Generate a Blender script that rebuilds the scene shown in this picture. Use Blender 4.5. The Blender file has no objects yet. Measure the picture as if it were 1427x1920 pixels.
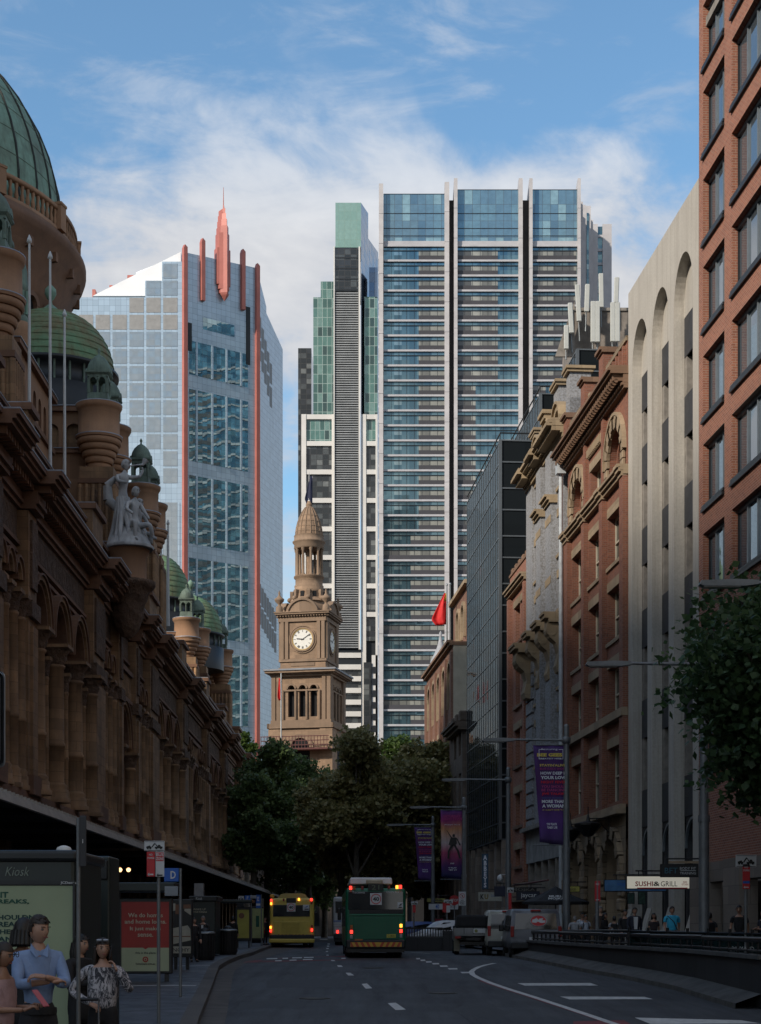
import bpy, bmesh, math, random
import numpy as np
from mathutils import Vector, Matrix
R = math.radians
random.seed(7)
sc = bpy.context.scene
COL = sc.collection
CAMZ = 1.85
F = 3200.0
# ---------------------------------------------------------------- camera
cam_d = bpy.data.cameras.new('camera')
cam_d.sensor_fit = 'HORIZONTAL'
cam_d.sensor_width = 24.0
cam_d.lens = 24.0 * F / 1427.0
cam_d.shift_x = 0.0
cam_d.shift_y = (1742 - 960) / 1427.0
cam_d.clip_start = 0.3
cam_d.clip_end = 6000
cam = bpy.data.objects.new('camera', cam_d)
COL.objects.link(cam)
cam.location = (0, 0, CAMZ)
cam.rotation_euler = (R(90), 0, 0)
sc.camera = cam
# ---------------------------------------------------------------- light
SUN_DIR = Vector((-0.60, -0.56, 0.50)).normalized()      # towards the sun
sun_d = bpy.data.lights.new('sun', 'SUN')
sun_d.energy = 3.2
sun_d.angle = R(3.0)
sun_d.color = (1.0, 0.90, 0.78)
sun = bpy.data.objects.new('sun', sun_d)
COL.objects.link(sun)
sun.rotation_euler = SUN_DIR.to_track_quat('Z', 'Y').to_euler()
sun.location = (-60, -60, 120)
EL = math.asin(SUN_DIR.z)
AZ = math.atan2(SUN_DIR.x, SUN_DIR.y)
w = bpy.data.worlds.new('World')
sc.world = w
w.use_nodes = True
nt = w.node_tree
nt.nodes.clear()
N, L = nt.nodes, nt.links
out = N.new('ShaderNodeOutputWorld')
bg = N.new('ShaderNodeBackground')
bg.inputs['Strength'].default_value = 0.12
sky = N.new('ShaderNodeTexSky')
sky.sky_type = 'NISHITA'
sky.sun_disc = False
sky.sun_elevation = EL
sky.sun_rotation = AZ
sky.altitude = 0
sky.air_density = 1.2
sky.dust_density = 0.6
sky.ozone_density = 2.2
tc = N.new('ShaderNodeTexCoord')
def wmath(op, a, b=None, clamp=False):
 n = N.new('ShaderNodeMath'); n.operation = op; n.use_clamp = clamp
 for i, v in enumerate((a, b)):
  if v is None: continue
  if isinstance(v, (int, float)): n.inputs[i].default_value = v
  else: L.new(v, n.inputs[i])
 return n.outputs[0]
sep = N.new('ShaderNodeSeparateXYZ'); L.new(tc.outputs['Generated'], sep.inputs[0])
def wnoise(scale3, scale, det, rough, dist, off=(0, 0, 0)):
 mp = N.new('ShaderNodeMapping'); mp.inputs['Scale'].default_value = scale3
 mp.inputs['Location'].default_value = off
 mp.inputs['Rotation'].default_value = (0, R(-28), 0)
 L.new(tc.outputs['Generated'], mp.inputs[0])
 n = N.new('ShaderNodeTexNoise'); n.inputs['Scale'].default_value = scale
 n.inputs['Detail'].default_value = det; n.inputs['Roughness'].default_value = rough
 n.inputs['Distortion'].default_value = dist
 L.new(mp.outputs[0], n.inputs['Vector'])
 return n.outputs['Fac']
def wramp(v, a, b):
 n = N.new('ShaderNodeMapRange'); n.interpolation_type = 'SMOOTHSTEP'
 n.inputs['From Min'].default_value = a; n.inputs['From Max'].default_value = b
 L.new(v, n.inputs['Value']); return n.outputs['Result']
n1 = wnoise((1, 1, 1.3), 5.5, 9, 0.55, 0.25, (0.4, 0, 0.13))
n2 = wnoise((1, 1, 2.6), 13.0, 8, 0.62, 0.5, (0.1, 0, 0.0))
# cover grows towards the horizon: thick bank low, wisps higher up
el = sep.outputs['Z']
cover = wmath('MAXIMUM', wramp(el, 0.455, 0.36), wmath('MULTIPLY', wramp(sep.outputs['Y'], 0.55, 0.1), 0.8))
den1 = wmath('ADD', wmath('MULTIPLY', n1, 0.75), wmath('MULTIPLY', n2, 0.25))
thr = wmath('SUBTRACT', den1, wmath('SUBTRACT', 0.58, wmath('MULTIPLY', cover, 0.20)))
cl = wramp(thr, 0.0, 0.14)
cl = wmath('MULTIPLY', cl, wmath('ADD', 0.40, wmath('MULTIPLY', cover, 0.56)))
wisp = wmath('MULTIPLY', wramp(n2, 0.50, 0.75), 0.30)
cl = wmath('MAXIMUM', cl, wisp)
cl = wmath('MAXIMUM', cl, wmath('MULTIPLY', wramp(el, 0.20, 0.04), 0.9))
shade = wramp(den1, 0.45, 0.70)
cr = N.new('ShaderNodeMix'); cr.data_type = 'RGBA'
cr.inputs[6].default_value = (3.6, 3.7, 3.95, 1); cr.inputs[7].default_value = (5.5, 5.4, 5.3, 1)
L.new(shade, cr.inputs[0])
mx = N.new('ShaderNodeMix'); mx.data_type = 'RGBA'
L.new(cl, mx.inputs[0])
tint = N.new('ShaderNodeMix'); tint.data_type = 'RGBA'; tint.blend_type = 'MULTIPLY'; tint.inputs[0].default_value = 1.0
tint.inputs[7].default_value = (0.77, 0.96, 1.02, 1); L.new(sky.outputs[0], tint.inputs[6])
L.new(tint.outputs[2], mx.inputs[6]); L.new(cr.outputs[2], mx.inputs[7])
L.new(mx.outputs[2], bg.inputs['Color'])
L.new(bg.outputs[0], out.inputs['Surface'])
vs = sc.view_settings
vs.view_transform = 'Standard'
vs.look = 'None'
vs.exposure = 0.5
vs.gamma = 1.0
sc.cycles.max_bounces = 6
sc.cycles.diffuse_bounces = 3
sc.cycles.glossy_bounces = 4
sc.cycles.transmission_bounces = 4
sc.cycles.transparent_max_bounces = 6
sc.cycles.caustics_reflective = False
sc.cycles.caustics_refractive = False
sc.cycles.use_denoising = True
# ---------------------------------------------------------------- helpers
def P(px, py, Y):
 """point of the place that stands at depth Y on the sight line of a measured pixel"""
 return Vector(((px - 713.5) / F * Y, Y, CAMZ + (1742 - py) / F * Y))
_gp = [(-2000, 0.0), (30, 0.0), (40, .20), (50, .42), (60, .62), (66, .70), (94, .82), (150, 1.0), (4000, 1.0)]
def gz(Y):
 for (a, za), (b, zb) in zip(_gp, _gp[1:]):
  if Y <= b: return za + (zb - za) * (Y - a) / (b - a)
 return 1.0
def G(px, py, dz=0.0):
 """ground point seen at a measured pixel"""
 k = (py - 1742) / F
 lo, hi = 5.0, 400.0
 for _ in range(60):
  m = (lo + hi) / 2
  if CAMZ - k * m > gz(m) + dz: lo = m
  else: hi = m
 return Vector(((px - 713.5) / F * lo, lo, gz(lo) + dz))
class MB:
 def __init__(s): s.v = []; s.f = []; s.m = []; s.mats = []; s.sm = []; s.M = None
 def mi(s, mat):
  if mat not in s.mats: s.mats.append(mat)
  return s.mats.index(mat)
 def add(s, vs_, fs, mat, smooth=False):
  b = len(s.v)
  if s.M is not None: vs_ = [tuple(s.M @ Vector(v)) for v in vs_]
  s.v.extend(vs_)
  k = s.mi(mat)
  for f in fs:
   s.f.append(tuple(i + b for i in f)); s.m.append(k); s.sm.append(smooth)
 def quad(s, a, b, c, d, mat): s.add([a, b, c, d], [(0, 1, 2, 3)], mat)
 def box(s, x0, x1, y0, y1, z0, z1, mat):
  s.add([(x0, y0, z0), (x1, y0, z0), (x1, y1, z0), (x0, y1, z0), (x0, y0, z1), (x1, y0, z1), (x1, y1, z1), (x0, y1, z1)],
   [(0, 3, 2, 1), (4, 5, 6, 7), (0, 1, 5, 4), (1, 2, 6, 5), (2, 3, 7, 6), (3, 0, 4, 7)], mat)
 def prism(s, poly, a, b, mat, axis='y', smooth=False):
  """polygon (u,w) extruded from a to b: axis y -> (u,a,w); x -> (a,u,w); z -> (u,w,a)"""
  f = {'y': lambda u, w_, t: (u, t, w_), 'x': lambda u, w_, t: (t, u, w_), 'z': lambda u, w_, t: (u, w_, t)}[axis]
  n = len(poly)
  vv = [f(u, q, a) for u, q in poly] + [f(u, q, b) for u, q in poly]
  s.add(vv, [tuple(range(n)), tuple(range(2 * n - 1, n - 1, -1))], mat)
  s.add(vv, [(i, i + n, (i + 1) % n + n, (i + 1) % n) for i in range(n)], mat, smooth)
 def cyl(s, p0, p1, r0, r1=None, n=12, mat=None, caps=True, smooth=True):
  r1 = r0 if r1 is None else r1
  p0, p1 = Vector(p0), Vector(p1)
  d = (p1 - p0)
  if d.length < 1e-6: return
  q = d.to_track_quat('Z', 'Y')
  vv = []
  for p, r in ((p0, r0), (p1, r1)):
   for i in range(n):
    a = 2 * math.pi * i / n
    vv.append(tuple(p + q @ Vector((math.cos(a) * r, math.sin(a) * r, 0))))
  s.add(vv, [(i, (i + 1) % n, (i + 1) % n + n, i + n) for i in range(n)], mat, smooth)
  if caps: s.add(vv, [tuple(range(n - 1, -1, -1)), tuple(range(n, 2 * n))], mat)
 def tube(s, pts, r, n=8, mat=None):
  for i in range(len(pts) - 1):
   r0 = r[i] if isinstance(r, (list, tuple)) else r
   r1 = r[i + 1] if isinstance(r, (list, tuple)) else r
   s.cyl(pts[i], pts[i + 1], r0, r1, n, mat)
 def lathe(s, cx, cy, prof, n, mat, smooth=True, a0=0.0, a1=2 * math.pi, close=True, rot=0.0, sx=1.0, sy=1.0):
  full = abs(a1 - a0 - 2 * math.pi) < 1e-6
  m = n if full else n + 1
  vv = []
  for r, z in prof:
   for i in range(m):
    a = a0 + (a1 - a0) * i / n + rot
    vv.append((cx + math.cos(a) * r * sx, cy + math.sin(a) * r * sy, z))
  fs = []
  for k in range(len(prof) - 1):
   for i in range(n):
    j = (i + 1) % m
    fs.append((k * m + i, k * m + j, (k + 1) * m + j, (k + 1) * m + i))
  s.add(vv, fs, mat, smooth)
  if full and close:
   s.add(vv, [tuple(range(m - 1, -1, -1)), tuple(range((len(prof) - 1) * m, len(prof) * m))], mat)
 def ball(s, c, r, mat, n=10, sz=1.0):
  pr = [(math.sin(math.pi * k / n) * r + 1e-4, c[2] - math.cos(math.pi * k / n) * r * sz) for k in range(n + 1)]
  s.lathe(c[0], c[1], pr, n + 4, mat)
 def arch_ring(s, xc, zs, ri, ro, y0, y1, mat, n=14, a0=0.0, a1=math.pi):
  pts = []
  for k in range(n + 1):
   a = a0 + (a1 - a0) * k / n
   pts.append((math.cos(a), math.sin(a)))
  for k in range(n):
   (c0, s0), (c1, s1) = pts[k], pts[k + 1]
   vv = []
   for y in (y0, y1):
    vv += [(xc + c0 * ri, y, zs + s0 * ri), (xc + c0 * ro, y, zs + s0 * ro), (xc + c1 * ro, y, zs + s1 * ro), (xc + c1 * ri, y, zs + s1 * ri)]
   s.add(vv, [(0, 1, 2, 3), (7, 6, 5, 4), (1, 5, 6, 2), (0, 3, 7, 4)], mat)
 def wall(s, x0, x1, z0, z1, ops, y, depth, mat, rmat=None, back=None, n=12):
  """front face at y (outward +y) with openings (xa,xb,za,zb,arch) cut out and reveals running back by depth"""
  rmat = rmat or mat
  xs = sorted({x0, x1} | {o[0] for o in ops} | {o[1] for o in ops})
  zs_ = sorted({z0, z1} | {o[2] for o in ops} | {o[3] for o in ops})
  for i in range(len(xs) - 1):
   for k in range(len(zs_) - 1):
    a, b, c, d = xs[i], xs[i + 1], zs_[k], zs_[k + 1]
    mxx, mz = (a + b) / 2, (c + d) / 2
    if any(o[0] < mxx < o[1] and o[2] < mz < o[3] for o in ops): continue
    s.quad((a, y, c), (b, y, c), (b, y, d), (a, y, d), mat)
  for o in ops:
   xa, xb, za, zb = o[:4]
   arch = len(o) > 4 and o[4]
   yb = y - depth
   if arch:
    r = (xb - xa) / 2
    rz = min(r * (o[5] if len(o) > 5 else 1.0), zb - za - 0.01)
    zsn = zb - rz
    xc = (xa + xb) / 2
    arc = [(xc - r * math.cos(math.pi * q / n), zsn + rz * math.sin(math.pi * q / n)) for q in range(n + 1)]
    for q in range(n):
     (ua, wa), (ub, wb) = arc[q], arc[q + 1]
     s.quad((ua, y, wa), (ub, y, wb), (ub, y, zb), (ua, y, zb), mat)
     s.add([(ua, y, wa), (ub, y, wb), (ub, yb, wb), (ua, yb, wa)], [(0, 1, 2, 3)], rmat, True)
   else:
    zsn = zb
    s.quad((xa, y, zb), (xb, y, zb), (xb, yb, zb), (xa, yb, zb), rmat)
   s.quad((xa, y, za), (xa, y, zsn), (xa, yb, zsn), (xa, yb, za), rmat)
   s.quad((xb, y, za), (xb, y, zsn), (xb, yb, zsn), (xb, yb, za), rmat)
   s.quad((xa, y, za), (xb, y, za), (xb, yb, za), (xa, yb, za), rmat)
   if back: s.quad((xa, yb, za), (xb, yb, za), (xb, yb, zb), (xa, yb, zb), back)
 def addbm(s, bm, mat, smooth=False):
  bm.verts.index_update()
  s.add([tuple(v.co) for v in bm.verts], [tuple(v.index for v in f.verts) for f in bm.faces], mat, smooth)
  bm.free()
 def rbox(s, x0, x1, y0, y1, z0, z1, b, mat, seg=2, taper=None):
  bm = bmesh.new()
  bmesh.ops.create_cube(bm, size=1.0)
  for v in bm.verts:
   t = v.co.z + .5
   kx, ky = (1, 1) if not taper else (1 + (taper[0] - 1) * t, 1 + (taper[1] - 1) * t)
   v.co = Vector(((x0 + x1) / 2 + v.co.x * (x1 - x0) * kx, (y0 + y1) / 2 + v.co.y * (y1 - y0) * ky, z0 + t * (z1 - z0)))
  if b > 0: bmesh.ops.bevel(bm, geom=list(bm.edges), offset=b, segments=seg, affect='EDGES', profile=0.5)
  s.addbm(bm, mat, False)
 def build(s, name, parent=None, loc=None):
  me = bpy.data.meshes.new(name)
  me.from_pydata([tuple(v) for v in s.v], [], s.f)
  for m in s.mats: me.materials.append(m)
  me.polygons.foreach_set('material_index', s.m)
  me.polygons.foreach_set('use_smooth', s.sm)
  me.update()
  o = bpy.data.objects.new(name, me)
  COL.objects.link(o)
  if parent: o.parent = parent
  if loc: o.location = loc
  return o
def tag(o, label=None, cat=None, group=None, kind=None):
 if label: o['label'] = label
 if cat: o['category'] = cat
 if group: o['group'] = group
 if kind: o['kind'] = kind
 return o
def empty(name, loc=(0, 0, 0), rz=0.0, label=None, cat=None, group=None, parent=None):
 e = bpy.data.objects.new(name, None)
 COL.objects.link(e)
 e.empty_display_size = 0.3
 e.location = loc; e.rotation_euler = (0, 0, rz)
 if parent: e.parent = parent
 return tag(e, label, cat, group)
def copy_tree(o, parent=None):
 c = o.copy(); COL.objects.link(c); c.parent = parent
 for ch in [x for x in list(COL.objects) if x.parent == o]: copy_tree(ch, c)
 return c
def copy_thing(o, loc, rz=None, label=None, group=None):
 c = copy_tree(o); c.location = loc
 if rz is not None: c.rotation_euler = (0, 0, rz)
 if label: c['label'] = label
 if group: c['group'] = group
 return c
_tcache = {}
def text(s_, w_, h_, mat, parent, loc, rz=0.0, bold=0.0, name='lettering', depth=0.004, shear=0.0, rx=90):
 """lettering fitted to w_ x h_ metres, centred on loc, facing local -y"""
 key = (s_, bold, shear)
 if key not in _tcache:
  cu = bpy.data.curves.new('lettering', 'FONT')
  cu.body = s_; cu.size = 1; cu.offset = bold; cu.shear = shear
  cu.align_x = 'CENTER'; cu.extrude = 0.5; cu.resolution_u = 2
  cu.space_line = 0.85
  ob = bpy.data.objects.new('lettering', cu); COL.objects.link(ob)
  dg = bpy.context.evaluated_depsgraph_get()
  me = bpy.data.meshes.new_from_object(ob.evaluated_get(dg))
  bpy.data.objects.remove(ob)
  co = np.empty(len(me.vertices) * 3, 'f'); me.vertices.foreach_get('co', co)
  _tcache[key] = (me, co.reshape(-1, 3))
 me0, co = _tcache[key]
 me = me0.copy()
 mn, mxv = co.min(0), co.max(0)
 c2 = (co - (mn + mxv) / 2) / np.maximum(mxv - mn, 1e-6)
 c2 = c2 * np.array([w_, h_, depth], 'f')
 me.vertices.foreach_set('co', c2.astype('f').ravel())
 me.materials.clear(); me.materials.append(mat); me.update()
 o = bpy.data.objects.new(name, me); COL.objects.link(o)
 o.parent = parent; o.location = loc; o.rotation_euler = (R(rx), 0, rz)
 return o
# ---------------------------------------------------------------- materials
class NB:
 def __init__(s, name):
  s.mat = bpy.data.materials.new(name); s.mat.use_nodes = True
  s.nt = s.mat.node_tree; s.N = s.nt.nodes; s.L = s.nt.links
  s.b = s.N['Principled BSDF']
  s._tc = None
 def lk(s, a, b): s.L.new(a, b)
 def n(s, t): return s.N.new('ShaderNode' + t)
 def tc(s):
  if not s._tc: s._tc = s.n('TexCoord')
  return s._tc.outputs['Object']
 def math(s, op, a, b=None, clamp=False):
  n = s.n('Math'); n.operation = op; n.use_clamp = clamp
  for i, v in enumerate((a, b)):
   if v is None: continue
   if isinstance(v, (int, float)): n.inputs[i].default_value = v
   else: s.lk(v, n.inputs[i])
  return n.outputs[0]
 def uw(s, su=1.0, sw=1.0):
  """(x+y, z) plane coordinates: right for every upright face square to the thing's own axes"""
  sp = s.n('SeparateXYZ'); s.lk(s.tc(), sp.inputs[0])
  c = s.n('CombineXYZ')
  s.lk(s.math('MULTIPLY', s.math('ADD', sp.outputs[0], sp.outputs[1]), su), c.inputs[0])
  s.lk(s.math('MULTIPLY', sp.outputs[2], sw), c.inputs[1])
  return c.outputs[0]
 def noise(s, scale, det=4, rough=.55, vec=None, sc3=None, dist=0.0):
  n = s.n('TexNoise'); n.inputs['Scale'].default_value = scale
  n.inputs['Detail'].default_value = det; n.inputs['Roughness'].default_value = rough
  n.inputs['Distortion'].default_value = dist
  v = vec or s.tc()
  if sc3:
   m = s.n('Mapping'); m.inputs['Scale'].default_value = sc3; s.lk(v, m.inputs[0]); v = m.outputs[0]
  s.lk(v, n.inputs['Vector']); return n.outputs['Fac']
 def ramp(s, v, a, b, c=0.0, d=1.0):
  n = s.n('MapRange'); n.inputs['From Min'].default_value = a; n.inputs['From Max'].default_value = b
  n.inputs['To Min'].default_value = c; n.inputs['To Max'].default_value = d
  s.lk(v, n.inputs['Value']); return n.outputs[0]
 def mix(s, f, a, b, mode='MIX'):
  n = s.n('Mix'); n.data_type = 'RGBA'; n.blend_type = mode
  for k, v in ((0, f), (6, a), (7, b)):
   if isinstance(v, (int, float)): n.inputs[k].default_value = v
   elif isinstance(v, tuple): n.inputs[k].default_value = v if len(v) == 4 else v + (1,)
   else: s.lk(v, n.inputs[k])
  return n.outputs[2]
 def bump(s, h, st=.3, dist=.05):
  n = s.n('Bump'); n.inputs['Strength'].default_value = st; n.inputs['Distance'].default_value = dist
  s.lk(h, n.inputs['Height']); s.lk(n.outputs[0], s.b.inputs['Normal'])
 def set(s, col=None, rough=None, metal=None, spec=None):
  if col is not None:
   if isinstance(col, tuple): s.b.inputs['Base Color'].default_value = col + (1,) if len(col) == 3 else col
   else: s.lk(col, s.b.inputs['Base Color'])
  if rough is not None:
   if isinstance(rough, (int, float)): s.b.inputs['Roughness'].default_value = rough
   else: s.lk(rough, s.b.inputs['Roughness'])
  if metal is not None: s.b.inputs['Metallic'].default_value = metal
  if spec is not None: s.b.inputs['Specular IOR Level'].default_value = spec
  return s
def mul(c, k): return tuple(min(1, x * k) for x in c)
def m_plain(name, col, rough=.6, metal=0.0, var=.18, scale=3.0, spec=None, bump=0.0):
 b = NB(name)
 v = b.noise(scale, 5, .6)
 b.set(b.mix(b.ramp(v, .3, .7), mul(col, 1 - var), mul(col, 1 + var)), rough, metal, spec)
 if bump: b.bump(b.noise(scale * 6, 4), bump, .02)
 return b.mat
def m_emit(name, col, strength):
 b = NB(name); b.set(col, .4)
 b.b.inputs['Emission Color'].default_value = col + (1,)
 b.b.inputs['Emission Strength'].default_value = strength
 return b.mat
def m_brick(name, c1, c2, mortar, bw=.24, bh=.086, rough=.85, mott=.25, ms=.012, paint=None):
 b = NB(name)
 t = b.n('TexBrick'); b.lk(b.uw(), t.inputs['Vector'])
 t.inputs['Scale'].default_value = 1.0
 t.inputs['Brick Width'].default_value = bw; t.inputs['Row Height'].default_value = bh
 t.inputs['Mortar Size'].default_value = ms; t.inputs['Mortar Smooth'].default_value = .2
 t.inputs['Bias'].default_value = 0.0
 t.inputs['Color1'].default_value = c1 + (1,); t.inputs['Color2'].default_value = c2 + (1,); t.inputs['Mortar'].default_value = mortar + (1,)
 big = b.noise(.55, 5, .6)
 st = b.noise(1.6, 5, .6, sc3=(1.5, 1.5, .12))
 c = b.mix(b.ramp(big, .3, .75, 0, mott * 1.6), t.outputs['Color'], mul(c1, .45))
 c = b.mix(b.ramp(st, .45, .8, 0, mott), c, mul(mortar, .5))
 if paint: c = b.mix(b.ramp(b.noise(9, 6, .75), .40, .66), c, paint)
 b.set(c, rough)
 inv = b.math('SUBTRACT', 1.0, t.outputs['Fac'])
 b.bump(b.math('ADD', inv, b.math('MULTIPLY', b.noise(30, 3), .3)), .35, .012)
 return b.mat
def m_stone(name, col, dark, bw=.9, bh=.42, rough=.85, joint=.012, stain=.5, bump=.35, jc=.55, relief=0.0):
 b = NB(name)
 t = b.n('TexBrick'); b.lk(b.uw(), t.inputs['Vector'])
 t.inputs['Scale'].default_value = 1.0
 t.inputs['Brick Width'].default_value = bw; t.inputs['Row Height'].default_value = bh
 t.inputs['Mortar Size'].default_value = joint; t.inputs['Mortar Smooth'].default_value = .3
 t.inputs['Bias'].default_value = 0.1
 t.inputs['Color1'].default_value = mul(col, 1.18) + (1,); t.inputs['Color2'].default_value = mul(col, .80) + (1,)
 t.inputs['Mortar'].default_value = mul(col, jc) + (1,)
 big = b.noise(.7, 6, .62)
 st = b.noise(1.3, 5, .65, sc3=(2.2, 2.2, .14))
 fine = b.noise(14, 5, .6)
 c = b.mix(b.ramp(big, .38, .72, 0, stain), t.outputs['Color'], dark)
 c = b.mix(b.ramp(st, .45, .78, 0, stain * .8), c, dark)
 c = b.mix(b.ramp(fine, .3, .7, .0, .3), c, mul(col, .6))
 b.set(c, rough)
 h = b.math('ADD', b.math('MULTIPLY', b.math('SUBTRACT', 1.0, t.outputs['Fac']), 1.0), b.math('MULTIPLY', fine, .5))
 if relief:
  vo = b.n('TexVoronoi'); vo.inputs['Scale'].default_value = 2.6; b.lk(b.tc(), vo.inputs['Vector'])
  wv = b.noise(6, 5, .6, dist=1.6)
  h = b.math('ADD', b.math('MULTIPLY', h, .2), b.math('MULTIPLY', b.math('ADD', vo.outputs['Distance'], wv), relief))
 b.bump(h, bump, .03 if not relief else .25)
 return b.mat
def m_glass(name, col=(.02, .03, .04), rough=.04, metal=0.0, pw=1.5, ph=1.8, cols=None, amt=.8, wave=.0, wavescale=.6, tilt=.0, spec=.7, frame=None, fw=.03):
 """glazing: a glossy dark sheet; each pane has its own tone (blind, curtain, lit room depth)"""
 b = NB(name)
 uv = b.uw(1.0 / pw, 1.0 / ph)
 fl = b.n('VectorMath'); fl.operation = 'FLOOR'; b.lk(uv, fl.inputs[0])
 wn = b.n('TexWhiteNoise'); wn.noise_dimensions = '3D'; b.lk(fl.outputs[0], wn.inputs['Vector'])
 c = None
 if cols:
  r = b.n('ValToRGB'); r.color_ramp.interpolation = 'CONSTANT'
  e = r.color_ramp.elements
  e[0].position = 0; e[0].color = cols[0][1] + (1,)
  e[1].position = cols[1][0]; e[1].color = cols[1][1] + (1,)
  for p_, cc in cols[2:]:
   q = e.new(p_); q.color = cc + (1,)
  b.lk(wn.outputs['Value'], r.inputs[0])
  c = b.mix(amt, col, r.outputs[0])
  c = b.mix(b.ramp(b.noise(.9, 3), .3, .7, 0, .35), c, mul(col, .6))
 else:
  c = b.mix(b.math('MULTIPLY', wn.outputs['Value'], .28), col, mul(col, .45))
 if frame:
  fr = b.n('VectorMath'); fr.operation = 'FRACTION'; b.lk(uv, fr.inputs[0])
  sp = b.n('SeparateXYZ'); b.lk(fr.outputs[0], sp.inputs[0])
  e1 = b.math('LESS_THAN', sp.outputs[0], fw / pw); e2 = b.math('LESS_THAN', sp.outputs[1], fw / ph)
  fm = b.math('MAXIMUM', e1, e2)
  c = b.mix(fm, c, frame)
  b.lk(b.math('MULTIPLY', b.math('SUBTRACT', 1.0, fm), metal), b.b.inputs['Metallic'])
  rr = b.math('ADD', rough, b.math('MULTIPLY', fm, .4))
  b.set(c, rr, None, spec)
 else:
  b.set(c, rough, metal, spec)
 if wave or tilt:
  nm = b.n('NewGeometry')
  v2 = b.n('VectorMath'); v2.operation = 'SUBTRACT'; b.lk(wn.outputs['Color'], v2.inputs[0]); v2.inputs[1].default_value = (.5, .5, .5)
  v3 = b.n('VectorMath'); v3.operation = 'SCALE'; b.lk(v2.outputs[0], v3.inputs[0]); v3.inputs['Scale'].default_value = tilt
  nn = b.n('TexNoise'); nn.inputs['Scale'].default_value = wavescale; nn.inputs['Detail'].default_value = 2; b.lk(b.tc(), nn.inputs['Vector'])
  v4 = b.n('VectorMath'); v4.operation = 'SUBTRACT'; b.lk(nn.outputs['Color'], v4.inputs[0]); v4.inputs[1].default_value = (.5, .5, .5)
  v5 = b.n('VectorMath'); v5.operation = 'SCALE'; b.lk(v4.outputs[0], v5.inputs[0]); v5.inputs['Scale'].default_value = wave
  v6 = b.n('VectorMath'); v6.operation = 'ADD'; b.lk(v3.outputs[0], v6.inputs[0]); b.lk(v5.outputs[0], v6.inputs[1])
  v7 = b.n('VectorMath'); v7.operation = 'ADD'; b.lk(v6.outputs[0], v7.inputs[0]); b.lk(nm.outputs['Normal'], v7.inputs[1])
  v8 = b.n('VectorMath'); v8.operation = 'NORMALIZE'; b.lk(v7.outputs[0], v8.inputs[0])
  b.lk(v8.outputs[0], b.b.inputs['Normal'])
 return b.mat
def m_leaf(name, c1, c2, c3):
 b = NB(name)
 oi = b.n('NewGeometry')
 v = oi.outputs['Random Per Island']
 r = b.n('ValToRGB'); e = r.color_ramp.elements
 e[0].position = 0; e[0].color = c1 + (1,); e[1].position = 1; e[1].color = c3 + (1,)
 q = e.new(.5); q.color = c2 + (1,)
 b.lk(v, r.inputs[0])
 big = b.noise(.35, 3)
 b.set(b.mix(b.ramp(big, .35, .65, 0, .55), r.outputs[0], c1), .5, 0, .35)
 tr = b.n('BsdfTranslucent'); b.lk(r.outputs[0], tr.inputs[0])
 ms = b.n('MixShader'); ms.inputs[0].default_value = .38
 b.lk(b.b.outputs[0], ms.inputs[1]); b.lk(tr.outputs[0], ms.inputs[2])
 b.lk(ms.outputs[0], b.N['Material Output'].inputs['Surface'])
 return b.mat
STEEL = m_plain('galvanised steel', (.20, .215, .22), .45, .6, .12, 6)
BLACK = m_plain('black metal', (.012, .012, .013), .4, .2, .2, 6)
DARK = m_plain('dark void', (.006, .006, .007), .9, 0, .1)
WHITEP = m_plain('white paint', (.62, .62, .60), .5, 0, .06, 4)
SIGNW = m_plain('sign white', (.55, .56, .56), .45, 0, .05, 9)
SIGNR = m_plain('sign red', (.50, .02, .025), .45, 0, .08, 9)
SIGNB = m_plain('sign blue', (.012, .10, .42), .45, 0, .08, 9)
INK = m_plain('black ink', (.01, .01, .01), .5, 0, .1)
RUBBER = m_plain('tyre rubber', (.012, .012, .012), .85, 0, .2, 9)
WINDARK = m_glass('dark window glass', (.008, .011, .014), .05, 0, 1.0, 1.4, spec=.8)
# ================================================================ ground
def m_asphalt():
 b = NB('asphalt')
 f1 = b.noise(60, 4, .7); f2 = b.noise(.35, 5, .6); f3 = b.noise(1.2, 6, .7, sc3=(1.6, .10, 1))
 c = b.mix(b.ramp(f1, .3, .75), (.026, .028, .032), (.075, .078, .084))
 c = b.mix(b.ramp(f2, .42, .62, 0, .75), c, (.026, .027, .031))
 c = b.mix(b.ramp(f3, .52, .72, 0, .5), c, (.018, .019, .022))
 v = b.n('TexVoronoi'); v.feature = 'DISTANCE_TO_EDGE'; v.inputs['Scale'].default_value = .22; b.lk(b.tc(), v.inputs['Vector'])
 c = b.mix(b.ramp(v.outputs['Distance'], 0, .006, .5, 0), c, (.01, .01, .01))
 b.set(c, b.ramp(f3, .3, .7, .62, .8), 0, .4); b.bump(f1, .5, .01)
 return b.mat
ASPH = m_asphalt()
PAVE = m_stone('footpath pavers', (.060, .066, .078), (.03, .033, .04), .6, .6, .75, .012, .4, .2)
def m_flagpave():
 b = NB('bluestone paving')
 t = b.n('TexBrick'); b.lk(b.tc(), t.inputs['Vector']); t.inputs['Scale'].default_value = 1
 t.inputs['Brick Width'].default_value = .9; t.inputs['Row Height'].default_value = .6; t.inputs['Mortar Size'].default_value = .01
 t.inputs['Color1'].default_value = (.075, .082, .095, 1); t.inputs['Color2'].default_value = (.05, .055, .066, 1); t.inputs['Mortar'].default_value = (.018, .018, .02, 1)
 c = b.mix(b.ramp(b.noise(1.3, 6, .7), .4, .75, 0, .6), t.outputs['Color'], (.03, .032, .038))
 b.set(c, b.ramp(b.noise(2, 4), .3, .7, .45, .75), 0, .4); b.bump(b.math('SUBTRACT', 1.0, t.outputs['Fac']), .4, .01)
 return b.mat
FLAG = m_flagpave()
KERBS = m_stone('kerb stone', (.11, .10, .09), (.04, .04, .04), 1.2, .5, .85, .012, .5)
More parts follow.
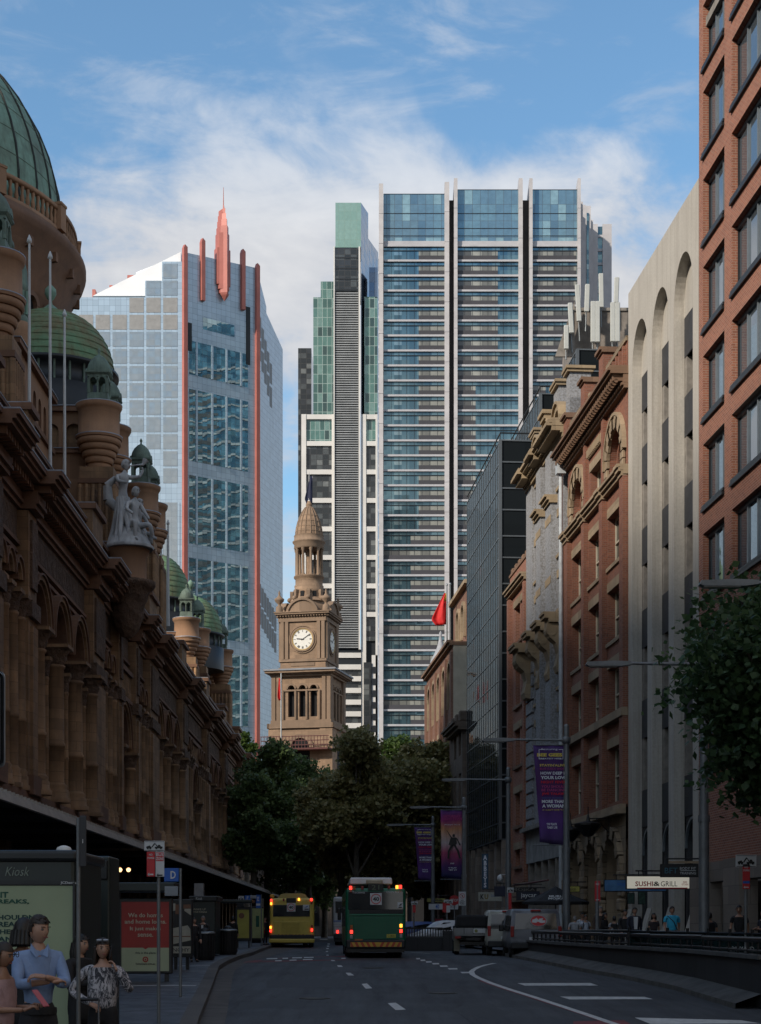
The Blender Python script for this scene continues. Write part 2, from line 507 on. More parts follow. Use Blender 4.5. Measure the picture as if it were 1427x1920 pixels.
KERBN = m_plain('kerb concrete', (.10, .095, .085), .9, 0, .35, 2.5, bump=.3)
GUTT = m_plain('gutter concrete', (.075, .068, .062), .9, 0, .35, 1.5, bump=.2)
PAINT = m_plain('road paint white', (.50, .50, .48), .7, 0, .28, 7)
PAINTR = m_plain('road paint red', (.17, .035, .04), .8, 0, .3, 5)
GROUND = m_plain('bare ground', (.05, .05, .052), .95, 0, .3, .3)
mb = MB()
ys = [-900, -40, 0, 10, 20, 30, 35, 40, 45, 50, 55, 60, 63, 66, 75, 94, 120, 150, 220, 600, 3000]
for a, b_ in zip(ys, ys[1:]):
 mb.quad((-2500, a, gz(a) - .06), (2500, a, gz(a) - .06), (2500, b_, gz(b_) - .06), (-2500, b_, gz(b_) - .06), GROUND)
tag(mb.build('ground'), kind='structure')
# road: a strip from the left gutter to beyond the barrier wall
def strip(name, left, right, dz, mat, ys_, kind='structure', fz=None):
 m = MB()
 for a, b_ in zip(ys_, ys_[1:]):
  za, zb = (fz(a), fz(b_)) if fz else (gz(a) + dz, gz(b_) + dz)
  m.quad((left(a), a, za), (right(a), a, za), (right(b_), b_, zb), (left(b_), b_, zb), mat)
 return tag(m.build(name), kind=kind)
def interp(pts):
 def f(Y):
  if Y <= pts[0][0]: return pts[0][1]
  for (a, xa), (b, xb) in zip(pts, pts[1:]):
   if Y <= b: return xa + (xb - xa) * (Y - a) / (b - a)
  return pts[-1][1]
 return f
kerb_px = [(345, 2000), (372, 1914), (404, 1833), (410, 1814), (437, 1798), (470, 1789), (503, 1775)]
kp = [G(x, y, .10) for x, y in kerb_px]
KL = interp([(-30, kp[0].x)] + [(p.y, p.x) for p in kp] + [(140, kp[-1].x + .3), (150, -9), (230, -9)])
gut_px = [(395, 2000), (425, 1904), (437, 1826), (443, 1814), (470, 1803), (520, 1790)]
gp_ = [G(x, y) for x, y in gut_px]
GL = interp([(-30, gp_[0].x)] + [(p.y, p.x) for p in gp_] + [(140, kp[-1].x + .8), (240, -8)])
RY = [-30, 0, 10, 16, 20, 24, 28, 30, 32, 35, 38, 40, 43, 46, 50, 55, 60, 66, 72, 80, 94, 110, 130, 150, 180]
strip('road', lambda y: GL(y), lambda y: 14.0 if y < 60 else 11.5, 0.0, ASPH, RY)
strip('gutter', lambda y: KL(y), lambda y: GL(y), 0.004, GUTT, RY)
# kerb stones: a raised band with a top and a face, footpath behind it
m = MB()
for a, b_ in zip(RY, RY[1:]):
 for (l0, l1, zz, mt) in ((-.32, 0, .15, KERBS),):
  p = [(KL(a) + l0, a, gz(a) + zz), (KL(a) + l1, a, gz(a) + zz), (KL(b_) + l1, b_, gz(b_) + zz), (KL(b_) + l0, b_, gz(b_) + zz)]
  m.quad(*p, mt)
 m.quad((KL(a), a, gz(a) - .05), (KL(a), a, gz(a) + .15), (KL(b_), b_, gz(b_) + .15), (KL(b_), b_, gz(b_) - .05), KERBS)
tag(m.build('kerb'), kind='structure')
strip('footpath', lambda y: -24, lambda y: KL(y) - .32, .15, FLAG, RY)
# light paving bands across the left footpath
m = MB()
for (px0, py0, px1, py1, wd) in ((224, 1848, 368, 1848, .14), (322, 1811, 394, 1811, .12), (444, 1770, 478, 1770, .12)):
 a = G(px0, py0, .155); b_ = G(px1, py1, .155)
 yy = (a.y + b_.y) / 2
 m.quad((a.x, yy - wd * 1.6, gz(yy - wd * 1.6) + .155), (b_.x, yy - wd * 1.6, gz(yy - wd * 1.6) + .155), (b_.x, yy + wd * 1.6, gz(yy + wd * 1.6) + .155), (a.x, yy + wd * 1.6, gz(yy + wd * 1.6) + .155), m_plain('tactile strip', (.3, .3, .3), .6, 0, .1) if px0 == 224 else m.mats[0])
tag(m.build('footpath_band'), kind='structure')
# right side: service lane and footpath behind the barrier
WALLP = interp([(p.y, p.x) for p in [G(x, y) for x, y in ((1427, 1900), (1306, 1862), (1122, 1829), (1000, 1808), (937, 1797))]])
def rfz(y): return max(gz(y), .72) + .10
strip('right_footpath', lambda y: 7.4 + 1.6 - .0808 * y + 3.2 if y > 66 else WALLP(y) + .8, lambda y: 30, .1, FLAG, [20, 32, 38, 45, 50, 60, 66, 75, 94, 120, 150], fz=rfz)
# road markings
m = MB()
def mark(quadpx, mat=PAINT, dz=.008):
 pts = [tuple(G(x, y, dz)) for x, y in quadpx]
 m.quad(*pts, mat)
for q in ([(727, 1881), (742, 1880), (761, 1893), (742, 1894)], [(678, 1845), (688, 1844), (698, 1853), (686, 1854)], [(648, 1824), (657, 1824), (664, 1829), (653, 1829)],
  [(632, 1810), (640, 1810), (643, 1813), (634, 1813)], [(620, 1800), (626, 1800), (629, 1802), (622, 1802)]):
 mark(q)
for cx_, cy_, ww in ((874, 1823.5, 11), (849, 1816.5, 9.5), (832, 1811.5, 8), (817, 1807, 7), (804, 1803.5, 6), (793, 1800.5, 5), (784, 1797.5, 4)):
 mark([(cx_ - ww, cy_ - 1.1), (cx_ + ww * .8, cy_ - 1.3), (cx_ + ww, cy_ + 1.1), (cx_ - ww * .7, cy_ + 1.4)])
def ribbon(pts, wd, mat, dz=.008):
 g = [G(x, y, dz) for x, y in pts]
 for i in range(len(g) - 1):
  a, b_ = g[i], g[i + 1]
  def off(i_):
   p0, p1 = g[max(i_ - 1, 0)], g[min(i_ + 1, len(g) - 1)]
   d = (p1 - p0); d.z = 0; d.normalize(); return Vector((d.y, -d.x, 0)) * wd / 2
  oa, ob = off(i), off(i + 1)
  m.quad(tuple(a - oa), tuple(a + oa), tuple(b_ + ob), tuple(b_ - ob), mat)
curve = [(928, 1806), (912, 1809), (898, 1813), (888, 1818), (884, 1822), (886, 1827), (896, 1833), (920, 1843), (955, 1855), (1000, 1869), (1055, 1887), (1100, 1902), (1150, 1919), (1190, 1933)]
ribbon(curve, .17, PAINT)
ribbon([(900, 1838), (940, 1852), (985, 1866), (1040, 1884), (1090, 1900), (1140, 1917)], .16, PAINTR, .006)
ribbon([(770, 1786), (806, 1787.5)], .2, PAINT)
for q in ([(970, 1843.5), (1107, 1843), (1122, 1848), (984, 1848)], [(1050, 1868.5), (1208, 1869), (1225, 1873.5), (1068, 1874)], [(1190, 1908), (1390, 1913), (1427, 1919), (1220, 1920)],
  [(614, 1761), (600, 1761), (600, 1762), (614, 1762)]):
 mark(q)
mark([(1075, 1915), (1170, 1913), (1200, 1930), (1075, 1930)], PAINTR, .005)
mark([(458, 1803), (520, 1796.5), (648, 1792), (648, 1799), (520, 1804), (458, 1806)][:1] + [(520, 1796.5), (648, 1792), (648, 1800)], PAINTR, .005)
mark([(456, 1805), (470, 1801), (648, 1793), (648, 1800)], PAINTR, .005)
for x0, x1, yy in ((500, 520, 1797.6), (530, 540, 1797), (548, 566, 1796), (570, 588, 1795.4), (516, 528, 1801.5), (543, 556, 1800.4), (568, 586, 1799.3), (640, 648, 1797)):
 mark([(x0, yy - .8), (x1, yy - 1.2), (x1, yy + .5), (x0, yy + .9)])
for x0, yy in ((612, 1791), (611, 1784), (612, 1778.5), (613, 1774), (614, 1770)):
 mark([(x0, yy - .8), (x0 + 4, yy - .8), (x0 + 4.5, yy + .8), (x0, yy + .8)])
tag(m.build('road_markings'), kind='structure')
# asphalt patches and service covers
PT1 = m_plain('older asphalt patch', (.022, .023, .026), .7, 0, .3, 9); IRON = m_plain('cast iron cover', (.03, .028, .027), .5, .4, .4, 20)
m = MB()
for q in ([(500, 1838), (640, 1836), (652, 1850), (500, 1853)], [(560, 1812), (604, 1811), (600, 1830), (548, 1832)], [(770, 1832), (860, 1845), (850, 1852), (758, 1838)], [(880, 1880), (960, 1898), (930, 1912), (850, 1893)], [(450, 1880), (560, 1872), (566, 1884), (445, 1894)]):
 mark(q, PT1, .003)
tag(m.build('road_patch'), kind='structure')
for i, (x, y, lb) in enumerate(((590, 1872, 'round iron cover in the near lane, left of the dashed line'), (700, 1815, 'round iron cover in the middle lane behind the green bus'), (830, 1862, 'round iron cover near the curved white line'))):
 c = G(x, y, .004); e = empty('manhole_cover', tuple(c), 0, lb, 'manhole cover', 'iron covers in the road')
 m = MB(); m.cyl((0, 0, -.02), (0, 0, .004), .31, None, 20, IRON); m.build('lid', e); m = MB(); m.arch_ring(0, 0, .32, .37, 0, .01, KERBN, 20, 0, 2 * math.pi); o = m.build('rim', e); o.rotation_euler = (R(90), 0, 0)
# ================================================================ right-hand street wall
RU = Vector((-.0808, 1, 0)).normalized()
RANG = math.atan2(RU.y, RU.x)
R0 = Vector((16.5, 0, 0))
def rY(px): return 52800.0 / (px - 455)
def rz(px, py): return CAMZ + (1742 - py) * rY(px) / F
def rs(Y): return Y * 1.00326
def rbuild(name, s0, z0, label, cat):
 p = R0 + RU * s0
 e = empty(name, (p.x, p.y, z0), RANG, label, cat)
 return e
# local frame: x along the street away from the camera, y out over the footpath, z up (z0 = ground)
ZR = .80
BRICKA = m_brick('orange red brick', (.33, .12, .068), (.22, .075, .045), (.36, .26, .20), .25, .086, .85, .12, .010)
CONC = m_stone('pale board marked concrete', (.46, .43, .38), (.30, .27, .23), 3.4, 3.6, .85, .01, .35, .2, .8)
def conc_streak():
 b = NB('weathered pale concrete')
 f = b.noise(12, 5, .65); s1 = b.noise(2.2, 6, .65, sc3=(2.5, 2.5, .09)); s2 = b.noise(.5, 5, .6)
 c = b.mix(b.ramp(f, .3, .7), (.40, .375, .33), (.50, .47, .415))
 c = b.mix(b.ramp(s1, .48, .72, 0, .6), c, (.25, .22, .185))
 c = b.mix(b.ramp(s2, .4, .75, 0, .4), c, (.31, .285, .25))
 b.set(c, .88, 0, .3); b.bump(f, .3, .01); return b.mat
CONC = conc_streak()
CONCD = m_plain('charcoal spandrel', (.035, .036, .040), .7, 0, .25, 3)
CONCR = m_plain('raw grey concrete', (.22, .20, .175), .9, 0, .3, 2.5, bump=.2)
GLB = m_glass('blue office glass', (.16, .20, .24), .03, .6, 1.2, 3.2, wave=.03, wavescale=.35, tilt=.012, spec=.9)
ALU = m_plain('grey aluminium', (.22, .25, .27), .4, .5, .08, 5)
ALUD = m_plain('dark aluminium', (.02, .022, .024), .45, .3, .1, 5)
# ---- A: orange brick office block
s0 = rs(38.0); s1 = rs(61.7)
A = rbuild('brick_office_block', s0, ZR, 'orange brick office block with wide recessed windows, at the right edge behind the tree', 'building')
Lx = lambda Y: rs(Y) - s0
zs_ = []
mbw = MB()
sill = [CAMZ + (1742 - y) * rY(1330) / F - ZR for y in (-57, 109, 273, 440, 606, 775, 943, 1113, 1280, 1440)]
sill.reverse()   # ascending
fl = 3.165
zt = 34
# bays: pilasters front [61.7..60.95], window bay ..., next pilaster
bays = []
yb = 61.7
# left bay 1330..1358 -> Y 60.3..58.4 ; second bay from 1384 -> 56.8 ..; regular pitch afterwards
edges = [(58.44, 61.16), (53.2, 57.58), (47.9, 52.2), (42.6, 46.8)]
ops = []
lowz = 4.6
sills = [s for s in sill if s > lowz] + [sill[-1] + fl * k for k in (1,)]
for (ya, yb_) in edges:
 for zz in sills:
  ops.append((Lx(ya), Lx(yb_), zz, zz + 2.28))
mbw.wall(0, Lx(61.7), lowz - 1.2, zt, ops, 0, .40, BRICKA, BRICKA)
mbw.box(Lx(61.69), Lx(61.7), -16, 0, lowz - 1.2, zt, BRICKA)
mbw.box(0, .01, -16, 0, 0, zt, BRICKA)
mbw.build('wall', A)
# ground floor: sandstone piers and glass
STONEG = m_stone('tan stone cladding', (.24, .20, .165), (.12, .10, .08), 1.6, .62, .8, .012, .3)
mg = MB()
for (ya, yb_) in ((59.8, 61.7), (55.6, 57.4), (50.4, 52.4), (45, 47.5), (38, 42.5)):
 mg.box(Lx(ya), Lx(yb_), -.3, .34, 0, lowz - 1.21, STONEG)
mg.box(0, Lx(61.7), -.5, .12, lowz - 1.9, lowz - 1.21, STONEG)
mg.build('stone_pier_base', A)
mg = MB(); mg.box(0, Lx(61.6), -1.2, -1.0, 0, lowz - 1.9, WINDARK)
for k in range(9): mg.box(2.4 * k, 2.4 * k + .08, -1.0, -.94, 0, lowz - 1.9, ALUD)
mg.build('shop_window', A)
for (ya, yb_) in edges:
 xa, xb = Lx(ya), Lx(yb_)
 for zz in sills:
  w_ = MB()
  w_.quad((xa, -.27, zz), (xb, -.27, zz), (xb, -.27, zz + 2.28), (xa, -.27, zz + 2.28), GLB)
  fm = MB()
  fm.box(xa, xb, -.30, -.20, zz + 2.16, zz + 2.28, ALU)
  fm.box(xa, xb, -.30, .06, zz - .02, zz + .07, ALUD)
  fm.box(xa + .002, xb - .002, -.3, .10, zz - .17, zz - .06, ALUD)
  nb = 3 if xb - xa < 3 else 4
  for k in range(1, nb):
   xx = xa + (xb - xa) * k / nb
   fm.box(xx - .03, xx + .03, -.27, -.21, zz + .07, zz + 2.16, ALU)
  fm.box(xa, xa + .05, -.27, -.21, zz + .07, zz + 2.16, ALUD); fm.box(xb - .05, xb, -.27, -.21, zz + .07, zz + 2.16, ALUD)
  wo = w_.build('window', A); fm.build('frame', wo)
mb = MB(); mb.box(.1, Lx(61.6), -15.9, -.1, zt - .6, zt - .3, CONCR); mb.build('roof', A)
# ---- B: pale concrete arcade block
s0 = rs(61.75); LB = rs(73.0) - s0
B = rbuild('concrete_arch_building', s0, ZR, 'pale concrete office building with three full height arched recesses', 'building')
Lx = lambda Y: rs(Y) - s0
bay = [(62.55, 65.3), (66.1, 68.78), (69.55, 72.25)]
topz = 29.0 - ZR
mw = MB()
ops = [(Lx(a), Lx(b_), 0.0, 27.15 - ZR, True, 1.25) for a, b_ in bay]
mw.wall(0, LB, 0, topz, ops, 0, .42, CONC, CONC, None, 24)
mw.box(0, LB, -.9, -.001, topz + .001, topz + .02, CONC)
mw.box(-.0, .02, -14, 0, 0, topz, CONC); mw.box(LB - .02, LB, -14, -.001, 0, topz, CONC)
# flared pier feet
for (a, b_) in ((61.75, 62.55), (65.3, 66.1), (68.78, 69.55), (72.25, 73.0)):
 xa, xb = Lx(a), Lx(b_)
 mw.prism([(xa, 0), (xb, 0), (xb, .9), (xa, .9)], .001, .32, CONC)
 mw.add([(xa, .32, .9), (xb, .32, .9), (xb, .02, 1.9), (xa, .02, 1.9), (xa, .001, .9), (xb, .001, .9)], [(0, 1, 2, 3), (0, 3, 4), (1, 5, 2)], CONC)
mw.build('wall', B)
lev = [(25.2, 23.7), (22.2, 20.65), (18.75, 17.2), (15.3, 13.7), (11.5, 9.9), (7.7, 6.15)]
for (a, b_) in bay:
 xa, xb = Lx(a) + .003, Lx(b_) - .003
 back = MB()
 back.quad((xa - .1, -.40, 25.2 - ZR), (xb + .1, -.40, 25.2 - ZR), (xb + .1, -.40, 27.3 - ZR), (xa - .1, -.40, 27.3 - ZR), CONC)
 # thin pale inner arch moulding
 r = (xb - xa) / 2
 back.build('arch_head_panel', B)
 for k, (zt_, zb_) in enumerate(lev):
  sp = MB(); sp.box(xa - .05, xb + .05, -.62, -.41, zb_ - ZR, zt_ - ZR, CONCD); sp.build('spandrel', B)
  if k < len(lev) - 1:
   z0_, z1_ = lev[k + 1][0] - ZR, zb_ - ZR
   wn = MB(); wn.quad((xa, -1.12, z0_), (xb - .3, -1.12, z0_), (xb - .3, -1.12, z1_), (xa, -1.12, z1_), WINDARK)
   wo = wn.build('window', B)
   rv = MB(); rv.box(xb - .30, xb + .05, -1.2, -.43, z0_, z1_, CONCR); rv.box(xa - .05, xa + .06, -1.2, -.44, z0_, z1_, CONCR); rv.box(xa - .05, xb, -1.2, -.46, z1_, z1_ + .02, CONCD)
   rv.box(xa, xb - .3, -1.15, -.50, z0_ - .01, z0_ + .03, CONCR)
   rv.build('frame', wo)
 dr = MB()
 dr.wall(xa, xb, 0, 6.15 - ZR, [(xa + .3, xb - .3, 0, 5.2, True)], -.46, .35, CONCD, CONCD, WINDARK)
 dr.arch_ring((xa + xb) / 2, 5.2 - (xb - xa - .6) / 2, (xb - xa - .6) / 2 - .02, (xb - xa - .6) / 2 + .09, -.45, -.36, ALU, 16)
 dr.build('arched_door', B)
mb = MB(); mb.box(.1, LB - .1, -13.9, -.95, topz - .6, topz - .3, CONCR); mb.build('roof', B)
tm = MB(); tm.box(0.03, LB - .03, -1.3, -1.25, 0, topz - .7, CONCD); tm.build('core_wall', B)
# ---- C: red brick warehouse with big stone arches
s0 = rs(73.05); LC = rs(86.6) - s0
C = rbuild('red_brick_warehouse', s0, ZR, 'red brick warehouse with two big stone arches and scalloped parapet above sandstone ground arches', 'building')
Lx = lambda Y: rs(Y) - s0
BRICKC = m_brick('deep red brick', (.29, .105, .058), (.19, .065, .038), (.24, .16, .12), .23, .086, .85, .28, .010)
TRIMC = m_stone('tan sandstone trim', (.36, .27, .175), (.15, .11, .07), 1.2, .6, .85, .008, .5, .4)
ROUGH = m_stone('rough sandstone', (.33, .25, .16), (.10, .07, .05), .95, .55, .9, .02, .6, .9)
SASH = m_plain('cream sash paint', (.50, .45, .35), .5, 0, .1)
WG = m_glass('old sash glass', (.012, .02, .02), .05, 0, .8, .9, [(0, (.01, .014, .014)), (.5, (.03, .05, .045)), (.85, (.10, .10, .09))], .6, spec=.8)
cb = [(73.75, 77.2), (77.95, 81.4), (82.05, 85.55)]
z_ = lambda v: v - ZR
rows = [(18.1, 20.35), (14.7, 17.0), (11.2, 13.55), (7.48, 9.95)]
mw = MB()
ops = []
for (a, b_) in cb:
 for (zb_, zt_) in rows: ops.append((Lx(a) + .62, Lx(b_) - .12, z_(zb_), z_(zt_)))
ops += [(Lx(73.95), Lx(76.75), z_(21.75), z_(23.95), True), (Lx(82.35), Lx(85.15), z_(21.75), z_(23.95), True), (Lx(78.6), Lx(80.9), z_(21.75), z_(23.5))]
mw.wall(0, LC, z_(7.1), z_(25.05), ops, 0, .42, BRICKC, BRICKC)
for (a, b_) in ((73.05, 73.72), (77.22, 77.93), (81.42, 82.03), (85.57, 86.6)):
 mw.box(Lx(a), Lx(b_), .002, .24, z_(7.2), z_(21.35), BRICKC)
 if a > 74 and a < 85: mw.box(Lx(a) + .1, Lx(b_) - .1, .002, .16, z_(21.9), z_(25.0), BRICKC)
mw.box(0, .02, -14, 0, 0, z_(26.5), BRICKC); mw.box(LC - .02, LC, -14, 0, 0, z_(26.5), BRICKC)
mw.box(0.02, LC - .02, -1.3, -1.2, 0, z_(25.9), DARK)
mw.build('wall', C)
# stone base with arches
mw = MB()
ops = [(Lx(73.9), Lx(76.9), 0, z_(5.85), True), (Lx(78.0), Lx(81.0), 0, z_(5.85), True), (Lx(82.1), Lx(85.1), 0, z_(5.85), True)]
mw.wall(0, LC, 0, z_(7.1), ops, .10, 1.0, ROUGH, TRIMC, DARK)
for (a, b_) in ((73.05, 73.9), (76.9, 78.0), (81.0, 82.1), (85.1, 86.6)):
 k = 0; zz = 0.0
 while zz < z_(4.2):
  mw.rbox(Lx(a) + .03, Lx(b_) - .03, .09, .30 + .05 * (k % 2), zz + .03, zz + .56, .06, ROUGH, 1); zz += .6; k += 1
for (a, b_) in ((73.9, 76.9), (78.0, 81.0), (82.1, 85.1)):
 r = (b_ - a) / 2 * 1.003; xc = Lx((a + b_) / 2); zc = z_(5.85) - r
 for q in range(9):
  a0 = math.pi * q / 9 + .02; mw.arch_ring(xc, zc, r * 1.0, r * 1.34, .09, .30 + .06 * (q % 2), ROUGH, 2, a0, math.pi * (q + 1) / 9 - .02)
mw.build('stone_base', C)
# trim: bands, string course, main cornice with brackets
mw = MB()
mw.box(-.02, LC, .004, .30, z_(11.0), z_(11.2) + .16, TRIMC); mw.box(-.02, LC, .101, .36, z_(7.0), z_(7.22), TRIMC); mw.box(-.02, LC, .10, .52, z_(6.8), z_(6.99), TRIMC)
def course(m_, x0, x1, z0, steps, mat):
 z = z0
 for (h, o) in steps: m_.box(x0, x1, -.01, o, z, z + h - .002, mat); z += h
course(mw, -.02, LC + .02, z_(21.35), [(.16, .22), (.14, .34), (.12, .44)], TRIMC)
for (a, b_) in ((77.15, 78.0), (81.36, 82.1), (85.5, 86.6), (73.05, 73.8)):
 course(mw, Lx(a), Lx(b_), z_(21.28), [(.18, .30), (.16, .42), (.15, .50)], TRIMC)
mw.build('string_course', C)
CORN = m_stone('brown painted cornice', (.22, .13, .08), (.09, .05, .03), 2, .6, .8, .004, .4)
mw = MB()
course(mw, -.05, LC + .1, z_(25.02), [(.12, .2), (.1, .3)], CORN)
mw.box(-.05, LC + .1, -.02, .22, z_(25.25), z_(25.62), CORN)
nb = 36
for k in range(nb):
 xx = .15 + (LC - .3) * k / (nb - 1)
 mw.box(xx - .08, xx + .08, .22, .66, z_(25.34), z_(25.6), CORN); mw.cyl((xx - .08, .5, z_(25.34)), (xx + .08, .5, z_(25.34)), .09, None, 8, CORN)
course(mw, -.08, LC + .12, z_(25.62), [(.12, .78), (.12, .90), (.1, .82)], CORN)
mw.build('cornice', C)
# parapet with piers, fins and U-shaped scallops
mw = MB()
pz = z_(25.96)
def scallop(xa, xb, zt0, zmid):
 pts = [(xa, pz)]
 n = 14
 for k in range(n + 1):
  t = k / n; x = xb + (xa - xb) * t
  zz = zmid + (zt0 - zmid) * (abs(2 * t - 1) ** 2.4); pts.append((x, zz))
 pts[0] = (xb, pz); pts2 = [(xa, pz), (xb, pz)] + pts[1:]
 mw.prism(pts2, -.25, .05, BRICKC)
 for k in range(1, n + 1):
  a, b_ = pts[k], pts[k + 1] if k + 1 < len(pts) else pts[k]
  if a != b_: mw.cyl((a[0], -.1, a[1]), (b_[0], -.1, b_[1]), .17, None, 6, ROUGH)
scallop(Lx(78.0), Lx(81.3), z_(27.3), z_(26.35))
for (a, b_) in ((73.05, 77.1), (82.2, 85.6)):
 mw.box(Lx(a), Lx(b_), -.25, .02, pz, z_(27.05), BRICKC)
 mw.box(Lx(a), Lx(b_), -.32, .10, z_(27.05) + .002, z_(27.25), ROUGH)
 n = 6
 for k in range(n):
  xx = Lx(a) + (Lx(b_) - Lx(a)) * (k + .5) / n
  mw.box(xx - .09, xx + .09, .02, .18, pz, z_(26.9), BRICKC)
for (a, b_, h) in ((77.1, 78.0, 27.9), (81.3, 82.2, 27.9), (85.6, 86.6, 27.5)):
 mw.box(Lx(a), Lx(b_), -.6, .22, pz, z_(h), BRICKC)
 course(mw, Lx(a) - .1, Lx(b_) + .1, z_(h), [(.1, .30), (.14, .40)], CORN)
 mw.box(Lx(a) - .1, Lx(b_) + .1, -.7, -.01, z_(h), z_(h) + .24, CORN)
mw.build('parapet', C)
for (a, b_) in ((73.95, 76.75), (82.35, 85.15)):
 xa, xb = Lx(a), Lx(b_); r = (xb - xa) / 2; xc = (xa + xb) / 2; zc = z_(23.95) - r
 ar = MB()
 for q in range(13):
  ar.arch_ring(xc, zc, r - .02, r * 1.36, .003, .12 + .05 * (q % 2), TRIMC, 2, math.pi * q / 13 + .012, math.pi * (q + 1) / 13 - .012)
 ar.arch_ring(xc, zc, r * 1.36, r * 1.46, .003, .20, TRIMC, 18)
 for xx0, xx1 in ((xa - r * .36, xa + .02), (xb - .02, xb + r * .36)):
  for q in range(2): ar.rbox(xx0, xx1, .003, .16, z_(21.78) + .36 * q, z_(21.78) + .36 * q + .34, .03, TRIMC, 1)
 ar.build('stone_arch', C)
 wi = MB(); wi.box(xa - .1, xb + .1, -.44, -.40, z_(21.75), z_(23.97), WG)
 wo = wi.build('arched_window', C)
 fr = MB()
 for q in (-.33, .33): fr.box(xc + q * r - .05, xc + q * r + .05, -.40, -.33, z_(21.75), z_(23.85), BRICKC)
 fr.arch_ring(xc, zc, r * .86, r * 1.0, -.40, -.31, BRICKC, 16); fr.box(xa, xb, -.40, -.33, zc - .04, zc + .04, BRICKC)
 fr.build('frame', wo)
def sash(par, xa, xb, za, zb, ydepth, glass, paint, lintel=None, sillm=None, lx=(.0, .0), proud=.03):
 w_ = MB(); w_.quad((xa, ydepth, za), (xb, ydepth, za), (xb, ydepth, zb), (xa, ydepth, zb), glass)
 wo = w_.build('window', par)
 fr = MB(); t = .07
 fr.box(xa, xa + t, ydepth + .005, ydepth + .07, za, zb, paint); fr.box(xb - t, xb, ydepth + .005, ydepth + .07, za, zb, paint)
 fr.box(xa + t, xb - t, ydepth + .005, ydepth + .07, zb - t, zb, paint); fr.box(xa + t, xb - t, ydepth + .005, ydepth + .08, (za + zb) / 2 - .04, (za + zb) / 2 + .04, paint)
 fr.box(xa + t, xb - t, ydepth + .005, ydepth + .07, za, za + t, paint)
 if xb - xa > 1.5:
  xm = (xa + xb) / 2; fr.box(xm - .05, xm + .05, ydepth + .006, ydepth + .09, za + t, zb - t, paint)
 fr.build('frame', wo)
 if sillm:
  sl = MB(); sl.box(xa - lx[0], xb + lx[1], -.02, proud + .06, za - .17, za - .002, sillm); sl.build('sill', wo)
 if lintel:
  sl = MB(); sl.box(xa - lx[0], xb + lx[1], -.02, proud, zb + .002, zb + .42, lintel); sl.build('lintel', wo)
for (a, b_) in cb:
 for (zb_, zt_) in rows:
  xa, xb = Lx(a) + .62, Lx(b_) - .12
  sash(C, xa, xb, z_(zb_), z_(zt_), -.40, WG, SASH, TRIMC, TRIMC if zb_ > 8 and zb_ != 11.2 else None, (.55, .1))
  jm = MB(); jm.box(xa - .36, xa - .003, -.30, .03, z_(zb_), z_(zt_) - .002, TRIMC); jm.build('stone_jamb', C)
sash(C, Lx(78.6), Lx(80.9), z_(21.75), z_(23.5), -.40, WG, SASH, TRIMC, None, (.2, .2))
# dentil panel above the middle window
mw = MB(); mw.box(Lx(78.2), Lx(81.2), .003, .08, z_(24.15), z_(24.62), TRIMC)
for k in range(12): mw.box(Lx(78.3) + .25 * k, Lx(78.3) + .25 * k + .13, .08, .16, z_(24.2), z_(24.56), TRIMC)
mw.build('dentil_panel', C)
# downpipe at the far edge
dp = MB(); dp.cyl((LC - .05, .36, 0.2), (LC - .05, .36, z_(24.9)), .11, None, 10, m_plain('pale pipe paint', (.42, .45, .47), .5, 0, .2, 3)); dp.box(LC - .3, LC + .2, .15, .6, z_(24.9), z_(25.4), dp.mats[0]); dp.build('downpipe', C)
# hanging lanterns
for Yl in (75.4, 79.5, 83.6):
 x = Lx(Yl) ; ln = MB()
 ln.lathe(x, 1.25, [(.02, z_(6.95)), (.06, z_(6.8)), (.10, z_(6.62)), (.62, z_(6.50)), (.62, z_(6.42)), (.20, z_(5.95)), (.02, z_(5.90))], 8, BLACK, False)
 ln.cyl((x, 1.25, z_(6.9)), (x, 1.25, z_(7.25)), .025, None, 6, BLACK)
 lo = ln.build('lantern', C)
 br = MB(); br.cyl((x, .3, z_(6.75)), (x, 1.25, z_(6.72)), .025, None, 6, BLACK); br.cyl((x, .3, z_(6.1)), (x, .9, z_(6.7)), .02, None, 6, BLACK); br.cyl((x, .32, z_(5.95)), (x, .32, z_(6.8)), .025, None, 6, BLACK)
 br.build('bracket', lo)
mb = MB(); mb.box(.1, LC - .1, -13.9, -.4, z_(25.9), z_(25.95), CONCR); mb.build('roof', C)
# ---- D: grey painted brick building with tan trim
s0 = rs(87.1); LD = rs(98.6) - s0
D = rbuild('painted_brick_building', s0, ZR, 'grey painted brick building with tan cornices, scroll brackets and curved gables', 'building')
Lx = lambda Y: rs(Y) - s0
BRICKD = m_brick('peeling grey painted brick', (.30, .29, .28), (.20, .195, .19), (.14, .13, .125), .24, .086, .85, .35, .011, paint=(.36, .375, .40))
TRIMD = m_stone('ochre stone trim', (.36, .27, .165), (.15, .11, .07), 1.0, .6, .85, .006, .45)
d_rows = [(24.9, 26.7), (21.4, 23.4), (18.55, 20.2), (14.5, 16.1), (11.0, 13.2)]
d_win = [(87.5, 89.3), (91.3, 92.2), (94.2, 96.3)]
mw = MB(); ops = []
for (zb_, zt_) in d_rows:
 for j, (a, b_) in enumerate(d_win):
  if j == 1 and zb_ in (24.9,): ops.append((Lx(91.0), Lx(92.6), z_(24.4), z_(26.9), True))
  else: ops.append((Lx(a), Lx(b_), z_(zb_), z_(zt_)))
ops.sort()
mw.wall(0, LD, z_(7.4), z_(27.3), ops, 0, .45, BRICKD, BRICKD, WINDARK)
for (a, b_) in ((89.5, 91.1), (92.6, 94.0)):
 mw.box(Lx(a), Lx(b_), .002, .35, z_(7.4), z_(26.9), BRICKD)
